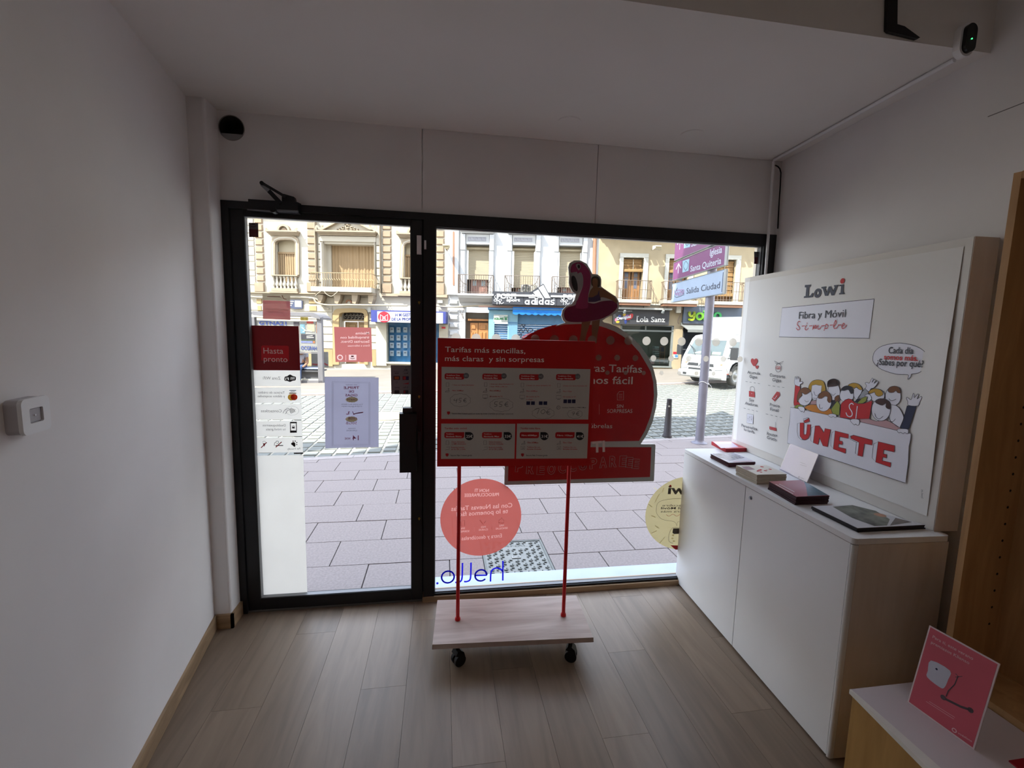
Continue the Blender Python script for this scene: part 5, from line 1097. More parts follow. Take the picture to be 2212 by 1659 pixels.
# ================================================================== STREET: PAVEMENT, ROAD
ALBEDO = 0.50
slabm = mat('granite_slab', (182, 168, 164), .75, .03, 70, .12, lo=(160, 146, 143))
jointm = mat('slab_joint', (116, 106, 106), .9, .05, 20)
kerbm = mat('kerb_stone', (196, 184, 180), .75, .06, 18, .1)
GZ = -.05
def kerb_y(x): return 3.353 + .140 * x
pv = struct('pavement')
MB().add([(-6, .07, GZ - .012), (9, .07, GZ - .012), (9, kerb_y(9), GZ - .012), (-6, kerb_y(-6), GZ - .012)], [(0, 1, 2, 3)]).build('joint_bed', jointm, pv)
rows = [.075, .185, .530, .883, 1.228, 1.578, 1.925, 2.262, 2.575, 2.900, 3.240, 3.58, 3.92, 4.26]
offs = [-.20, -.466, -.715, -.433, -.672, -.396, -.642, -.876, -.612, -.88, -.62, -.9, -.6]
HX0, HX1, HY0, HY1 = .288, .745, .275, .764        # utility cover
for j in range(len(rows) - 1):
    y0, y1 = rows[j], rows[j + 1]; lx = .527; x = offs[j] - lx * 5
    while x < 5.6:
        a, b = x, x + lx; x += lx
        if a > -.2 and a < .1 and j in (3,): pass
        ya, yb = min(y1, kerb_y(a) - .13), min(y1, kerb_y(b) - .13)
        if ya <= y0 + .02 and yb <= y0 + .02: continue
        if b < -2.4: continue
        pcs = [(a, b, y0, None)]
        if y1 > HY0 and y0 < HY1 and b > HX0 and a < HX1:
            pcs = []
            if a < HX0 - .02: pcs.append((a, HX0, y0, None))
            if b > HX1 + .02: pcs.append((HX1, b, y0, None))
            if y1 > HY1 + .03: pcs.append((max(a, HX0), min(b, HX1), HY1, None))
            if y0 < HY0 - .03: pcs.append((max(a, HX0), min(b, HX1), y0, HY0))
        for (p, q, yy, yt) in pcs:
            t1y, t2y = (yt, yt) if yt else (min(y1, kerb_y(p) - .13), min(y1, kerb_y(q) - .13))
            t1y, t2y = max(t1y, yy + .004), max(t2y, yy + .004); g = .0035
            dz = random.uniform(-.0012, .0012)
            P = Plane((p, yy, GZ + dz), (1, 0, 0), (0, 1, 0))
            MB().poly(P, [(g, g), (q - p - g, g), (q - p - g, t2y - yy - g), (g, t1y - yy - g)], -.02, 0).build('paving_slab', slabm, pv, loc=(p, yy, GZ))
for i in range(14):
    a = -3.2 + i * .72; b = a + .716
    MB().add([(a, kerb_y(a) - .125, GZ - .2), (b, kerb_y(b) - .125, GZ - .2), (b, kerb_y(b), GZ - .2), (a, kerb_y(a), GZ - .2), (a, kerb_y(a) - .125, GZ), (b, kerb_y(b) - .125, GZ), (b, kerb_y(b), GZ - .002), (a, kerb_y(a), GZ - .002)], [(3, 2, 1, 0), (4, 5, 6, 7), (0, 1, 5, 4), (1, 2, 6, 5), (2, 3, 7, 6), (3, 0, 4, 7)]).build('kerb_stone', kerbm, pv, loc=(a, kerb_y(a), GZ))
uc = thing('utility_cover', 'square cast iron utility cover let into the pavement close to the window', 'utility cover', ((HX0 + HX1) / 2, (HY0 + HY1) / 2, GZ))
iron = mat('cast_iron', (172, 172, 166), .5, .06, 14, .2, metal=.2); irond = mat('cast_iron_dark', (146, 148, 143), .6, .06, 14)
UP_ = Plane((HX0, HY0, GZ), (1, 0, 0), (0, 1, 0)); UW, UH = HX1 - HX0, HY1 - HY0
MB().prect(UP_, (.004, .004, UW - .004, UH - .004), -.02, -.004).build('lid', iron, uc)
B = MB(); f_ = .016
for r in ((.002, .002, UW - .002, f_), (.002, UH - f_, UW - .002, UH - .002), (.002, f_, f_, UH - f_), (UW - f_, f_, UW - .002, UH - f_)): B.prect(UP_, r, -.02, .001)
B.build('frame', irond, uc)
B = MB()
for i in range(9):
    for j in range(9):
        cx_, cy_ = .045 + i * (UW - .09) / 8, .045 + j * (UH - .09) / 8
        if 2 < i < 6 and 3 < j < 5 or (j == 7 and 1 < i < 7): continue
        B.ring(UP_, (cx_, cy_), .009, .016, -.004, .003, 30 + 180 * ((i + j) % 2), 250 + 180 * ((i + j) % 2), 8)
o = B.build('raised_pattern', irond, uc); o['kind'] = 'stuff'
c = (UW * .5, UH * .5); B = MB().prect(UP_, (c[0] - .03, c[1] - .016, c[0] + .03, c[1] + .016), -.004, .002); B.build('plate', mat('plate_pale', (206, 204, 198), .5), uc)
B = MB(); B.ring(UP_, (c[0] - .016, c[1]), .004, .008, .001, .003, 0, 180, 8); B.prect(UP_, (c[0] - .004, c[1] - .002, c[0] + .004, c[1] + .002), 0, .003); B.prect(UP_, (c[0] + .008, c[1] - .007, c[0] + .024, c[1] + .007), 0, .003); B.text(UP_, 'CANAL', (.12, UH - .085), (.34, UH - .085), .001, .02); B.build('emblem', irond, uc)

FA_ = math.radians(-10); FO = np.array([-3.473, 16.0, 0.0])
FP = Plane(FO, (math.cos(FA_), math.sin(FA_), 0))
def base_z(u): return -.19 + .0275 * u
def ground(x, y):
    """street level between the near kerb and the far house fronts"""
    u = (np.array([x, y, 0]) - FO) @ FP.u; yf = FO[1] + (x - FO[0]) * math.tan(FA_); yk = kerb_y(x); t = (y - yk) / (yf - yk)
    return (GZ - .075) * (1 - t) + base_z(u) * t
road_joint = mat('road_mortar', (206, 198, 180), .9, .04, 12); settm = mat('road_sett', (142, 144, 138), .85, .05, 14, .2)
farpv = mat('far_pavement', (152, 143, 131), .85, .07, 1.6, .1, stretch=(1, 3, 1))
def far_edge(x): return 9.2 + .137 * x
rd = struct('road')
B = MB(); xs_ = [-14 + i * 2 for i in range(19)]
for a, b in zip(xs_[:-1], xs_[1:]):
    ys_ = lambda x: [kerb_y(x) + (far_edge(x) - kerb_y(x)) * t for t in (0, .33, .66, 1)]
    for (ya0, ya1), (yb0, yb1) in zip(zip(ys_(a)[:-1], ys_(a)[1:]), zip(ys_(b)[:-1], ys_(b)[1:])):
        B.add([(a, ya0, ground(a, ya0)), (b, yb0, ground(b, yb0)), (b, yb1, ground(b, yb1)), (a, ya1, ground(a, ya1))], [(0, 1, 2, 3)])
B.build('road_bed', road_joint, rd)
# setts: columns running away from the window
cells = []; wv = .192
for i in range(-26, 52):
    x = i * wv; y = kerb_y(x) + .10; k_ = 0
    while y < far_edge(x) - .15:
        L = .20 + .05 * ((i * 7 + k_ * 3) % 5) / 4; cells.append((x, y, L)); y += L; k_ += 1
MH = (-.96, 6.0)
cells = [c for c in cells if (c[0] + wv / 2 - MH[0]) ** 2 + ((c[1] + .1 - MH[1])) ** 2 > .22 and -5.2 < c[0] < 9.5]
def shows(c): return (-1.9 < c[0] - .0 * c[1] < .2 and c[1] < 7.5) or (2.6 < c[0] < 6.2 and c[1] < 6.5)
near = sorted([c for c in cells if shows(c)], key=lambda c: c[1])[:300]; ns = set(near)
B = MB()
def sett(B, c):
    x, y, L = c; g = .012; z = ground(x + .1, y + .1); h = .014 + random.uniform(-.003, .003)
    P = Plane((x, y, z), (1, 0, 0), (0, 1, 0)); B.prect(P, (g, g, wv - g, L - g), -.02, h, .008); return z
for c in near: Bs = MB(); z = sett(Bs, c); Bs.build('sett', settm, rd, loc=(c[0], c[1], z))
for c in cells:
    if c not in ns: sett(B, c)
o = B.build('far_setts', settm, rd, fix=False); o['kind'] = 'stuff'
B = MB()
mh = thing('manhole_cover', 'round stone ringed manhole cover in the road seen through the door', 'manhole cover', (MH[0], MH[1], ground(*MH)))
P = Plane((MH[0], MH[1], ground(*MH) + .004), (1, 0, 0), (0, 1, 0)); MB().disc(P, (0, 0), .33, -.02, .010, 32).build('lid', mat('cover_stone', (176, 168, 142), .85, .1, 30), mh); MB().ring(P, (0, 0), .33, .40, -.02, .012, n=32).build('ring', mat('cover_ring', (196, 190, 172), .8, .06, 20), mh)
fpv = struct('far_pavement'); B = MB()
for a, b in zip(xs_[:-1], xs_[1:]):
    yf = lambda x: FO[1] + (x - FO[0]) * math.tan(FA_) + .4
    for t0, t1_ in ((0, .5), (.5, 1)):
        q = lambda x, t: far_edge(x) + (yf(x) - far_edge(x)) * t
        B.add([(a, q(a, t0), ground(a, q(a, t0)) + .03), (b, q(b, t0), ground(b, q(b, t0)) + .03), (b, q(b, t1_), ground(b, q(b, t1_)) + .03), (a, q(a, t1_), ground(a, q(a, t1_)) + .03)], [(0, 1, 2, 3)])
B.build('concrete_surface', farpv, fpv)
B = MB()
for a, b in zip(xs_[:-1], xs_[1:]):
    B.add([(x, far_edge(x) + d, ground(x, far_edge(x)) + z) for x in (a, b) for d, z in ((-.06, -.03), (-.06, .034), (.12, .034))], [(0, 1, 4, 3), (1, 2, 5, 4)])
B.build('kerb_line', kerbm, fpv)

# ================================================================== HOUSES ACROSS THE STREET
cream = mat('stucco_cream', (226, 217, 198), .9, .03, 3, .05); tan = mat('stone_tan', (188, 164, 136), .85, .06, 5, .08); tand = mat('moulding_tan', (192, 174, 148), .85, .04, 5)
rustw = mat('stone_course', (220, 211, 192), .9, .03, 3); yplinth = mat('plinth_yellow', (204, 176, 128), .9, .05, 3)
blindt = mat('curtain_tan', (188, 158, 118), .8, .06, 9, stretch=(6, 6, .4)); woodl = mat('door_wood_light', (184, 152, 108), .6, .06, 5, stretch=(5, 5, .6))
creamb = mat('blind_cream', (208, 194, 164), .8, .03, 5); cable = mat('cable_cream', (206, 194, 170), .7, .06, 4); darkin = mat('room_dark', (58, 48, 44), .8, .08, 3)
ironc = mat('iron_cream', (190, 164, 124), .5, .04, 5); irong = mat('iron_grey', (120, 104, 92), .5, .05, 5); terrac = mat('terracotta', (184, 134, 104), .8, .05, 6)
whitew = mat('wall_white', (228, 229, 229), .9, .025, 2.5, .06); beigew = mat('wall_beige', (204, 186, 152), .9, .05, 3, .06); whitef = mat('surround_white', (220, 217, 204), .85, .03, 4)  # white, beige and surround tones are the houses' own colours
def fr(k, *r): return FP.rect(k, *r)
def fpart(name, m, par, k, *r, d0=0, d1=.06, ins=0.0): return MB().prect(FP, fr(k, *r), d0, d1, ins).build(name, m, par)
def fpoly(name, m, par, k, L, d0=0, d1=.06): return MB().poly(FP, FP.pts(k, L), d0, d1).build(name, m, par)
def shiftr(r, du): return (r[0] + du, r[1], r[2] + du, r[3])

# ---------------- ornate cream house (left)
uL0, uL1 = -14.0, FP.at('G', 266, 700)[0]
h1 = thing('town_house', 'ornate cream town house with tan quoins, pediment and bowed balcony across the street', 'building', FP.w(0, base_z(0)))
wA = fr('A', 545, 480, 905, 1410); du3 = FP.at('B', 1395, 700)[0] - FP.at('A', 475, 700)[0]
wM = fr('B', 145, 400, 975, 1150); door1 = fr('D', 345, 432, 775, 1322); hm = fr('D', 1150, 612, 1700, 1285)
uHM1 = FP.at('I', 60, 500)[0]; hm = (hm[0], hm[1], uHM1, hm[3])
MB().holes(FP, (uL0, -1.0, uL1, 6.3), [wA, shiftr(wA, du3), wM, door1, hm], .55).build('wall', cream, h1)
# quoins and stone courses, one block each
proto = None
def block_row(par, name, m, u0, u1, v0, v1, d=.06, ins=.03):
    return MB().prect(FP, (u0, v0, u1, v1), 0, d, ins).build(name, m, par)
def quoins(k, x0, x1, ybase, ytop, pitch, frac=.86, up=0):
    a = FP.at(k, x0, ytop)[0]; b = FP.at(k, x1, ytop)[0]; v0 = FP.at(k, x0, ybase)[1]; ph = FP.px(k, pitch); v = v0; first = None
    while v < 5.6:
        if first is None: first = block_row(h1, 'quoin_block', tan, a, b, v, v + ph * frac)
        else: copy_at(first, h1, FP.w(0, v - v0, 0) - FO + np.array(ORG[first.name]))
        v += ph
qb = [('A', 178, 325, 1222, 455, 130), ('A', 1112, 1262, 1222, 440, 134), ('B', 1104, 1246, 1052, 200, 122), ('G', 26, 184, 1152, 110, 150)]
for q in qb: quoins(*q)
for k, r in (('A', (178, 1245, 352, 1418)), ('A', (1110, 1245, 1284, 1418)), ('B', (1098, 1072, 1262, 1232)), ('G', (24, 1170, 190, 1402))): fpart('quoin_base', tan, h1, k, *r, d1=.09, ins=.02)
def courses(u0, u1, vs, d=.03):
    for a, b in zip(vs[:-1], vs[1:]): block_row(h1, 'stone_course', rustw, u0, u1, b + .012, a - .012, d, .012)
cv = [FP.at('A', 100, y)[1] for y in (100, 230, 365, 498, 604, 768, 872, 1028, 1134, 1290, 1420)]
courses(FP.at('A', 20, 700)[0] - .9, FP.at('A', 168, 700)[0], cv)
gv = [FP.at('D', 150, y)[1] for y in (300, 430, 556, 683, 808, 934, 1056)]
courses(FP.at('C', 1362, 700)[0] - 3.3, FP.at('D', 232, 700)[0], gv); courses(FP.at('D', 848, 700)[0], FP.at('D', 972, 700)[0], gv)
fpart('plinth', yplinth, h1, 'D', -300, 1060, 232, 1345, d1=.05); fpart('plinth', yplinth, h1, 'D', 905, 1070, 972, 1345, d1=.05)
for k, r in (('C', (205, 130, 305, 222)), ('C', (222, 245, 305, 345)), ('C', (1140, 148, 1288, 218)), ('C', (1146, 250, 1290, 352))): fpart('quoin_block', yplinth, h1, k, *r, d1=.05, ins=.02)
fpart('string_course', tand, h1, 'A', -300, 1418, 1300, 1452, d1=.14, ins=.02); r = fr('B', 1100, 1232, 1240, 1292); MB().prect(FP, (r[0], r[1], uL1, r[3]), 0, .14, .02).build('string_course', tand, h1)
MB().prect(FP, (uL0, 6.0, uL1, 6.3), 0, .35, .02).build('cornice', tand, h1)
def balustrade_window(du):
    sh_ = lambda L: [(p[0] + du, p[1]) for p in L]
    def pr(name, m, *r, d0=0, d1=.06, ins=0.0): return MB().prect(FP, shiftr(fr('A', *r), du), d0, d1, ins).build(name, m, h1)
    def po(name, m, L, d0=0, d1=.06): return MB().poly(FP, sh_(FP.pts('A', L)), d0, d1).build(name, m, h1)
    # arched infill of the opening head, surround, cornice, half-round crest
    arcp = [(545, 560), (555, 525), (590, 500), (650, 490), (730, 487), (820, 490), (875, 503), (900, 530), (905, 560)]
    po('arch_head', tand, [(540, 560)] + arcp + [(910, 560), (910, 470), (540, 470)], -.12, .03)
    fs = MB(); inn = FP.pts('A', [(545, 1112)] + arcp + [(905, 1112)]); outp = FP.pts('A', [(478, 1112), (476, 540), (490, 470), (550, 425), (640, 412), (730, 408), (830, 414), (910, 430), (958, 470), (975, 540), (978, 1112)])
    for o_, i_ in ((outp, inn),): fs.poly(FP, sh_(o_ + list(reversed(i_))), 0, .07)
    wf_ = fs.build('window_surround', tand, h1)
    MB().stroke(FP, sh_(FP.pts('A', [(510, 1112), (510, 560), (540, 490), (620, 455), (730, 448), (850, 458), (925, 505), (940, 560), (942, 1112)])), .05, .078).build('moulding', cream, wf_)
    cor_ = MB()
    for i, (xa, xb, ya, yb, d) in enumerate(((470, 965, 404, 416, .10), (455, 970, 384, 404, .16), (440, 975, 362, 384, .22), (420, 985, 336, 362, .28))): cor_.prect(FP, shiftr(fr('A', xa, ya, xb, yb), du), 0, d)
    cor_.build('window_cornice', tand, h1)
    c = FP.at('A', 708, 330); c = (c[0] + du, c[1]); R_ = FP.px('A', 120)
    MB().ring(FP, c, R_ * .68, R_, 0, .14, 0, 180, 20).build('crest_arch', tand, h1); MB().ring(FP, c, 0.01, R_ * .45, 0, .07, 0, 180, 14).build('crest_shell', tan, h1)
    for s_, x0 in ((1, 425), (-1, 960)):
        L = smooth(FP.pts('A', [(x0, 330), (x0 - 12 * s_ + 6, 300), (x0 + 10 * s_, 305), (x0 + 35 * s_, 325)]), 4); MB().stroke(FP, sh_(L), .05, .20).build('crest_scroll', tand, h1)
    rb = shiftr(fr('A', 545, 690, 905, 1400), du)
    MB().prect(FP, shiftr(fr('A', 545, 480, 905, 700), du), -.5, -.20).build('blind_head', creamb, h1)
    MB().prect(FP, shiftr(fr('A', 545, 688, 905, 722), du), -.3, -.15).build('blind_box', woodl, h1)
    n = 9
    for i in range(n):
        a = rb[0] + (rb[2] - rb[0]) * i / n; b = rb[0] + (rb[2] - rb[0]) * (i + 1) / n; MB().prect(FP, (a + .006, rb[1], b - .006, rb[3]), -.3, -.18, .004).build('blind_slat', blindt, h1)
    pr('rail', tand, 488, 1112, 968, 1142, d0=-.05, d1=.16, ins=.01); pr('balustrade_base', tand, 498, 1352, 962, 1414, d0=-.05, d1=.16, ins=.01); pr('sill_ledge', tand, 470, 1414, 985, 1440, d0=0, d1=.2)
    vb = FP.at('A', 600, 1352)[1]; vt = FP.at('A', 600, 1142)[1]; H = vt - vb; first = None
    prof = [(.055, 0), (.055, .06 * H), (.035, .10 * H), (.06, .22 * H), (.075, .34 * H), (.05, .52 * H), (.03, .74 * H), (.045, .80 * H), (.03, .84 * H), (.055, .92 * H), (.055, H)]
    for x in (520, 588, 655, 720, 787, 853, 920):
        u = FP.at('A', x, 1250)[0] + du; p = FP.w(u, vb, .06)
        if first is None: first = MB().lathe(p, prof, 10).build('baluster', cream, h1, loc=p)
        else: copy_at(first, h1, p)
balustrade_window(0.0); balustrade_window(du3)
# middle bay: pediment, columns, curtain, bowed iron balcony on corbels
cor_ = MB()
for xa, xb, ya, yb, d in ((92, 1005, 280, 302, .14), (80, 1012, 260, 280, .22), (65, 1022, 236, 260, .30)): cor_.prect(FP, fr('B', xa, ya, xb, yb), 0, d)
cor_.build('bay_cornice', tand, h1)
fpoly('tympanum', cream, h1, 'B', [(150, 218), (540, -10), (930, 218)], 0, .03)
for L in ([(120, 216), (160, 216), (545, 20), (545, -20)], [(960, 216), (920, 216), (535, 20), (535, -20)]): fpoly('raking_cornice', tand, h1, 'B', L, 0, .2)
B = MB()
for cx_, cy_, r_ in ((540, 150, 36), (470, 175, 26), (610, 175, 26), (420, 190, 18), (660, 190, 18), (510, 120, 20), (570, 120, 20), (380, 200, 12), (710, 200, 12), (540, 195, 22)): B.ring(FP, FP.at('B', cx_, cy_), FP.px('B', r_ * .5), FP.px('B', r_), .02, .10, 20, 330, 12)
B.build('tympanum_carving', tand, h1)
for L in ([(48, 200), (50, 160), (75, 155), (100, 190), (140, 185), (165, 150), (140, 150)], [(1030, 200), (1025, 160), (1000, 158), (980, 190), (945, 185), (915, 150), (940, 148)]): MB().stroke(FP, smooth(FP.pts('B', L), 4), .07, .16).build('scroll_ornament', tand, h1)
fpart('lintel', cream, h1, 'B', 98, 312, 1000, 396, d1=.06); fpart('opening_head', cream, h1, 'B', 145, 400, 975, 432, d0=-.40, d1=-.02)
for x0, x1 in ((104, 150), (972, 1000)): fpart('side_column', cream, h1, 'B', x0, 402, x1, 1150, d1=.12, ins=.03)
for x0, x1 in ((58, 102), (1004, 1062)):
    vs = [FP.at('B', 80, y)[1] for y in (312, 438, 562, 684, 808, 932, 1060, 1150)]
    for a, b in zip(vs[:-1], vs[1:]): r = fr('B', x0, 500, x1, 600); block_row(h1, 'stone_course', rustw, r[0], r[2], b + .01, a - .01, .05, .01)
for x0, x1 in ((20, 48), (1066, 1088)): fpart('pilaster_strip', tand, h1, 'B', x0, 0, x1, 1230, d1=.16, ins=.02)
fpart('inner_jamb', cream, h1, 'B', 145, 400, 212, 1150, d0=-.5, d1=-.30)
B = MB(); r = fr('B', 212, 430, 972, 1150); n = 60; V = []
for i in range(n + 1):
    t = i / n; V += [FP.w(r[0] + (r[2] - r[0]) * t, v_, -.40 + .018 * math.sin(t * 90) + .01 * math.sin(t * 37)) for v_ in (r[1], r[3])]
B.add(V, [(2 * i, 2 * i + 2, 2 * i + 3, 2 * i + 1) for i in range(n)], True); B.build('curtain', blindt, h1)
sl_ = fr('B', 44, 1152, 998, 1228); MB().prect(FP, sl_, 0, .55).build('balcony_slab', cream, h1)
B = MB(); bl_, br_ = FP.at('B', 44, 1150)[0], FP.at('B', 1000, 1150)[0]; v0, v1 = FP.at('B', 500, 1152)[1], FP.at('B', 500, 932)[1]
bal = MB().tube([FP.w(bl_, v1, .05), FP.w(bl_, v1, .53), FP.w(br_, v1, .53), FP.w(br_, v1, .05)], .014, 6).build('balcony_rail', ironc, h1)
def sbar(p_u, d_, out): # bowed bar
    return [FP.w(p_u, v1, d_), FP.w(p_u, v1 - (v1 - v0) * .35, d_), FP.w(p_u + out[0] * .0, v0 + (v1 - v0) * .38, d_ + out[1]), FP.w(p_u, v0, d_ - .02)]
nb = 26; first = None
for i in range(nb + 1):
    u = bl_ + (br_ - bl_) * i / nb; p = FP.w(u, v0, .53)
    L = [FP.w(u, v1, .53), FP.w(u + .0, v1 - (v1 - v0) * .40, .54), FP.w(u + .09, v0 + (v1 - v0) * .46, .64), FP.w(u + .05, v0 + (v1 - v0) * .15, .58), FP.w(u + .01, v0, .53)]
    if first is None: first = MB().tube(L, .010, 5, False).build('balcony_bar', ironc, bal, loc=p)
    else: copy_at(first, bal, p)
for s_, u in ((-1, bl_), (1, br_)):
    for d_ in (.1, .2, .3, .42): MB().tube([FP.w(u, v1, d_), FP.w(u + s_ * .08, v0 + (v1 - v0) * .42, d_), FP.w(u, v0, d_)], .010, 5, False).build('balcony_bar', ironc, bal)
for L in ([(115, 1270), (200, 1270), (190, 1330), (150, 1420), (115, 1400)], [(370, 1262), (480, 1262), (470, 1340), (430, 1418), (385, 1400)], [(655, 1262), (755, 1262), (745, 1340), (715, 1415), (665, 1400)], [(915, 1262), (1005, 1262), (1000, 1340), (975, 1415), (925, 1400)]): fpoly('corbel', tand, h1, 'B', L, 0, .36)
fpart('soffit_band', tand, h1, 'B', 100, 1230, 1010, 1268, d1=.42, ins=.01)
for x0, x1 in ((196, 372), (748, 928)): fpart('corbel_panel', cream, h1, 'B', x0, 1300, x1, 1410, d1=.04, ins=.02)
c = FP.at('B', 570, 1392); MB().ring(FP, c, FP.px('B', 32), FP.px('B', 54), 0, .12, 0, 180, 16).build('roundel', terrac, h1); MB().disc(FP, c, FP.px('B', 28), 0, .10, 16).build('roundel_plate', cream, h1)
# street door under the balcony
B = MB(); ou = FP.pts('D', [(240, 1322), (240, 470), (262, 405), (310, 372), (540, 362), (780, 376), (820, 410), (838, 470), (838, 1322)]); inn = FP.pts('D', [(345, 1322), (345, 500), (356, 455), (400, 436), (570, 430), (720, 438), (764, 456), (775, 500), (775, 1322)])
ds = MB().poly(FP, ou + list(reversed(inn)), 0, .08).build('door_surround', yplinth, h1)
fpoly('door_arch_fill', yplinth, h1, 'D', [(340, 425), (780, 425), (780, 505), (764, 458), (720, 440), (570, 432), (400, 438), (356, 458), (340, 505)], -.2, -.01)
fpart('fanlight', darkin, h1, 'D', 345, 430, 775, 552, d0=-.55, d1=-.42)
B = MB()
for i in range(7):
    x = 380 + i * 62
    for (dx, dy, r_, a0) in ((0, 500, 24, 0), (26, 465, 17, 90), (26, 535, 17, 200), (-20, 530, 12, 30)): B.ring(FP, FP.at('D', x + dx, dy), FP.px('D', r_ * .62), FP.px('D', r_), -.41, -.39, a0, a0 + 290, 10)
B.build('fanlight_scrollwork', mat('iron_pale', (206, 200, 190), .5), h1)
fpart('door_transom', tand, h1, 'D', 345, 552, 775, 585, d0=-.5, d1=-.30)
for x0, x1 in ((372, 585), (600, 772)):
    dl = fpart('door_leaf', woodl, h1, 'D', x0, 590, x1, 1322, d0=-.5, d1=-.42)
    for y0, y1 in ((625, 780), (800, 1020), (1050, 1290)): MB().prect(FP, inset(fr('D', x0 + (60 if x0 < 500 else 12), y0, x1 - 22, y1), .01), -.42, -.39, .02).build('door_panel', woodl, dl)
# agency shop
cream2 = mat('shop_front_cream', (236, 228, 206), .85, .04, 4)
fpart('shop_pier', cream2, h1, 'D', 975, 610, 1150, 1340, d1=.06)
MB().prect(FP, (hm[0], hm[1], hm[2], hm[3]), -.5, -.30).build('shop_display', mat('display_blue', (74, 150, 206), .5, .12, 1.5, stretch=(1, 1, .4)), h1)
gr = MB().prect(FP, hm, -.10, -.09).build('shop_window_pane', glassmat('shop_glass', (.92, .97, 1), .05), h1)
first = None
for i in range(7):
    for j, y in enumerate((685, 822, 952, 1090)):
        r = fr('D', 1178 + i * 115, y, 1245 + i * 115, y + 92)
        if r[2] > hm[2]: continue
        p = FP.w(r[0], r[1], -.2); s_ = MB().prect(FP, r, -.22, -.20).build('property_sheet', mat('sheet_white', (236, 240, 244), .7), h1)
        MB().prect(FP, (r[0] + (r[2] - r[0]) * .22, r[1] + (r[3] - r[1]) * .5, r[0] + (r[2] - r[0]) * .76, r[1] + (r[3] - r[1]) * .72), -.2, -.197).build('sheet_picture', inkg, s_)
fpart('shop_sill', cream, h1, 'D', 1140, 1285, 1700, 1310, d1=.1)
sgb = fr('D', 910, 418, 1570, 605); u1_ = FP.at('I', 196, 300)[0]
ag = thing('shop_sign', 'blue ended white shop sign with round red emblem over the blue display window', 'shop sign', FP.w(sgb[0], sgb[1]))
MB().prect(FP, (sgb[0] + .10, sgb[1], u1_, sgb[3] + .02), .01, .50).build('box', mat('sign_blue', (70, 80, 160), .5), ag)
SGP = Plane(FP.w(0, 0, .5), FP.u); r = SGP.rect('D', 988, 422, 1570, 602); MB().prect(SGP, (r[0], r[1], u1_ - .1, r[3]), 0, .01).build('white_face', mat('sign_white', (236, 238, 246), .5), ag)
MB().disc(SGP, SGP.at('D', 1106, 512), SGP.px('D', 104), .01, .02, 32, .9).build('emblem_disc', mat('sign_red', (222, 40, 62), .5), ag)
B = MB(); wdt = SGP.px('D', 14); B.stroke(SGP, SGP.pts('D', [(1042, 568), (1044, 470), (1104, 516), (1168, 470), (1170, 568), (1042, 568)]), wdt, .026); B.stroke(SGP, SGP.pts('D', [(1086, 570), (1086, 520)]), wdt, .026); B.stroke(SGP, SGP.pts('D', [(1124, 570), (1124, 520)]), wdt, .026); B.stroke(SGP, SGP.pts('D', [(1086, 536), (1124, 536)]), wdt, .026); B.build('emblem', mat('sign_white', (236, 238, 246)), ag)
B = MB(); wf = lambda s: (max(v[0] for v in text_geo(s, .03)[0]) - min(v[0] for v in text_geo(s, .03)[0]))
for s1, s0, a, b, h in (('H M GESTION', 'H M GEST', (1296, 500), (1562, 498), 48), ('DE LA PROPIEDAD', 'DE LA PROP', (1232, 572), (1560, 572), 46)):
    q = [np.array(p) for p in SGP.pts('D', [a, b])]; p1 = q[0] + (q[1] - q[0]) * wf(s1) / wf(s0); B.text(SGP, s1, q[0], p1, .016, SGP.px('D', h), .03)
B.build('lettering', mat('sign_navy', (74, 80, 150), .5), ag)
tag(fpart('junction_box', whitef, None, 'D', 846, 352, 896, 430, d0=.02, d1=.16), 'white junction box on the cream wall left of the red emblem sign', 'junction box')
nm = thing('street_plate', 'dark blue notice plate with white square on the cream house wall', 'sign', FP.w(*FP.at('C', 930, 230)))
fpoly('plate', mat('plate_blue', (84, 92, 122), .5), nm, 'C', [(760, 150), (1000, 150), (1042, 170), (1040, 305), (900, 315), (760, 270)], .04, .08); fpart('white_field', whitef, nm, 'C', 905, 165, 1022, 278, d0=.08, d1=.085)
B = MB(); [B.prect(FP, fr('C', 812, y, 888 - i * 20, y + 18), .08, .085) for i, y in enumerate((168, 204, 240))]; B.build('lettering', whitef, nm)
def fcable(k, L, r, label, m=cable, d=.14):
    q = [FP.w(*p, d) for p in smooth(FP.pts(k, L), 5)]; tag(MB().tube(q, r, 6).build('wall_cable', m, loc=q[0]), label, 'cable')
fcable('B', [(0, 1325), (70, 1330), (120, 1400), (300, 1435), (600, 1432), (900, 1436), (1250, 1440), (1560, 1442)], .035, 'thick cable bundle running along the cream house below its big balcony', d=.45)
fcable('B', [(120, 1290), (230, 1212), (300, 1270), (380, 1298), (470, 1230), (500, 1212)], .012, 'thin white looped wire hanging under the big balcony', d=.58)
fcable('C', [(90, 85), (300, 105), (810, 100), (1120, 108), (1280, 130), (1360, 190), (1400, 260), (1520, 310)], .035, 'thick cable bundle on the cream house left of the street door', d=.1)

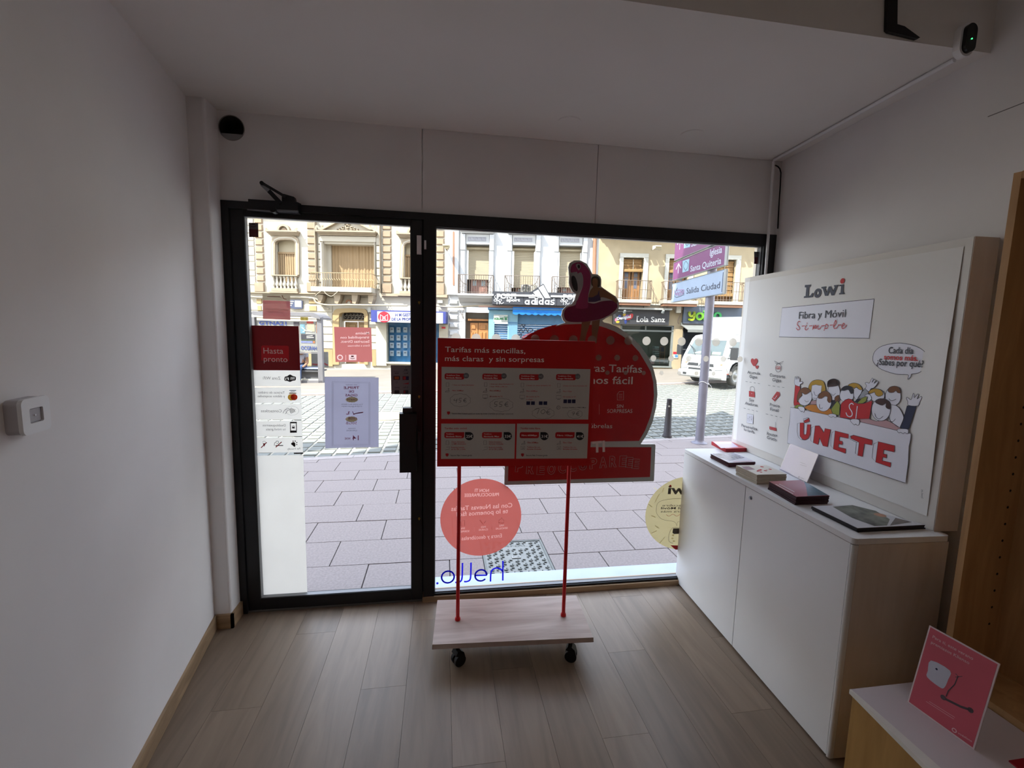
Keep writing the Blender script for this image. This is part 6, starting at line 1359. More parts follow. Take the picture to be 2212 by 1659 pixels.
# ---------------- white house (middle)
uC1 = FP.at('J', 20, 600)[0]
h2 = thing('town_house', 'white house with three cream blinds above the sports shop, across the street', 'building', FP.w(uL1 + 2, base_z(5)))
WA = fr('G', 610, 395, 1072, 1395); WB = fr('H', 125, 352, 515, 1172); WC = fr('H', 915, 362, 1312, 1180)
WB = (WB[0], WA[1], WB[2], WB[3]); WC = (WC[0], WA[1], WC[2], WC[3])
dr2 = fr('I', 458, 246, 820, 1130); dr2 = (dr2[0], base_z(5), dr2[2], dr2[3]); shp = fr('I', 820, 185, 2330, 1130); shp = (dr2[2], base_z(7), FP.at('K', 100, 600)[0] - .08, shp[3])
MB().holes(FP, (uL1, -1.0, uC1, 6.6), [WA, WB, WC, (dr2[0], dr2[1], shp[2], max(shp[3], dr2[3]) - .001)], .5).build('wall', whitew, h2)
MB().prect(FP, (dr2[0], shp[3] - .002, dr2[2], shp[3]), -.1, 0).build('door_lintel', whitew, h2)
fpart('corner_pilaster', whitew, h2, 'G', 268, 90, 472, 1300, d1=.07); fpart('pilaster_base', whitew, h2, 'G', 264, 1300, 478, 1400, d1=.10)
fpoly('terracotta_inlay', terrac, h2, 'G', [(358, 155), (374, 140), (390, 155), (390, 1205), (374, 1225), (358, 1205)], .07, .085)
def blindwin(W, k, pil, lint, mea, corn, box, btop, bbot, glassrow):
    uv = lambda r: fr(k, *r)
    for x0, x1 in pil:
        u0, u1 = FP.at(k, x0, 600)[0], FP.at(k, x1, 600)[0]
        MB().prect(FP, (u0, W[1], u1, corn[1] - .02), 0, .09, .012).build('window_pilaster', whitew, h2); MB().prect(FP, (u0 - .01, corn[1] - .62, u1 + .01, corn[1] - .02), .02, .12, .015).build('pilaster_cap', whitew, h2)
        MB().prect(FP, (u0 + .05, W[1] + .1, u1 - .05, corn[1] - .95), .085, .10, .01).build('pilaster_panel', whitew, h2)
    MB().prect(FP, (W[0], W[3] + .0, W[2], corn[1] - .02), 0, .05).build('window_lintel', whitew, h2)
    m_ = MB(); r = mea; m_.prect(FP, r, .05, .06); gm = MB(); n = 5; pw_ = (r[2] - r[0]) / n
    m_.build('meander_field', mat('meander_grey', (206, 206, 210), .8), h2)
    for i in range(n):
        a = r[0] + pw_ * i; hgt = r[3] - r[1]; gm.stroke(FP, [(a + pw_ * .1, r[1] + hgt * .2), (a + pw_ * .1, r[3] - hgt * .2), (a + pw_ * .6, r[3] - hgt * .2), (a + pw_ * .6, r[1] + hgt * .45), (a + pw_ * .35, r[1] + hgt * .45)], .022, .066); gm.stroke(FP, [(a + pw_ * .75, r[1] + hgt * .2), (a + pw_ * .75, r[3] - hgt * .2)], .022, .066)
    gm.stroke(FP, [(r[0], r[1]), (r[2], r[1]), (r[2], r[3]), (r[0], r[3])], .02, .066, True); gm.build('meander_band', mat('meander_line', (176, 176, 184), .8), h2)
    c_ = MB()
    for i, (o_, d) in enumerate(((.06, .14), (.03, .22), (0, .30))): c_.prect(FP, (corn[0] + o_, corn[1] + .06 * i, corn[2] - o_, corn[1] + .06 * (i + 1)), 0, d)
    c_.build('window_cornice', whitew, h2)
    MB().prect(FP, (W[0], box[0], W[2], box[1]), -.3, -.16).build('blind_box', creamb, h2)
    n = 22; r = (W[0] + .06, bbot, W[2] - .03, btop); first = None
    for i in range(n):
        v0_ = r[1] + (r[3] - r[1]) * i / n; v1_ = r[1] + (r[3] - r[1]) * (i + 1) / n
        if first is None: first = MB().prect(FP, (r[0], v0_, r[2], v1_), -.36, -.26, .0025).build('blind_slat', creamb, h2); f0 = v0_
        else: copy_at(first, h2, np.array(ORG[first.name]) + np.array([0, 0, v0_ - f0]))
    MB().prect(FP, (W[0], btop, W[2], W[3]), -.5, -.34).build('blind_back', creamb, h2)
    MB().prect(FP, (W[0], W[1], W[2], bbot + .02), -.5, -.44).build('inner_dark', darkin, h2)
    dw = mat('door_wood_mauve', (168, 124, 112), .6, .05, 5)
    for i in range(2):
        a = W[0] + .15 + (W[2] - W[0] - .22) * i / 2; b = W[0] + .15 + (W[2] - W[0] - .22) * (i + 1) / 2 - .02; vm = W[1] + (bbot - W[1]) * .62
        dl = MB().prect(FP, (a, W[1], b, bbot), -.44, -.41).build('window_door', dw, h2); MB().prect(FP, (a + .08, vm, b - .08, bbot - .03), -.41, -.405).build('door_pane', mat('net_curtain', (176, 186, 190), .5, .1, 20, stretch=(6, 6, .5)), dl); MB().prect(FP, (a + .08, W[1] + .12, b - .08, vm - .08), -.41, -.39, .02).build('door_panel', dw, dl)
cz = FP.at('G', 800, 186)[1]; vb1 = lambda k, x, y: FP.at(k, x, y)[1]
boxz = (vb1('G', 800, 480), vb1('G', 800, 440)); btz = vb1('G', 800, 572)
blindwin(WA, 'G', ((508, 602), (1084, 1168)), None, fr('G', 658, 260, 1018, 328), (FP.at('G', 498, 200)[0], cz, FP.at('G', 1196, 200)[0]), boxz, boxz[0], vb1('G', 800, 1078), 0)
blindwin(WB, 'H', ((42, 118), (530, 604)), None, fr('H', 165, 236, 474, 290), (FP.at('H', 32, 200)[0], cz, FP.at('H', 620, 200)[0]), boxz, boxz[0], vb1('H', 300, 1068), 0)
blindwin(WC, 'H', ((840, 912), (1330, 1400)), None, fr('H', 958, 246, 1274, 302), (FP.at('H', 830, 200)[0], cz, FP.at('H', 1420, 200)[0]), boxz, boxz[0], vb1('H', 1000, 1060), 0)
def iron_balcony(par, u0, u1, vt, vb, dep, n, m, name='balcony_rail', curl=True, knee=False):
    rl_ = MB().tube([FP.w(u0, vt, 0), FP.w(u0, vt, dep), FP.w(u1, vt, dep), FP.w(u1, vt, 0)], .013, 6).build(name, m, par)
    MB().tube([FP.w(u0, vb + .05, 0), FP.w(u0, vb + .05, dep), FP.w(u1, vb + .05, dep), FP.w(u1, vb + .05, 0)], .010, 5).build('bottom_rail', m, rl_)
    first = None
    for i in range(n + 1):
        u = u0 + (u1 - u0) * i / n; p = FP.w(u, vb, dep)
        if first is None: first = MB().tube([FP.w(u, vb, dep), FP.w(u, vt, dep)], .009, 5, False).build('balcony_bar', m, rl_, loc=p)
        else: copy_at(first, rl_, p)
    for u in (u0, u1):
        for d in (dep * .25, dep * .5, dep * .75): copy_at(first, rl_, FP.w(u, vb, d))
    if curl:
        B = MB(); H = vt - vb
        for uu, s_ in ((u0, 1), (u1, -1)):
            for (x, y, r_) in ((.10, .25, .09), (.26, .42, .08), (.10, .58, .06), (.22, .18, .06)): B.ring(Plane(FP.w(0, 0, dep), FP.u), (uu + s_ * x, vb + H * y), r_ * .84, r_, -.008, .008, 0, 300, 12)
            B.stroke(Plane(FP.w(0, 0, dep), FP.u), [(uu + s_ * .02, vt), (uu + s_ * .14, vb + H * .6), (uu + s_ * .3, vb + H * .48)], .02, 0)
        B.build('scrollwork', m, rl_)
    if knee:
        for uu, s_ in ((u0, -1), (u1, 1)): MB().tube([FP.w(uu, vt, dep * .2), FP.w(uu + s_ * .02, vt - (vt - vb) * .45, dep + .2), FP.w(uu + s_ * .02, vb, dep + .2)], .011, 5).build('corner_stay', m, rl_)
    return rl_
vA1, vA0 = vb1('G', 800, 1030), vb1('G', 800, 1394)
iron_balcony(h2, FP.at('G', 488, 1100)[0], FP.at('G', 1166, 1100)[0], vA1, vA0, .45, 15, irong); MB().prect(FP, (FP.at('G', 474, 1400)[0], vA0 - .07, FP.at('G', 1180, 1400)[0], vA0), 0, .5).build('balcony_slab', whitew, h2)
MB().poly(Plane(FP.w(FP.at('G', 490, 1400)[0], vA0 - .07, 0), FP.n, (0, 0, 1)), [(0, 0), (.44, 0), (.40, -.08), (.26, -.14), (.10, -.22), (0, -.26)], 0, -(FP.at('G', 1160, 1400)[0] - FP.at('G', 490, 1400)[0])).build('balcony_moulding', whitew, h2)
for k, x0, x1 in (('H', 8, 588), ('H', 800, 1400)):
    u0, u1 = FP.at(k, x0, 1000)[0], FP.at(k, x1, 1000)[0]; iron_balcony(h2, u0, u1, vA1, vA0, .45, 15, irong); MB().prect(FP, (u0 - .04, vA0 - .07, u1 + .04, vA0), 0, .5).build('balcony_slab', whitew, h2)
tag(MB().tube([FP.w(FP.at('H', 1518, 300)[0], 6.6, .07), FP.w(FP.at('H', 1518, 1300)[0], 2.2, .07)], .07, 10).build('downpipe', terrac, loc=FP.w(FP.at('H', 1518, 700)[0], 3, .07)), 'terracotta downpipe at the right end of the white house, behind the flamingo', 'pipe')
# quoined pier beside the wooden door
for y0, y1 in ((55, 132), (212, 258), (282, 372), (408, 492), (524, 612), (650, 740)): fpart('quoin_block', whitew, h2, 'I', 215, y0, 362, y1, d1=.08, ins=.05)
vs = [vb1('I', 300, y) for y in (170, 270, 388, 502, 630)]
for a in vs: MB().prect(FP, (uL1 + .02, a - .006, dr2[0] - .02, a + .006), 0, .004).build('course_joint', inkg, h2)
# wooden street door
dk = mat('door_frame_dark', (112, 90, 72), .7, .06, 5); dwood = mat('door_wood_amber', (206, 142, 84), .55, .08, 6, stretch=(5, 5, .5))  # door wood in its own warm brown
MB().prect(FP, (dr2[0], dr2[1], dr2[2], dr2[3]), -.5, -.24).build('door_frame', dk, h2); fpart('door_transom', mat('transom_dark', (96, 88, 74), .7), h2, 'I', 478, 264, 812, 345, d0=-.24, d1=-.22)
fpart('door_head', dwood, h2, 'I', 500, 350, 815, 378, d0=-.24, d1=-.10)
for x0, x1 in ((528, 648), (656, 808)):
    r = fr('I', x0, 408, x1, 1000); r = (r[0], base_z(5) + .02, r[2], r[3]); dl = MB().prect(FP, r, -.3, -.2).build('door_leaf', dwood, h2)
    for f0, f1 in ((.06, .30), (.36, .80), (.86, .95)):
        n = 1 if f0 > .8 else 2
        for i in range(n):
            a = r[0] + .05 + (r[2] - r[0] - .1) * i / n; b = r[0] + .05 + (r[2] - r[0] - .1) * (i + 1) / n - .03; MB().prect(FP, (a, r[1] + (r[3] - r[1]) * f0, b, r[1] + (r[3] - r[1]) * f1), -.2, -.17, .02).build('door_panel', dwood, dl)
    MB().tube([FP.w(r[2] - .05 if x0 < 600 else r[0] + .05, r[1] + 1.0, -.18), FP.w(r[2] - .05 if x0 < 600 else r[0] + .05, r[1] + 1.2, -.15)], .014, 6).build('door_handle', irong, dl)
# sports shop
lb = mat('shop_pale_blue', (150, 200, 220), .6, .06, 4); sb = mat('shutter_blue', (96, 140, 184), .5, .05, 5); fb = mat('fascia_blue', (96, 146, 190), .5, .05, 5)
u0, u1 = shp[0], shp[2]; vF1, vF0 = vb1('I', 1200, 180), vb1('I', 1200, 222)
MB().prect(FP, (u0 - .05, vF0, u1, vF1), -.3, .22, .02).build('shop_fascia', fb, h2); MB().prect(FP, (u0 - .4, vF1, u1, vb1('I', 1200, 150)), -.02, .12, .01).build('shop_ledge', mat('ledge_pink', (222, 180, 164), .8), h2)
kz = fr('I', 908, 400, 1112, 1000); bz = base_z(6)
ub1 = FP.at('I', 1270, 500)[0]; MB().holes(FP, (u0, bz - .3, ub1, vF0), [(kz[0], bz, kz[2], kz[3])], .25, .03).build('shop_pier', lb, h2)
fpart('pier_band', fb, h2, 'I', 1122, 398, 1270, 412, d0=.03, d1=.05); fpart('pier_panel', mat('panel_blue', (122, 172, 204), .6, .05, 5), h2, 'I', 1130, 415, 1262, 1050, d0=.03, d1=.045)
def shutter(u0, u1, v0, v1, d, ph=.085):
    n = int((v1 - v0) / ph); first = None
    for i in range(n + 1):
        v = v0 + i * ph; p = FP.w(u0, v, d)
        if first is None: first = MB().poly(Plane(FP.w(u0, v, d), FP.n, (0, 0, 1)), [(-.03, 0), (.0, 0), (.018, ph * .3), (.018, ph * .7), (.0, ph * .97), (-.03, ph * .97)], 0, -(u1 - u0)).build('shutter_slat', sb, h2, loc=p)
        else: copy_at(first, h2, p)
shutter(kz[0], kz[2], bz, kz[3] - .09, -.15); shutter(ub1, u1, base_z(8), vF0 - .5, -.22)
MB().prect(FP, (ub1, vF0 - .5, u1, vF0), -.4, -.12).build('shutter_box', fb, h2)
gf = Plane(FP.w(0, 0, -.195), FP.u); B = MB(); rnd = random.Random(5)
for L, wd_ in (([(1300, 545), (1330, 500), (1350, 560), (1380, 520), (1400, 490), (1420, 545), (1450, 500), (1500, 510), (1490, 545)], 11), ([(1310, 460), (1345, 440), (1390, 445), (1350, 470), (1380, 480)], 9), ([(1535, 530), (1580, 522), (1640, 532), (1650, 570), (1600, 590), (1550, 575), (1535, 530)], 12), ([(1600, 540), (1620, 560), (1590, 575)], 9), ([(1290, 600), (1330, 580), (1320, 640)], 9), ([(1420, 540), (1450, 560), (1510, 520)], 9)): B.stroke(gf, smooth(gf.pts('I', L), 4), gf.px('I', wd_), 0)
B.build('graffiti_black', mat('paint_black', (58, 56, 66), .6), h2); B = MB()
for L in ([(1330, 410), (1370, 370), (1415, 365), (1430, 420)], [(1530, 390), (1550, 450)], [(1600, 400), (1680, 410)], [(1900, 390), (1910, 440), (1870, 460)], [(1330, 470), (1340, 430)], [(1440, 395), (1455, 450)], [(1520, 510), (1570, 505)]): B.stroke(gf, smooth(gf.pts('I', L), 4), gf.px('I', 8), 0)
B.build('graffiti_white', mat('paint_white', (206, 214, 220), .6), h2); B = MB()
for L in ([(1340, 640), (1400, 600), (1480, 575)], [(1380, 650), (1500, 600)]): B.stroke(gf, smooth(gf.pts('I', L), 4), gf.px('I', 22), .001)
B.build('graffiti_pink', mat('paint_pink', (214, 110, 126), .6), h2)
# awning valance, scalloped
aw_ = thing('awning', 'bright blue scalloped awning under the sports shop sign', 'awning', FP.w(*FP.at('I', 1580, 240)))
a0, a1 = FP.at('I', 1198, 240)[0], shp[2] - .1; vt, vl = vb1('I', 1500, 206), vb1('I', 1500, 288); AP = Plane(FP.w(0, 0, .30), FP.u); L = [(a0, vt), (a1, vt)]; n = 15
for i in range(n):
    b = a1 - (a1 - a0) * i / n; c_ = a1 - (a1 - a0) * (i + 1) / n
    for t in (0, .25, .5, .75): L.append((b + (c_ - b) * t, vl + .03 - .05 * math.sin(math.pi * t)))
L.append((a0, vl + .03)); MB().poly(AP, list(reversed(L)), -.006, .006).build('valance', mat('awning_blue', (16, 134, 232), .7, .06, 5), aw_); MB().tube([AP.w(a0, vt, 0), AP.w(a1, vt, 0)], .03, 8).build('front_bar', fb, aw_); MB().prect(FP, (a0, vt + .0, a1, vt + .07), .02, .3).build('folded_cloth', mat('awning_blue', (16, 134, 232)), aw_)
kl = thing('shop_sign', 'small white sign with green lettering above the narrow blue shutter', 'shop sign', FP.w(*FP.at('I', 1010, 340)))
fpart('panel', mat('sign_offwhite', (206, 212, 204), .5), kl, 'I', 905, 286, 1120, 398, d0=.03, d1=.10)
K1 = Plane(FP.w(0, 0, .10), FP.u); B = MB(); q = K1.pts('I', [(914, 360), (1056, 360)]); B.text(K1, 'KELME', q[0], q[1], .004, K1.px('I', 28), .05); c = K1.at('I', 1090, 350); B.disc(K1, c, .05, .004, n=14); [B.disc(K1, (c[0] + x, c[1] + .07), .02, .004, n=8) for x in (-.06, -.02, .02, .06)]; B.build('lettering', mat('sign_green', (52, 132, 84), .5), kl)
# big dark sign
sgm = mat('sign_charcoal', (66, 68, 76), .55, .04, 4); sgw = mat('sign_letter_white', (244, 246, 250), .5, .01, 5)
ps = thing('shop_sign', 'long charcoal sign with white lettering and a raised three stripe triangle over the sports shop', 'shop sign', FP.w(*FP.at('H', 600, 1280)))
u0 = FP.at('G', 1150, 1450)[0]; u1 = uC1 - .05; v0_, v1_ = vb1('H', 500, 1386), vb1('H', 500, 1172)
seams = [u0, FP.at('H', 325, 1280)[0], FP.at('H', 875, 1280)[0], u1]
for a, b in zip(seams[:-1], seams[1:]): MB().prect(FP, (a + .006, v0_, b - .006, v1_), .02, .46).build('panel', sgm, ps)
PS = Plane(FP.w(0, 0, .46), FP.u); MB().poly(PS, PS.pts('H', [(405, 1175), (665, 1010), (752, 1175)]), -.08, 0).build('triangle_panel', sgm, ps)
B = MB()
for L in ([(402, 1232), (488, 1184), (532, 1256), (416, 1256)], [(488, 1156), (574, 1110), (664, 1256), (566, 1256)], [(578, 1082), (660, 1030), (782, 1258), (690, 1258)]): B.poly(PS, PS.pts('H', L), .008, .02)
B.build('stripe_emblem', sgw, ps)
B = MB(); px_ = lambda n: PS.px('H', n); rg = lambda x, y, r, w_, a0=0, a1=360: B.ring(PS, PS.at('H', x, y), px_(r - w_), px_(r), .008, .02, a0, a1, 24)
st_ = lambda x0, y0, x1, y1: B.prect(PS, PS.rect('H', x0, y0, x1, y1), .008, .02)
rg(384, 1328, 41, 22); st_(404, 1288, 427, 1370); rg(492, 1328, 41, 22); st_(512, 1256, 535, 1370); st_(542, 1288, 567, 1370); st_(542, 1256, 567, 1278); rg(622, 1328, 41, 22); st_(642, 1256, 665, 1370); rg(724, 1328, 41, 22); st_(744, 1288, 767, 1370)
B.stroke(PS, smooth(PS.pts('H', [(846, 1298), (815, 1294), (792, 1306), (800, 1324), (836, 1334), (842, 1352), (818, 1364), (786, 1358)]), 4), px_(19), .012); B.ring(PS, PS.at('H', 842, 1272), px_(9), px_(12), .008, .02, n=14)
q = PS.pts('G', [(1226, 1470), (1612, 1470)]); B.text(PS, 'PORFI', q[0], q[1], .014, PS.px('G', 88), .06); q = PS.pts('G', [(1420, 1530), (1690, 1530)]); B.text(PS, 'sport', q[0], q[1], .014, PS.px('G', 56), .04)
def swirl(k, dx, dy, s): 
    f = lambda L: [(dx + x * s, dy + y * s) for x, y in L]
    for L in ([(30, 0), (10, 35), (60, 80), (120, 130), (150, 165), (190, 140)], [(20, 120), (0, 95), (30, 75), (80, 110), (120, 75), (150, 85), (140, 110), (100, 115), (60, 105), (20, 120)]): B.stroke(PS, smooth(PS.pts(k, f(L)), 5), PS.px(k, 11 * s), .014)
    for x, y in ((60, 165), (110, 165), (60, 135), (110, 135)): B.ring(PS, PS.at(k, dx + x * s, dy + y * s), PS.px(k, 6 * s), PS.px(k, 11 * s), .008, .014, n=10)
swirl('G', 1172, 1412, 1.0); swirl('H', 955, 1228, .80)
q = PS.pts('H', [(998, 1272), (1330, 1278)]); B.text(PS, 'PORFI', q[0], q[1], .014, px_(76), .06); q = PS.pts('H', [(1160, 1322), (1380, 1326)]); B.text(PS, 'sport', q[0], q[1], .014, px_(46), .04)
B.build('lettering', sgw, ps)
ac = thing('air_conditioner', 'white outdoor air conditioner with round fan on the middle balcony above the dark sign', 'air conditioner', FP.w(*FP.at('H', 410, 1100)))
AQ = Plane(FP.w(0, 0, .34), FP.u); r = AQ.rect('H', 275, 1022, 545, 1168); MB().prect(AQ, r, -.28, 0, .012).build('housing', whitef, ac); c = AQ.at('H', 365, 1096); MB().ring(AQ, c, AQ.px('H', 70), AQ.px('H', 78), 0, .02, n=28).build('fan_ring', inkg, ac); fan = MB().disc(AQ, c, AQ.px('H', 70), .004, .006, 28).build('fan_opening', mat('fan_dark', (84, 88, 84), .6), ac)
B = MB()
for i in range(4):
    t = i * 1.57 + .3; B.poly(AQ, [(c[0] + .02 * math.cos(t), c[1] + .02 * math.sin(t)), (c[0] + AQ.px('H', 62) * math.cos(t + .1), c[1] + AQ.px('H', 62) * math.sin(t + .1)), (c[0] + AQ.px('H', 62) * math.cos(t + .7), c[1] + AQ.px('H', 62) * math.sin(t + .7))], .008, .012)
B.build('fan_blade', mat('fan_grey', (150, 152, 148), .6), ac)
lmp = thing('floodlight', 'boxy cream floodlight high on the pier between the cream and the white house', 'lamp', FP.w(*FP.at('G', 205, 420)))
LQ = Plane(FP.w(0, 0, .62), FP.u); MB().prect(LQ, LQ.rect('G', 140, 385, 268, 425), -.34, 0, .01).build('housing', mat('lamp_cream', (226, 214, 176), .5), lmp); MB().poly(LQ, LQ.pts('G', [(155, 425), (262, 425), (250, 470), (215, 475), (170, 440)]), -.30, -.04).build('shade', mat('lamp_tan', (196, 180, 140), .5), lmp); MB().tube([LQ.w(*LQ.at('G', 175, 430), -.3), LQ.w(*LQ.at('G', 190, 470), -.55)], .02, 6).build('arm', irong, lmp)
fcable('I', [(20, 150), (200, 165), (430, 160), (760, 140), (890, 150)], .03, 'pale cable bundle along the white house above the wooden door', d=.1)
fcable('I', [(380, 205), (420, 300), (440, 350), (430, 260), (450, 200)], .010, 'thin wire loop beside the wooden street door of the white house', irong, d=.1)
tag(fpart('junction_box', whitef, None, 'G', 60, 1512, 160, 1568, d0=.02, d1=.16), 'pale junction box on the pier between the cream and the white house', 'junction box')
blb = thing('notice_board', 'pale notice panel with small red mark by the end of the agency shop', 'sign', FP.w(*FP.at('I', 130, 540)))
fpart('panel', mat('notice_cream', (206, 196, 174), .6), blb, 'I', 66, 436, 204, 640, d0=.02, d1=.09); fpart('red_mark', mat('sign_red', (222, 40, 62)), blb, 'I', 106, 472, 164, 498, d0=.09, d1=.1)

# ---------------- beige house (right)
h3 = thing('town_house', 'low beige house with tiled eaves and bamboo blinds above the two dark shop signs', 'building', FP.w(uC1 + 2, base_z(11)))
uR1 = 24.0; vz = lambda k, x, y: FP.at(k, x, y)[1]
W1 = fr('J', 505, 430, 905, 1275); d12 = FP.at('J', 1412, 700)[0] - FP.at('J', 505, 700)[0]; d13 = FP.at('L', 1470, 900)[0] - FP.at('J', 905, 700)[0]
W2, W3 = shiftr(W1, d12), shiftr(W1, d13)
LS = fr('K', 235, 432, 1190, 1170); YS = fr('M', 178, 560, 900, 1262); ys_u1 = FP.at('M', 1170, 300)[0]; YS = (YS[0], base_z(13), ys_u1, vz('M', 300, 465))
vEave = vz('J', 600, 62)
MB().holes(FP, (uC1, -1.0, uR1, vEave + .3), [W1, W2, W3, LS, YS], .5).build('wall', beigew, h3)
bamb = mat('bamboo', (186, 144, 90), .7, .10, 7, stretch=(.5, .5, 8)); wdoor = mat('door_wood_orange', (182, 134, 88), .55, .08, 5, stretch=(5, 5, .5)); panem = mat('pane_blue_grey', (120, 126, 148), .2, .1, 3, spec=.6); rail3 = mat('iron_brown', (132, 112, 94), .5, .05, 5)
for i, (W, du) in enumerate(((W1, 0), (W2, d12), (W3, d13))):
    B = MB(); s_ = shiftr(fr('J', 430, 345, 1000, 1280), du)
    for r in ((s_[0], W[3], s_[2], s_[3]), (s_[0], W[1], W[0], W[3]), (W[2], W[1], s_[2], W[3])): B.prect(FP, r, 0, .05, .004)
    B.build('window_surround', whitef, h3)
    MB().prect(FP, W, -.5, -.34).build('french_door_back', darkin, h3)
    bt = W[3] - (W[3] - W[1]) * .03; bb = vz('J', 700, 725) if i < 2 else W[1] + (W[3] - W[1]) * .12
    n = 10 if i < 2 else 22; first = None
    for j in range(n):
        a = bb + .1 + (bt - bb - .1) * j / n; b = bb + .1 + (bt - bb - .1) * (j + 1) / n; zz = -.08 - .012 * (j % 3)
        MB().prect(FP, (W[0] + .03, a + .004, W[2] - .03, b), zz - .02, zz, .006).build('blind_slat', bamb, h3)
    for j in range(3): MB().tube([FP.w(W[0] + .02, bb + .05 + .02 * j, -.04 - .02 * (j % 2)), FP.w(W[2] - .02, bb + .055 + .025 * j, -.04 - .02 * (j % 2))], .035, 7).build('blind_roll', bamb, h3)
    B = MB().tube([FP.w((W[0] + W[2]) / 2, bt, -.05), FP.w((W[0] + W[2]) / 2 + .01, bb, -.04)], .008, 5).build('blind_cord', whitef, h3)
    dv1 = bb + .12 if i < 2 else bb + .3; wd_ = (W[2] - W[0]) / 2
    for j in range(2):
        a = W[0] + .04 + (wd_ - .02) * j; b = a + wd_ - .06; dl = MB().prect(FP, (a, W[1], b, dv1), -.34, -.28).build('french_door', wdoor, h3)
        lo = W[1] + (dv1 - W[1]) * .40
        if i < 2:
            for f0, f1 in ((.0, .58), (.62, .97)): MB().prect(FP, (a + .09, lo + (dv1 - lo) * f0, b - .09, lo + (dv1 - lo) * f1), -.28, -.275).build('door_pane', panem, dl)
        for q in range(4): x0 = a + .05 + (b - a - .1) * q / 4; MB().prect(FP, (x0, W[1] + .03, x0 + (b - a - .1) / 4 - .012, lo - .06), -.28, -.26, .008).build('door_board', wdoor, dl)
    u0, u1 = FP.at('J', 378, 900)[0] + du, FP.at('J', 1030, 900)[0] + du; vt, vb = vz('J', 600, 905), vz('J', 700, 1272)
    rl_ = iron_balcony(h3, u0, u1, vt, vb, .42, 11, rail3, curl=False, knee=True)
    MB().tube([FP.w(u0, vt - (vt - vb) * .45, .42), FP.w(u0 + .22, vt - (vt - vb) * .45, .42)], .010, 5).build('mid_rail', rail3, rl_); MB().tube([FP.w(u1 - .42, vt - (vt - vb) * .48, .42), FP.w(u1, vt - (vt - vb) * .48, .42)], .010, 5).build('mid_rail', rail3, rl_)
    MB().prect(FP, (u0 - .06, vb - .14, u1 + .02, vb), 0, .5, .01).build('balcony_slab', mat('slab_grey', (196, 190, 178), .8, .06, 6), h3); MB().prect(FP, (u0 - .02, vb - .22, u1 - .02, vb - .14), 0, .46).build('slab_moulding', terrac, h3)
v0_, v1_ = vz('J', 700, 1450), vz('J', 700, 1375); MB().prect(FP, (uC1 + .05, v1_, uR1, v1_ + .07), 0, .16, .01).build('string_course', whitef, h3)
stn = mat('band_stone', (226, 214, 196), .85, .05, 5); u = uC1 + .05; k = 0
while u < uR1 - 2: MB().prect(FP, (u, v0_, u + .86, v1_), 0, .04, .006).build('band_block', stn, h3); u += .872
# eaves with tile ends (cast the scalloped shade)
tilem = mat('roof_tile', (186, 146, 112), .85, .1, 6); eav = mat('eave_stucco', (228, 210, 180), .9, .04, 4)
ev = [((0, 0), (.10, .02), (.10, .10), (.24, .14), (.24, .22), (.55, .26), (.55, .36), (0, .36))]
for L in ev: MB().poly(Plane(FP.w(uC1 + .03, vEave, 0), FP.n, (0, 0, 1)), list(L), 0, -(uR1 - uC1)).build('eave', eav, h3)
first = None; u = uC1 + .06
while u < uR1 - 3:
    p = FP.w(u, vEave + .33, .60); c_ = FP.w(u, vEave + .40, 0)
    if first is None: first = MB().tube([FP.w(u, vEave + .33, .68), FP.w(u, vEave + .62, -.5)], .085, 8, True, .085).build('roof_tile', tilem, h3, loc=p)
    else: copy_at(first, h3, p)
    u += .235
B = MB().add([FP.w(uC1, vEave + .36, .6), FP.w(uR1, vEave + .36, .6), FP.w(uR1, vEave + 1.8, -3), FP.w(uC1, vEave + 1.8, -3)], [(0, 1, 2, 3)]).build('roof_plane', tilem, h3)
fl2 = thing('floodlight', 'boxy white floodlight on the beige wall under the tiled eaves', 'lamp', FP.w(*FP.at('J', 1215, 210)))
LQ = Plane(FP.w(0, 0, .62), FP.u); r = LQ.rect('J', 1140, 168, 1296, 258); MB().prect(LQ, r, -.25, 0, .03).build('housing', mat('lamp_white', (240, 232, 210), .5), fl2); MB().prect(LQ, LQ.rect('J', 1165, 205, 1275, 240), 0, .012).build('lens', mat('lamp_lens', (120, 110, 84), .3), fl2); MB().tube([LQ.w(r[0] + .1, (r[1] + r[3]) / 2, -.25), LQ.w(r[0] + .1, (r[1] + r[3]) / 2, -.62)], .02, 6).build('arm', irong, fl2)
# ladies' fashion shop
ls = thing('shop_sign', 'black shop sign with white serif lettering and colourful splash over the display window', 'shop sign', FP.w(*FP.at('K', 600, 300)))
r = fr('K', 105, 170, 1102, 425); MB().prect(FP, r, .02, .16).build('panel', mat('sign_black', (62, 62, 66), .5, .04, 4), ls); MB().prect(FP, (r[0] - .05, r[3], r[2] + .05, r[3] + .10), 0, .34, .02).build('top_gutter', mat('gutter_grey', (190, 192, 186), .6), ls)
Q = Plane(FP.w(0, 0, .165), FP.u); B = MB(); q = Q.pts('K', [(540, 376), (752, 376)]); wd_ = Q.px('K', 10)
B.text(Q, 'Lola', q[0], q[1], .004, Q.px('K', 92), .012); q = Q.pts('K', [(796, 378), (1048, 380)]); B.text(Q, 'Sanz', q[0], q[1], .004, Q.px('K', 90), .012)
for x, y, w_ in ((560, 376, 40), (560, 276, 40), (820, 292, 6), (812, 366, 6), (700, 376, 26), (905, 376, 24), (960, 376, 24)): B.prect(Q, Q.rect('K', x - w_ / 2, y - 5, x + w_ / 2, y + 3), 0, .006)
B.build('lettering', mat('sign_silver', (226, 226, 222), .4), ls)
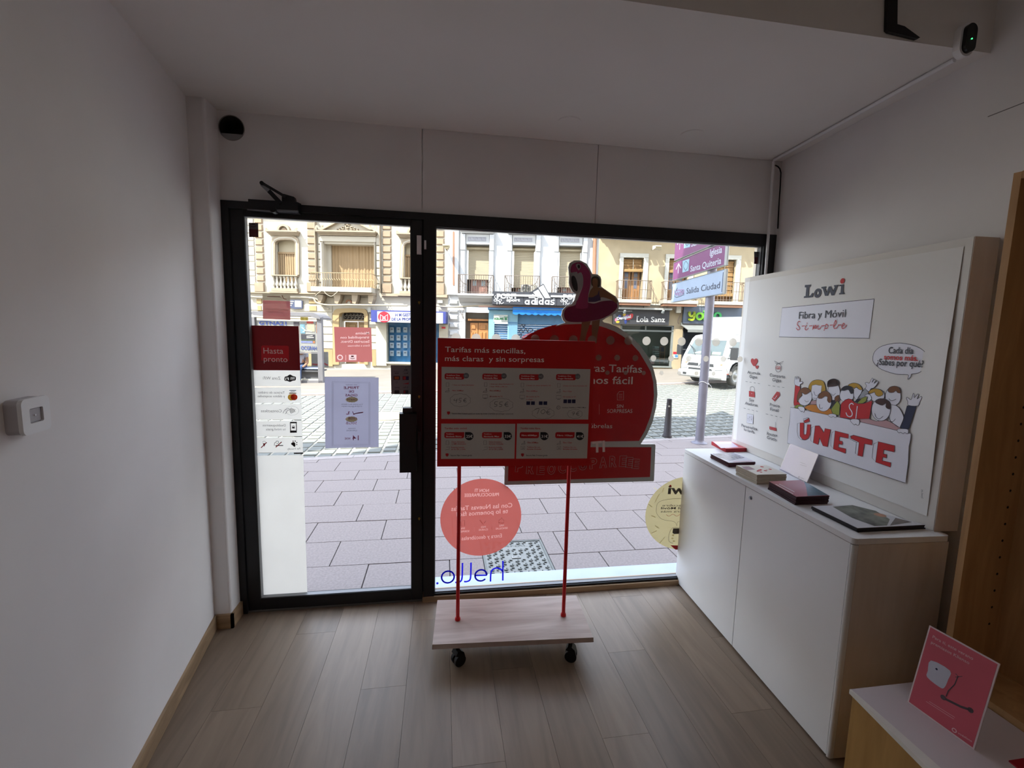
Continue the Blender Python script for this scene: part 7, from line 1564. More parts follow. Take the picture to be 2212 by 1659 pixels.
for nm_, col, L in (('splash_red', (206, 60, 60), [(360, 330), (420, 240), (470, 230), (480, 258), (460, 310), (400, 340)]), ('splash_yellow', (220, 180, 60), [(290, 250), (310, 230), (345, 235), (340, 265), (310, 268)]), ('splash_yellow', (220, 180, 60), [(170, 370), (200, 355), (235, 370), (220, 395), (180, 395)]), ('splash_pink', (226, 120, 150), [(150, 340), (165, 310), (190, 330), (180, 365), (155, 362)]), ('splash_blue', (70, 90, 160), [(200, 300), (215, 260), (240, 250), (262, 275), (240, 310)]), ('splash_blue', (40, 60, 130), [(318, 350), (370, 350), (352, 410), (330, 405)]), ('splash_violet', (150, 110, 170), [(310, 300), (350, 255), (400, 250), (390, 300), (340, 335)])):
    MB().poly(Q, smooth(Q.pts('K', L), 3, True), .001).build(nm_, mat(nm_ + str(col[0]), col, .5), ls)
B = MB(); q = Q.pts('K', [(190, 342), (440, 300)]); B.text(Q, 'Desigual', q[0], q[1], .008, Q.px('K', 50), .03); q = Q.pts('K', [(210, 192), (460, 190)]); B.text(Q, 'MODA MUJER Y COMPLEMENTOS', q[0], q[1], .004, Q.px('K', 14), .03); B.build('white_lettering', sgw, ls)
for i, x in enumerate((292, 968)):
    t = thing('spotlight', ('small spotlight on the left half' if i == 0 else 'small spotlight on the right half') + ' of the black shop sign top edge', 'lamp', FP.w(*FP.at('K', x, 190), .3)); c = FP.at('K', x, 192); MB().tube([FP.w(c[0], c[1] + .14, .30), FP.w(c[0], c[1] + .02, .36)], .015, 6).build('arm', irong, t); MB().tube([FP.w(c[0], c[1] + .03, .36), FP.w(c[0], c[1] - .05, .28)], .04, 10, True, .055).build('head', mat('spot_grey', (170, 178, 178), .4), t)
# display window with goods
grf = mat('frame_grey', (150, 156, 152), .45, .04, 5); MB().prect(FP, LS, -.5, -.42).build('display_back', mat('display_back', (106, 108, 98), .8, .15, 2), h3)
MB().prect(FP, (LS[0], LS[1] - .04, LS[2], LS[1] + .02), -.5, .04).build('display_sill', grf, h3)
B = MB(); tv_ = vz('K', 700, 535); um = FP.at('K', 708, 500)[0]
for r in ((LS[0], LS[1], LS[0] + .07, LS[3]), (LS[2] - .08, LS[1], LS[2], LS[3]), (LS[0], LS[3] - .04, LS[2], LS[3]), (LS[0], tv_ - .03, LS[2], tv_ + .03), (um - .02, tv_, um + .02, LS[3])): B.prect(FP, r, -.10, -.02)
B.build('window_frame', grf, h3); MB().prect(FP, LS, -.08, -.07).build('shop_window_pane', glassmat('shop_glass2', (.80, .86, .83), .12), h3)
stc = [((186, 196, 200), 812, 850), ((210, 216, 220), 852, 876), ((196, 160, 160), 876, 892), ((206, 214, 218), 895, 920), ((176, 190, 196), 925, 960), ((200, 208, 212), 962, 990), ((160, 176, 182), 992, 1016)]
for i, (c_, y0, y1) in enumerate(stc):
    r = fr('K', 878 + 4 * (i % 2), y0, 975, y1); t = tag(MB().prect(FP, r, -.42, -.16, .015).build('folded_garment', mat('garment_%d' % i, c_, .8, .08, 9), loc=FP.w(r[0], r[1], -.3)), None, 'clothing')
    t['label'] = ['pale grey folded garment, topmost of the pile in the fashion shop window', 'white folded garment, second from top of the pile in the fashion shop window', 'thin pinkish folded garment in the pile in the fashion shop window', 'white folded garment just below the pinkish one in the shop window pile', 'blue grey folded garment in the middle of the shop window pile', 'light folded garment, last but one of the shop window pile', 'dull grey folded garment at the bottom of the shop window pile'][i]; t['group'] = 'folded garments in the fashion shop window'
ck = thing('display_rack', 'wooden display rack with dark clothes at the right of the fashion shop window', 'rack', FP.w(*FP.at('K', 1020, 950)))
for y in (820, 925, 1045): fpart('shelf', mat('rack_wood', (150, 104, 72), .6), ck, 'K', 980, y - 5, 1070, y + 5, d0=-.4, d1=-.15)
for x in (984, 1066): fpart('upright', mat('rack_wood', (150, 104, 72)), ck, 'K', x - 4, 800, x + 4, 1130, d0=-.2, d1=-.15)
fpart('hanging_cloth', mat('cloth_navy', (62, 60, 84), .8, .1, 8), ck, 'K', 996, 830, 1056, 910, d0=-.3, d1=-.2); fpart('hanging_cloth', mat('cloth_brown', (84, 68, 56), .8, .1, 8), ck, 'K', 994, 935, 1056, 1030, d0=-.3, d1=-.2)
tag(fpart('display_board', mat('board_pink', (206, 150, 160), .7), None, 'K', 800, 1095, 885, 1142, d0=-.4, d1=-.2), 'small pinkish board at the foot of the fashion shop window', 'sign')
tag(fpart('meter_box', whitef, None, 'K', 1225, 92, 1306, 218, d0=.02, d1=.2), 'white meter box on the beige pier between the two dark signs', 'meter box')
pn = thing('pier_notice', 'small white notice with red heading on the pier beside the fashion shop', 'sign', FP.w(*FP.at('K', 1235, 980)))
fpart('sheet', whitef, pn, 'K', 1195, 928, 1282, 1028, d0=.005, d1=.02); fpart('red_heading', mat('sign_red', (222, 40, 62)), pn, 'K', 1192, 912, 1256, 950, d0=.02, d1=.03); fpart('picture', inklb, pn, 'K', 1225, 965, 1275, 1010, d0=.02, d1=.025)
# green lettered shop
yg = thing('shop_sign', 'blue grey shop sign with rounded green letters behind the signpost', 'shop sign', FP.w(*FP.at('M', 500, 330)))
YSr = (FP.at('M', 188, 300)[0], vz('M', 300, 460), ys_u1, vz('M', 300, 165)); MB().prect(FP, YSr, .0, .14).build('panel', mat('sign_slate', (104, 116, 134), .5, .05, 3), yg)
MB().prect(FP, (YSr[0], YSr[1] - .05, YSr[2], YSr[1]), -.1, .18).build('lower_edge', mat('sign_black', (62, 62, 66)), yg)
Q = Plane(FP.w(0, 0, .14), FP.u); wd_ = Q.px('M', 36)
def lett(col, f): B = MB(); f(B); B.build('raised_letter', mat('letter_green_%d' % col[0], col, .45), yg)
rgq = lambda B, x, y, r: B.ring(Q, Q.at('M', x, y), Q.px('M', r) - wd_ * .98, Q.px('M', r), 0, .07, n=28)
def thick(B, L): 
    pts = smooth(Q.pts('M', L), 5); n = len(pts); m = MB(); m.stroke(Q, pts, wd_, .07); m2 = MB(); m2.stroke(Q, pts, wd_, 0); k0 = len(m.v); V = m.v + m2.v
    Fs = list(m.f) + [(i, i + 1, k0 + i + 1, k0 + i) for i in range(n - 1)] + [(n + i, n + i + 1, k0 + n + i + 1, k0 + n + i) for i in range(n - 1)]; B.add(V, Fs)
    for p in (pts[0], pts[-1]): B.disc(Q, p, wd_ / 2, 0, .07, 14)
lett((186, 206, 40), lambda B: (thick(B, [(306, 278), (304, 310), (320, 340), (352, 340), (374, 320)]), thick(B, [(386, 278), (382, 330), (376, 376), (350, 402), (300, 394)])))
lett((132, 206, 50), lambda B: rgq(B, 474, 342, 68)); lett((104, 204, 60), lambda B: (thick(B, [(560, 300), (558, 392)]), B.disc(Q, Q.at('M', 562, 262), wd_ * .55, 0, .07, 14)))
lett((80, 200, 84), lambda B: (rgq(B, 632, 342, 62), thick(B, [(690, 290), (688, 380), (672, 424), (632, 436), (596, 424)]))); lett((58, 190, 100), lambda B: rgq(B, 780, 336, 68))
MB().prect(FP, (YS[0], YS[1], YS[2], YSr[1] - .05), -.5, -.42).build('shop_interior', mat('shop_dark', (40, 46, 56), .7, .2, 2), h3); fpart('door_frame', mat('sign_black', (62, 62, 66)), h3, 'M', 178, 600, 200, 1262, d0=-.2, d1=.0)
fpart('door_frame', mat('frame_navy', (40, 52, 72), .5), h3, 'M', 225, 620, 318, 1180, d0=-.4, d1=-.3)
ya = thing('awning', 'grey half open awning under the slate shop sign with green letters', 'awning', FP.w(*FP.at('M', 350, 540)))
uA0, uA1 = FP.at('M', 150, 520)[0], ys_u1; vA_, vB_ = vz('M', 300, 480), vz('M', 300, 570)
MB().add([FP.w(uA0, vA_, .05), FP.w(uA1, vA_, .05), FP.w(uA1, vB_, .85), FP.w(uA0 + .0, vB_, .85), FP.w(uA0, vA_ - .03, .05), FP.w(uA1, vA_ - .03, .05), FP.w(uA1, vB_ - .03, .85), FP.w(uA0, vB_ - .03, .85)], [(0, 1, 2, 3), (7, 6, 5, 4), (0, 3, 7, 4), (1, 5, 6, 2), (3, 2, 6, 7), (0, 4, 5, 1)]).build('canvas', mat('awning_grey', (140, 142, 138), .8, .05, 5), ya)
MB().prect(Plane(FP.w(0, 0, .86), FP.u), (uA0, vB_ - .10, uA1, vB_), -.02, .0).build('valance', mat('awning_grey', (140, 142, 138)), ya); MB().tube([FP.w(uA0, vA_, .02), FP.w(uA1, vA_, .02)], .07, 8).build('roller', mat('roller_pale', (206, 206, 190), .5), ya)
fcable('M', [(150, 280), (140, 320), (110, 380), (100, 440), (120, 480)], .016, 'dark cable running down the beige pier beside the slate shop sign', rail3, d=.1)
tag(MB().tube([FP.w(*p, .25) for p in smooth(FP.pts('M', [(10, 140), (20, 118), (44, 118), (60, 150), (36, 160), (20, 140)]), 4)], .012, 5).build('wire_loop', mat('wire_yellow', (196, 186, 140), .6), loc=FP.w(*FP.at('M', 30, 130), .25)), 'pale wire loop hanging under the balcony above the meter box', 'wire')

# ================================================================== STREET FURNITURE
# signpost by the kerb: a round pole with three swivelled blades
PO = np.array([3.692, 3.5, GZ]); zp = ((PO + np.array([0, 0, .05])) - CAM) @ FW
def depth_at(px, py, dz): return CAM + ray(px, py) * dz
B2 = None
for q_ in np.linspace(.82, 1.02, 201):      # the blades hang on the near face of the pole
    pL, pR = depth_at(1451.4, 631, 1.223 * zp * q_), depth_at(1564, 610, .929 * zp * q_); BU = pR - pL; BU[2] = 0; bm_ = pL.copy(); bm_[2] = 0; P = Plane(bm_, BU)
    if P.n @ (CAM - bm_) < 0: P.n = -P.n
    e_ = abs((np.array([PO[0], PO[1], 0]) - bm_) @ P.n + .085)
    if B2 is None or e_ < B2[0]: B2 = (e_, P)
B2 = B2[1]; c0 = np.array([PO[0], PO[1], 0])
polem = mat('pole_galvanised', (172, 170, 188), .45, .06, 6, metal=.2); bladeg = mat('blade_silver', (176, 178, 176), .4, .03, 5, metal=.3)
sp_t = thing('signpost', 'grey round street signpost standing at the kerb with three direction blades', 'signpost', (c0[0], c0[1], GZ))
MB().tube([(c0[0], c0[1], GZ), (c0[0], c0[1], 3.4)], .060, 20).build('pole', polem, sp_t)
MB().lathe((c0[0], c0[1], GZ), [(.11, 0), (.11, .012), (.064, .02), (.062, .05)], 18).build('base_collar', polem, sp_t)
purp = mat('blade_purple', (136, 70, 122), .5, .03, 5); palb = mat('blade_pale_blue', (186, 204, 228), .5, .03, 5); bink = mat('blade_ink', (64, 70, 92), .5); bwh = mat('blade_white', (220, 226, 240), .5); bsq = mat('blade_square', (170, 208, 228), .5)
def blade(name_m, y_pts, base_only=False):
    q = B2.pts('L', y_pts); r = ((q[0][0] + q[3][0]) / 2, (q[3][1] + q[2][1]) / 2, (q[1][0] + q[2][0]) / 2, (q[0][1] + q[1][1]) / 2)
    o = MB().prect(B2, r, -.05, -.004, .002).build('sign_blade', name_m, sp_t)
    rn = MB(); L = [(-.05, .0)] + [(-.05 + .05 * math.sin(math.pi * i / 8) * .0 + .0, 0) for i in range(0)]
    e = arc((r[2], 0), .03, -90, 90, 8)
    Pz = Plane(np.array([B2.o[0], B2.o[1], r[1] - .006]), B2.u, -B2.n)
    pr = [(r[2] - .002, .004)] + [(r[2] + .035 * math.sin(math.pi * i / 8), .004 + .05 * i / 8) for i in range(1, 8)] + [(r[2] - .002, .054)]
    hh = r[3] - r[1] + .012; V = [np.array([*(B2.o + B2.u * a - B2.n * b)[:2], r[1] - .006]) for a, b in pr]; V2 = [v_ + np.array([0, 0, hh]) for v_ in V]; n = len(pr)
    MB().add(V + V2, [tuple(reversed(range(n))), tuple(range(n, 2 * n))] + [(i, (i + 1) % n, n + (i + 1) % n, n + i) for i in range(n)]).build('end_profile', bladeg, o)
    B = MB(); B.prect(B2, (r[0], r[3], r[2], r[3] + .006), -.052, .001); B.prect(B2, (r[0], r[1] - .006, r[2], r[1]), -.052, .001); B.prect(B2, (r[0] - .006, r[1], r[0], r[3]), -.05, .0); B.build('edge_trim', bladeg, o)
    return o, r
def btext(o, m, items, bold=.01):
    B = MB()
    for s, a, b, h in items: q = B2.pts('L', [a, b]); B.text(B2, s, q[0], q[1], -.002, B2.px('L', h), bold)
    return B.build('lettering', m, o)
o3, r3 = blade(palb, [(122, 1024), (1240, 752), (1204, 1268), (98, 1420)])
btext(o3, bink, [('Salida Ciudad', (424, 1256), (1148, 1128), 118)], .0)
B = MB(); B.stroke(B2, B2.pts('L', [(200, 1180), (232, 1128)]), .012, -.002); [B.stroke(B2, smooth(B2.pts('L', L), 4), .008, -.002) for L in ([(165, 1180), (185, 1240), (170, 1300), (220, 1330), (380, 1270)], [(300, 1270), (320, 1200), (360, 1190), (340, 1260), (380, 1240)])]; B.build('scribble', bink, o3)
B = MB(); [B.stroke(B2, smooth(B2.pts('L', L), 4), .010, -.0018) for L in ([(170, 1220), (220, 1180), (300, 1170), (370, 1170), (360, 1240), (280, 1280), (190, 1260), (170, 1220)], [(200, 1290), (240, 1210), (260, 1300), (290, 1190), (340, 1250)], [(180, 1250), (250, 1240), (370, 1200)])]; B.build('tag_pink', mat('tag_pink', (190, 140, 190), .6), o3)
B = MB(); r = B2.rect('L', 1212, 800, 1226, 1230); B.prect(B2, (r3[2] - .022, r3[1] + .02, r3[2] - .012, r3[3] - .03), -.004, -.001); B.prect(B2, (r3[0] + .012, r3[1] + .05, r3[0] + .022, r3[3] - .04), -.004, -.001); B.build('side_rule', bink, o3)
def churchmarks(o, arrow, sq, quat):
    B = MB(); [B.stroke(B2, B2.pts('L', L), .020, -.002) for L in arrow]; B.build('arrow', bwh, o)
    MB().poly(B2, B2.pts('L', sq), -.002).build('pictogram_field', bsq, o); B = MB(); B.stroke(B2, smooth(B2.pts('L', quat), 4, True), .009, -.0010, True); B.build('pictogram', bink, o)
o2, r2 = blade(purp, [(152, 532), (1268, 200), (1246, 645), (136, 940)])
btext(o2, bwh, [('Iglesia', (936, 432), (1196, 358), 118), ('Santa Quiteria', (508, 775), (1178, 598), 116)], .012)
churchmarks(o2, [[(248, 800), (258, 610)], [(204, 718), (258, 598), (306, 690)]], [(345, 540), (492, 494), (472, 752), (340, 794)], [(414, 550), (440, 572), (464, 620), (452, 680), (410, 744), (388, 716), (366, 670), (376, 610)])
hB = r2[3] - r2[1]; gap = r2[1] - r3[3]; dv = hB + gap * .62
o1 = MB().prect(B2, (r2[0], r2[1] + dv, r2[2], r2[3] + dv), -.05, -.004, .002).build('sign_blade', purp, sp_t)
B = MB(); B.prect(B2, (r2[0], r2[1] + dv - .006, r2[2], r2[1] + dv), -.052, .001); B.prect(B2, (r2[2], r2[1] + dv - .006, r2[2] + .02, r2[3] + dv), -.052, .001); B.build('edge_trim', bladeg, o1)
btext(o1, bwh, [('Santuario', (528, 232), (1010, 80), 116)], .012)
churchmarks(o1, [[(280, 285), (290, 110)], [(232, 180), (290, 80), (336, 165)]], [(378, 30), (520, -12), (504, 236), (372, 268)], [(446, 40), (476, 70), (494, 110), (482, 160), (440, 208), (416, 180), (398, 140), (408, 90)])
B = MB()
for rr_ in (r3, r2, (r2[0], r2[1] + dv, r2[2], r2[3] + dv)):
    zc_ = (rr_[1] + rr_[3]) / 2; uc_ = (c0 - B2.o) @ B2.u; B.prect(B2, (uc_ - .05, zc_ - .03, uc_ + .05, zc_ + .03), -.09, -.05)
B.build('clamp', bladeg, sp_t)
pz = depth_at(1518, 826, zp * .99); zt_ = pz[2]; B = MB(); L = [np.array([c0[0] + .066 * math.cos(t), c0[1] + .066 * math.sin(t), zt_ + .02 * math.sin(t * 2)]) for t in np.linspace(0, 6.4, 18)] + [np.array([c0[0] + .09, c0[1] - .05, zt_ - .05]), np.array([c0[0] + .10, c0[1] - .06, zt_ - .13])]; B.tube(L, .004, 5).build('cable_tie', whitepl, sp_t)

bo = Plane((0, 0, GZ), (1, 0, 0), (0, 1, 0)); c = bo.w(*bo.at('Z', 1441, 944)); bl_ = thing('bollard', 'dark tapered iron bollard at the kerb left of the signpost', 'bollard', c)
MB().lathe(c, [(.072, 0), (.072, .03), (.058, .035), (.036, .57), (.036, .582), (.030, .588)], 18).build('shaft', mat('bollard_iron', (62, 54, 58), .6, .15, 12), bl_)
tv_ = CAM - c; tv_ /= np.linalg.norm(tv_); pq = c + np.array([0, 0, .48]); MB().disc(Plane(pq + np.array([tv_[0], tv_[1], 0]) * .046, np.cross([0, 0, 1], [tv_[0], tv_[1], 0])), (0, 0), .014, -.006, .002, 12).build('sticker', whitef, bl_)

# bus shelter across the road, a seated person mostly hidden inside it
gz_ = ground(-3.5, 10.9); SHP = Plane((0, 10.95, 0), (math.cos(math.radians(-4)), math.sin(math.radians(-4)), 0)); bs = thing('bus_shelter', 'grey street shelter with stickers and graffiti, seen through the left of the door glass', 'bus shelter', SHP.w(SHP.at('C', 1100, 1000)[0], gz_))
shg = mat('shelter_grey', (150, 148, 152), .5, .06, 4); shw = mat('shelter_panel', (176, 176, 172), .6, .08, 6); shd = mat('shelter_dark', (112, 112, 116), .6, .06, 5)
def sp2(name, m, x0, y0, x1, y1, d0, d1, par=None, ins=.0): return MB().prect(SHP, SHP.rect('C', x0, y0, x1, y1), d0, d1, ins).build(name, m, par or bs)
rbt = SHP.at('C', 1330, 1650)[1]; r = SHP.rect('C', 1285, 450, 1382, 1650); MB().prect(SHP, (r[0], min(gz_, r[1]), r[2], r[3]), -.12, .0, .01).build('post', shg, bs)
r = SHP.rect('C', 118, 452, 190, 1650); MB().prect(SHP, (r[0], gz_, r[2], r[3]), -.12, .0, .01).build('post', shg, bs)
b_ = SHP.pts('C', [(118, 372), (150, 350), (1195, 375), (1230, 378), (1310, 420), (1352, 465), (1352, 500), (1200, 455), (1190, 440), (180, 425), (120, 405)]); MB().poly(SHP, b_, -.9, .06).build('roof_beam', shg, bs)
pl1 = sp2('poster_panel', shw, 960, 530, 1290, 1085, -.10, -.06); pl0 = sp2('graffiti_panel', shw, 190, 520, 955, 1085, -.10, -.06)
sp2('mid_rail', shg, 190, 1085, 1300, 1103, -.10, -.03); sp2('lower_panel', shw, 990, 1105, 1310, 1400, -.9, -.86); sp2('bench', shd, 190, 1408, 1350, 1432, -.55, -.02); sp2('bench_box', shd, 190, 1434, 1315, 1560, -.5, -.1); sp2('base_plinth', whitef, 190, 1560, 1330, 1602, -.6, -.02)
r = SHP.rect('C', 190, 1600, 1385, 1640); MB().prect(SHP, (r[0], gz_ - .05, r[2], r[3] + .02), -.6, .0).build('foot', shg, bs)
B = MB(); q = SHP.pts('C', [(230, 590), (725, 600)]); B.text(SHP, 'GTNA21', q[0], q[1], -.05, SHP.px('C', 62), .03); q = SHP.pts('C', [(985, 1040), (1265, 1050)]); B.text(SHP, 'OCGRAH', q[0], q[1], -.05, SHP.px('C', 66), .02); B.build('graffiti_blue', mat('graffiti_blue', (70, 92, 170), .6), bs)
for nm_, col, rr_ in (('sticker_yellow', (210, 190, 80), (975, 455, 1110, 515)), ('sticker_red', (200, 80, 70), (1085, 530, 1205, 570)), ('poster_cream', (214, 200, 170), (1095, 572, 1230, 716)), ('poster_blue', (130, 176, 196), (972, 580, 1055, 750)), ('poster_dark', (70, 70, 78), (985, 765, 1235, 860)), ('poster_green', (96, 110, 78), (985, 862, 1235, 882)), ('poster_violet', (140, 150, 206), (985, 884, 1195, 920)), ('poster_orange', (196, 130, 90), (1198, 872, 1236, 926)), ('sticker_dark', (90, 84, 90), (850, 540, 945, 606)), ('rust_edge', (176, 130, 100), (1255, 540, 1272, 740))):
    MB().prect(SHP, SHP.rect('C', *rr_), -.06, -.052).build(nm_, mat('st_' + nm_, col, .6, .12, 25), bs)
B = MB(); [B.stroke(SHP, SHP.pts('C', L), SHP.px('C', 16), -.05) for L in ([(1090, 800), (1190, 790)], [(1090, 826), (1210, 822)], [(1020, 720), (1060, 700), (1180, 714)], [(1000, 640), (1060, 690)])]; B.build('poster_lettering', whitef, bs)
B = MB(); [B.stroke(SHP, SHP.pts('C', L), SHP.px('C', 26), -.85) for L in ([(1160, 1290), (1300, 1356)], [(1190, 1250), (1230, 1240)], [(1020, 1340), (1140, 1350)])]; B.build('graffiti_red', mat('graffiti_red', (190, 84, 90), .6), bs)
tag(MB().prect(SHP, SHP.rect('C', 1020, 1368, 1308, 1406), -.4, -.06, .02).build('folded_newspaper', mat('news_blue', (176, 190, 220), .7, .1, 12), loc=SHP.w(*SHP.at('C', 1160, 1400), -.2)), 'pale blue folded papers lying on the bench of the street shelter', 'newspaper')
# seated person: one skinned body, clothing as children
def skin(name, m, par, verts, edges, radii, root=0, loc=(0, 0, 0)):
    me = bpy.data.meshes.new(name); me.from_pydata([tuple(v) for v in verts], edges, []); me.materials.append(m); o = bpy.data.objects.new(name, me); COL.objects.link(o)
    o.parent = par; o.location = (0, 0, 0); ORG[o.name] = ORG[par.name]
    s_ = o.modifiers.new('skin', 'SKIN'); s_.use_smooth_shade = True; u_ = o.modifiers.new('sub', 'SUBSURF'); u_.levels = 2; u_.render_levels = 2
    for v_, r_ in zip(me.skin_vertices[0].data, radii): v_.radius = (r_, r_)
    me.skin_vertices[0].data[root].use_root = True
    return o
seat = SHP.at('C', 900, 1408)[1]; ps_ = SHP.w(SHP.at('C', 915, 1300)[0], seat, -.30); pe = thing('person', 'person in white T-shirt and jeans sitting in the street shelter, mostly hidden', 'person', ps_)
skm = mat('skin', (196, 146, 118), .6, .04, 8); k = .9
U_ = lambda x, y, z: SHP.u * x * k + SHP.n * y * k + np.array([0, 0, z * k])
V = [U_(0, 0, .10), U_(0, -.02, .32), U_(0, -.03, .50), U_(0, 0, .58), U_(0, .02, .68), U_(0, .02, .76), U_(.19, -.02, .48), U_(.24, .05, .22), U_(.20, .26, .12), U_(.19, .33, .11), U_(-.19, -.02, .48), U_(-.24, .05, .22), U_(-.20, .26, .12), U_(-.19, .33, .11), U_(.09, .06, .08), U_(.11, .42, .09), U_(.11, .42, -.34), U_(.11, .54, -.40), U_(-.09, .06, .08), U_(-.11, .42, .09), U_(-.11, .42, -.34), U_(-.11, .54, -.40)]
E_ = [(0, 1), (1, 2), (2, 3), (3, 4), (4, 5), (2, 6), (6, 7), (7, 8), (8, 9), (2, 10), (10, 11), (11, 12), (12, 13), (0, 14), (14, 15), (15, 16), (16, 17), (0, 18), (18, 19), (19, 20), (20, 21)]
Rr = [.13, .135, .13, .05, .09, .075, .06, .045, .034, .034, .06, .045, .034, .034, .085, .062, .042, .034, .085, .062, .042, .034]
skin('body', skm, pe, V, E_, [r_ * k for r_ in Rr])
skin('shirt', mat('shirt_white', (206, 206, 222), .8, .03, 9), pe, [V[0], V[1], V[2], V[6], (V[6] + V[7]) / 2, V[10], (V[10] + V[11]) / 2], [(0, 1), (1, 2), (2, 3), (3, 4), (2, 5), (5, 6)], [r_ * k for r_ in (.155, .155, .145, .078, .07, .078, .07)])
skin('jeans', mat('jeans_blue', (96, 120, 164), .8, .06, 14), pe, [V[0], V[14], V[15], V[16], V[18], V[19], V[20]], [(0, 1), (1, 2), (2, 3), (0, 4), (4, 5), (5, 6)], [r_ * k for r_ in (.14, .10, .075, .056, .10, .075, .056)])
skin('hair', mat('hair_dark', (54, 42, 36), .6, .1, 30), pe, [U_(0, -.02, .72), U_(0, -.01, .80), U_(0, .03, .80)], [(0, 1), (1, 2)], [r_ * k for r_ in (.088, .07, .055)])

# ================================================================== WHITE TRUCK
zt = ground(9.5, 11.3); GT = Plane((0, 0, zt), (1, 0, 0), (0, 1, 0)); wc = GT.w(*GT.at('Z', 1583, 833.5))
th = math.radians(30); cam_r = np.array([RT[0], RT[1], 0]); cam_r /= np.linalg.norm(cam_r); cam_f = np.array([FW[0], FW[1], 0]); cam_f /= np.linalg.norm(cam_f)
TH = -cam_r * math.cos(th) - cam_f * math.sin(th); TS = -cam_r * math.sin(th) + cam_f * math.cos(th)     # heading; across to its far side
TO = wc - TH * .0; trk = thing('truck', 'white cab-over delivery truck parked before the shop with green letters', 'truck', TO)
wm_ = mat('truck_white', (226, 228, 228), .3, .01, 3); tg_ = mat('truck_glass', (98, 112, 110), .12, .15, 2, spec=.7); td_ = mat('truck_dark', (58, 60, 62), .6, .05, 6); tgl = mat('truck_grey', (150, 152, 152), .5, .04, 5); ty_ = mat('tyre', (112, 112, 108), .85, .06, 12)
def TW(x, s, z): return TO + (TH * x + TS * s + np.array([0, 0, z])) * .80
def tprof(B, L, s0, s1, taper=0.0):
    n = len(L); V = [TW(x, s0 + (taper * max(0, z - .9) if taper else 0), z) for x, z in L] + [TW(x, s1 - (taper * max(0, z - .9) if taper else 0), z) for x, z in L]
    return B.add(V, [tuple(range(n)), tuple(reversed(range(n, 2 * n)))] + [(i, n + i, n + (i + 1) % n, (i + 1) % n) for i in range(n)])
s1_, s2_ = -.12, 1.62
cabp = [(.78, .44), (.80, .62), (.76, .86), (.70, 1.0), (.36, 1.62), (.20, 1.74), (-.10, 1.78), (-.72, 1.78), (-.72, .44), (-.42, .44), (-.40, .62), (-.30, .76), (-.12, .84), (.12, .84), (.30, .76), (.40, .62), (.42, .44)]
B = tprof(MB(), cabp, s1_, s2_, .10); B.build('cab', wm_, trk)
SD_ = Plane(TW(0, s1_, 0), -TH)                     # near side of the cab, u backwards
if SD_.n @ (CAM - TO) < 0: SD_.n = -SD_.n
FRo = TW(.80, 0, 0); FT = Plane(FRo, -TS)           # front face, u towards the near side
if FT.n @ (CAM - TO) < 0: FT.n = -FT.n
def front(name, m, pts, d0=.0, d1=.012, par=None):  # pts (s, z) on the sloping front
    def fx(z): 
        P = [(.30, .80), (.62, .80), (.86, .76), (1.0, .70), (1.62, .36), (1.74, .20), (1.8, .1)]
        for (z0, x0), (z1, x1) in zip(P[:-1], P[1:]):
            if z0 <= z <= z1: return x0 + (x1 - x0) * (z - z0) / (z1 - z0)
        return .8
    n = len(pts); V = [TW(fx(z) + d1, s, z + (d1 * .5 if z > 1 else 0)) for s, z in pts] + [TW(fx(z) - .01, s, z) for s, z in pts]
    return MB().add(V, [tuple(range(n)), tuple(reversed(range(n, 2 * n)))] + [(i, (i + 1) % n, n + (i + 1) % n, n + i) for i in range(n)]).build(name, m, par or trk)
front('windshield', tg_, [(.02, 1.06), (1.48, 1.06), (1.40, 1.58), (.10, 1.58)])
front('windshield_sheet', mat('sheet_green', (190, 220, 190), .6), [(.10, 1.08), (.45, 1.08), (.44, 1.17), (.12, 1.17)], d1=.02); front('windshield_sheet', mat('sheet_pale', (176, 206, 206), .6), [(.9, 1.08), (1.25, 1.08), (1.0, 1.17), (.92, 1.17)], d1=.02)
for s0 in (.42, 1.08): 
    L = [np.array(TW(.71, s0, 1.05)), np.array(TW(.58, s0 + .2, 1.28)), np.array(TW(.5, s0 + .42, 1.40))]; MB().tube([p + TH * .03 for p in L], .012, 5).build('wiper', td_, trk)
for s0, s1 in ((.24, .74), (.86, 1.34)): front('grille_slot', td_, [(s0, .66), (s1, .66), (s1 - .04, .76), (s0 + .04, .76)])
front('grille_slot', td_, [(.30, .53), (1.30, .53), (1.26, .58), (.34, .58)]); 
B = MB(); FP3 = Plane(TW(.80, .80, .70), -TS); 
if FP3.n @ (CAM - TO) < 0: FP3.n = -FP3.n
for a in (90, 210, 330): c_, s_ = math.cos(math.radians(a)), math.sin(math.radians(a)); B.poly(FP3, [(0, 0), (.035 * c_ - .02 * s_, .035 * s_ + .02 * c_), (.07 * c_, .07 * s_), (.035 * c_ + .02 * s_, .035 * s_ - .02 * c_)], .0, .02)
B.build('grille_emblem', steel, trk)
hl_ = mat('headlamp', (206, 206, 200), .2, .05, 8)
for s0, s1 in ((-.10, .20), (1.34, 1.60)): h_ = front('headlamp', hl_, [(s0, .58), (s1, .56), (s1, .72), (s0, .80)]); front('indicator', mat('indicator_orange', (220, 150, 110), .3), [(s0 + .02, .74), (s0 + .1, .74), (s0 + .1, .77), (s0 + .02, .79)], d1=.02, par=h_)
tprof(MB(), [(.60, .22), (.84, .24), (.90, .30), (.90, .46), (.86, .50), (.60, .50)], s1_ - .02, s2_ + .02).build('bumper', wm_, trk)
BX = .905
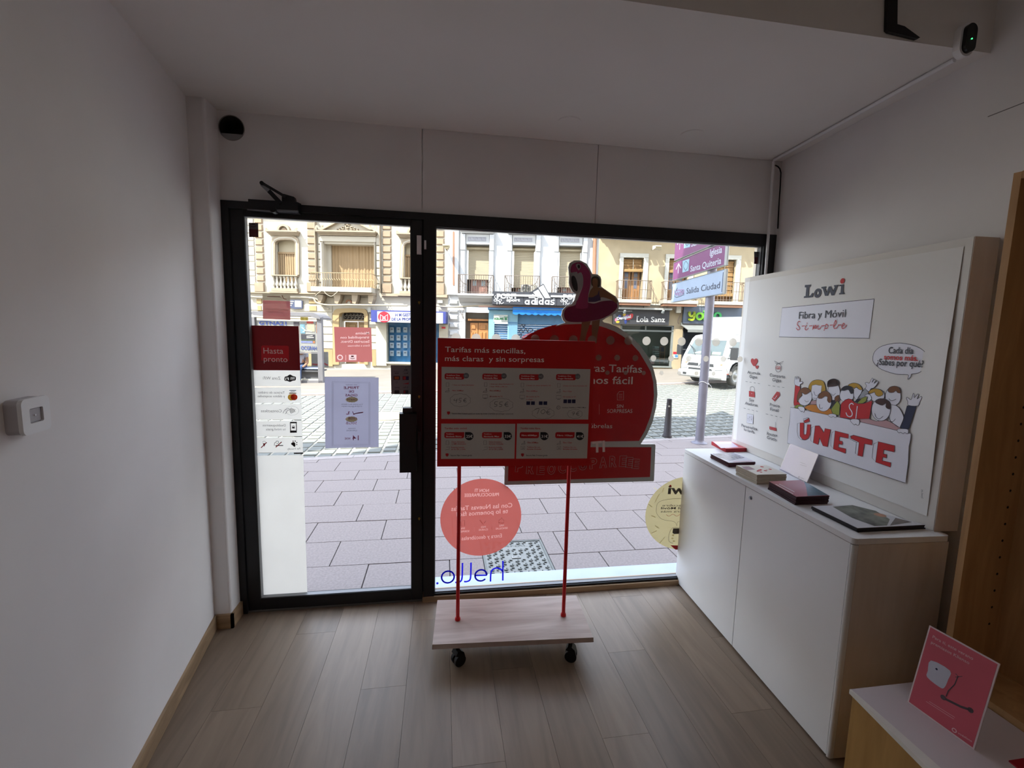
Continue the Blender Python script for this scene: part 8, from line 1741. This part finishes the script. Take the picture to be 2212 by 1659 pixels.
def bump(name, m, s0, z0, s1, z1): V = [TW(BX, s, z) for s, z in ((s0, z0), (s1, z0), (s1, z1), (s0, z1))] + [TW(BX - .05, s, z) for s, z in ((s0, z0), (s1, z0), (s1, z1), (s0, z1))]; return MB().add(V, [(0, 1, 2, 3), (7, 6, 5, 4), (0, 4, 5, 1), (1, 5, 6, 2), (2, 6, 7, 3), (3, 7, 4, 0)]).build(name, m, trk)
bump('fog_lamp', hl_, .06, .32, .18, .40); bump('fog_lamp', td_, 1.28, .32, 1.44, .40); bump('number_plate', whitef, .60, .33, 1.0, .43)
def side(name, m, pts, d0=0.0, d1=.01, par=None): # (x forward, z) on the near side
    V = [TW(x, s1_ - d1 + .10 * max(0, z - .9), z) for x, z in pts] + [TW(x, s1_ + .01 + .10 * max(0, z - .9), z) for x, z in pts]; n = len(pts)
    return MB().add(V, [tuple(range(n)), tuple(reversed(range(n, 2 * n)))] + [(i, (i + 1) % n, n + (i + 1) % n, n + i) for i in range(n)]).build(name, m, par or trk)
dr_ = side('door', wm_, [(.52, .46), (.62, .62), (.56, 1.02), (.24, 1.62), (-.52, 1.64), (-.52, .84), (-.12, .88), (.14, .88), (.34, .78), (.44, .62), (.46, .46)], d1=.008)
side('side_window', tg_, [(.50, 1.04), (.20, 1.54), (-.46, 1.56), (-.46, 1.12), (.22, 1.04)], d1=.014, par=dr_)
side('door_handle', td_, [(-.40, .96), (-.28, .96), (-.28, .99), (-.40, .99)], d1=.03, par=dr_); side('side_stripe', mat('stripe_blue', (190, 200, 222), .4), [(-.10, .90), (.06, .90), (.16, 1.04), (.0, 1.06)], d1=.013, par=dr_)
side('step', td_, [(.44, .30), (.78, .30), (.78, .44), (.44, .44)], d1=.01); side('side_marker', mat('marker_red', (200, 90, 70), .4), [(.44, .42), (.62, .42), (.62, .45), (.44, .45)], d1=.02)
B = MB(); B.tube([TW(.52, s1_, 1.34), TW(.62, s1_ - .22, 1.30), TW(.62, s1_ - .24, 1.0), TW(.56, s1_, .98)], .014, 6); B.build('mirror_arm', td_, trk)
mo = TW(.60, s1_ - .24, 1.15); B = MB(); V = [mo + TH * a + TS * b + np.array([0, 0, c_]) for c_ in (-.17, .17) for a, b in ((-.05, -.09), (.05, -.09), (.05, .09), (-.05, .09))]; B.add(V, [(3, 2, 1, 0), (4, 5, 6, 7), (0, 1, 5, 4), (1, 2, 6, 5), (2, 3, 7, 6), (3, 0, 4, 7)]).build('mirror', td_, trk, bevel=.02)
mo = TW(.68, s2_ + .2, 1.2); B = MB(); V = [mo + TH * a + TS * b + np.array([0, 0, c_]) for c_ in (-.15, .15) for a, b in ((-.04, -.08), (.04, -.08), (.04, .08), (-.04, .08))]; B.add(V, [(3, 2, 1, 0), (4, 5, 6, 7), (0, 1, 5, 4), (1, 2, 6, 5), (2, 3, 7, 6), (3, 0, 4, 7)]).tube([TW(.60, s2_ - .02, 1.2), mo], .014, 6).build('mirror', td_, trk)
tprof(MB(), [(-.10, 1.79), (-.16, 2.12), (-.42, 2.36), (-.72, 2.42), (-.72, 1.79)], .12, 1.38).build('roof_fairing', wm_, trk)
tprof(MB(), [(-.82, .62), (-.82, 2.45), (-4.6, 2.45), (-4.6, .62)], -.16, 1.66).build('cargo_box', wm_, trk)
tprof(MB(), [(.5, .40), (.5, .56), (-4.4, .56), (-4.4, .40)], .30, 1.2).build('chassis', td_, trk)
tprof(MB(), [(-.70, .44), (-.70, 1.4), (-.82, 1.4), (-.82, .44)], .1, 1.4).build('cab_back', td_, trk)
def wheel(x, s, wd_=.16, R=.29):
    t = MB(); n = 28; prof = [(R * .62, 0), (R * .92, 0), (R, wd_ * .18), (R, wd_ * .82), (R * .92, wd_), (R * .62, wd_)]; c_ = TW(x, s, R / .8); V = []
    for r_, d in prof: V += [c_ + TS * d + TH * r_ * math.cos(2 * math.pi * i / n) + np.array([0, 0, 1]) * r_ * math.sin(2 * math.pi * i / n) for i in range(n)]
    m = len(prof); t.add(V, [(j * n + i, j * n + (i + 1) % n, ((j + 1) % m) * n + (i + 1) % n, ((j + 1) % m) * n + i) for j in range(m) for i in range(n)], True)
    w_ = t.build('wheel', ty_, trk)
    h_ = MB(); V = []
    for r_, d in ((R * .62, .02), (R * .5, .05), (R * .22, .03), (R * .16, -.02), (.001, -.02)): V += [c_ + TS * d + TH * r_ * math.cos(2 * math.pi * i / n) + np.array([0, 0, 1]) * r_ * math.sin(2 * math.pi * i / n) for i in range(n)]
    h_.add(V, [(j * n + i, j * n + (i + 1) % n, (j + 1) * n + (i + 1) % n, (j + 1) * n + i) for j in range(4) for i in range(n)], True).build('hub', mat('hub_pale', (206, 206, 200), .4, .05, 5, metal=.3), w_)
for x, s in ((0, s1_ + .02), (-3.3, s1_ + .02), (0, s2_ - .22), (-3.3, s2_ - .22)): wheel(x, s)
B = MB(); n = 20; c_ = TW(0, s1_ + .0, .36); V = []
for r_, d in ((.36, -.03), (.33, -.03), (.33, .1)): V += [c_ + TS * d + TH * r_ * math.cos(math.pi * i / n) + np.array([0, 0, 1]) * r_ * math.sin(math.pi * i / n) for i in range(n + 1)]
B.add(V, [(j * (n + 1) + i, j * (n + 1) + i + 1, (j + 1) * (n + 1) + i + 1, (j + 1) * (n + 1) + i) for j in range(2) for i in range(n)], True).build('wheel_arch', td_, trk)
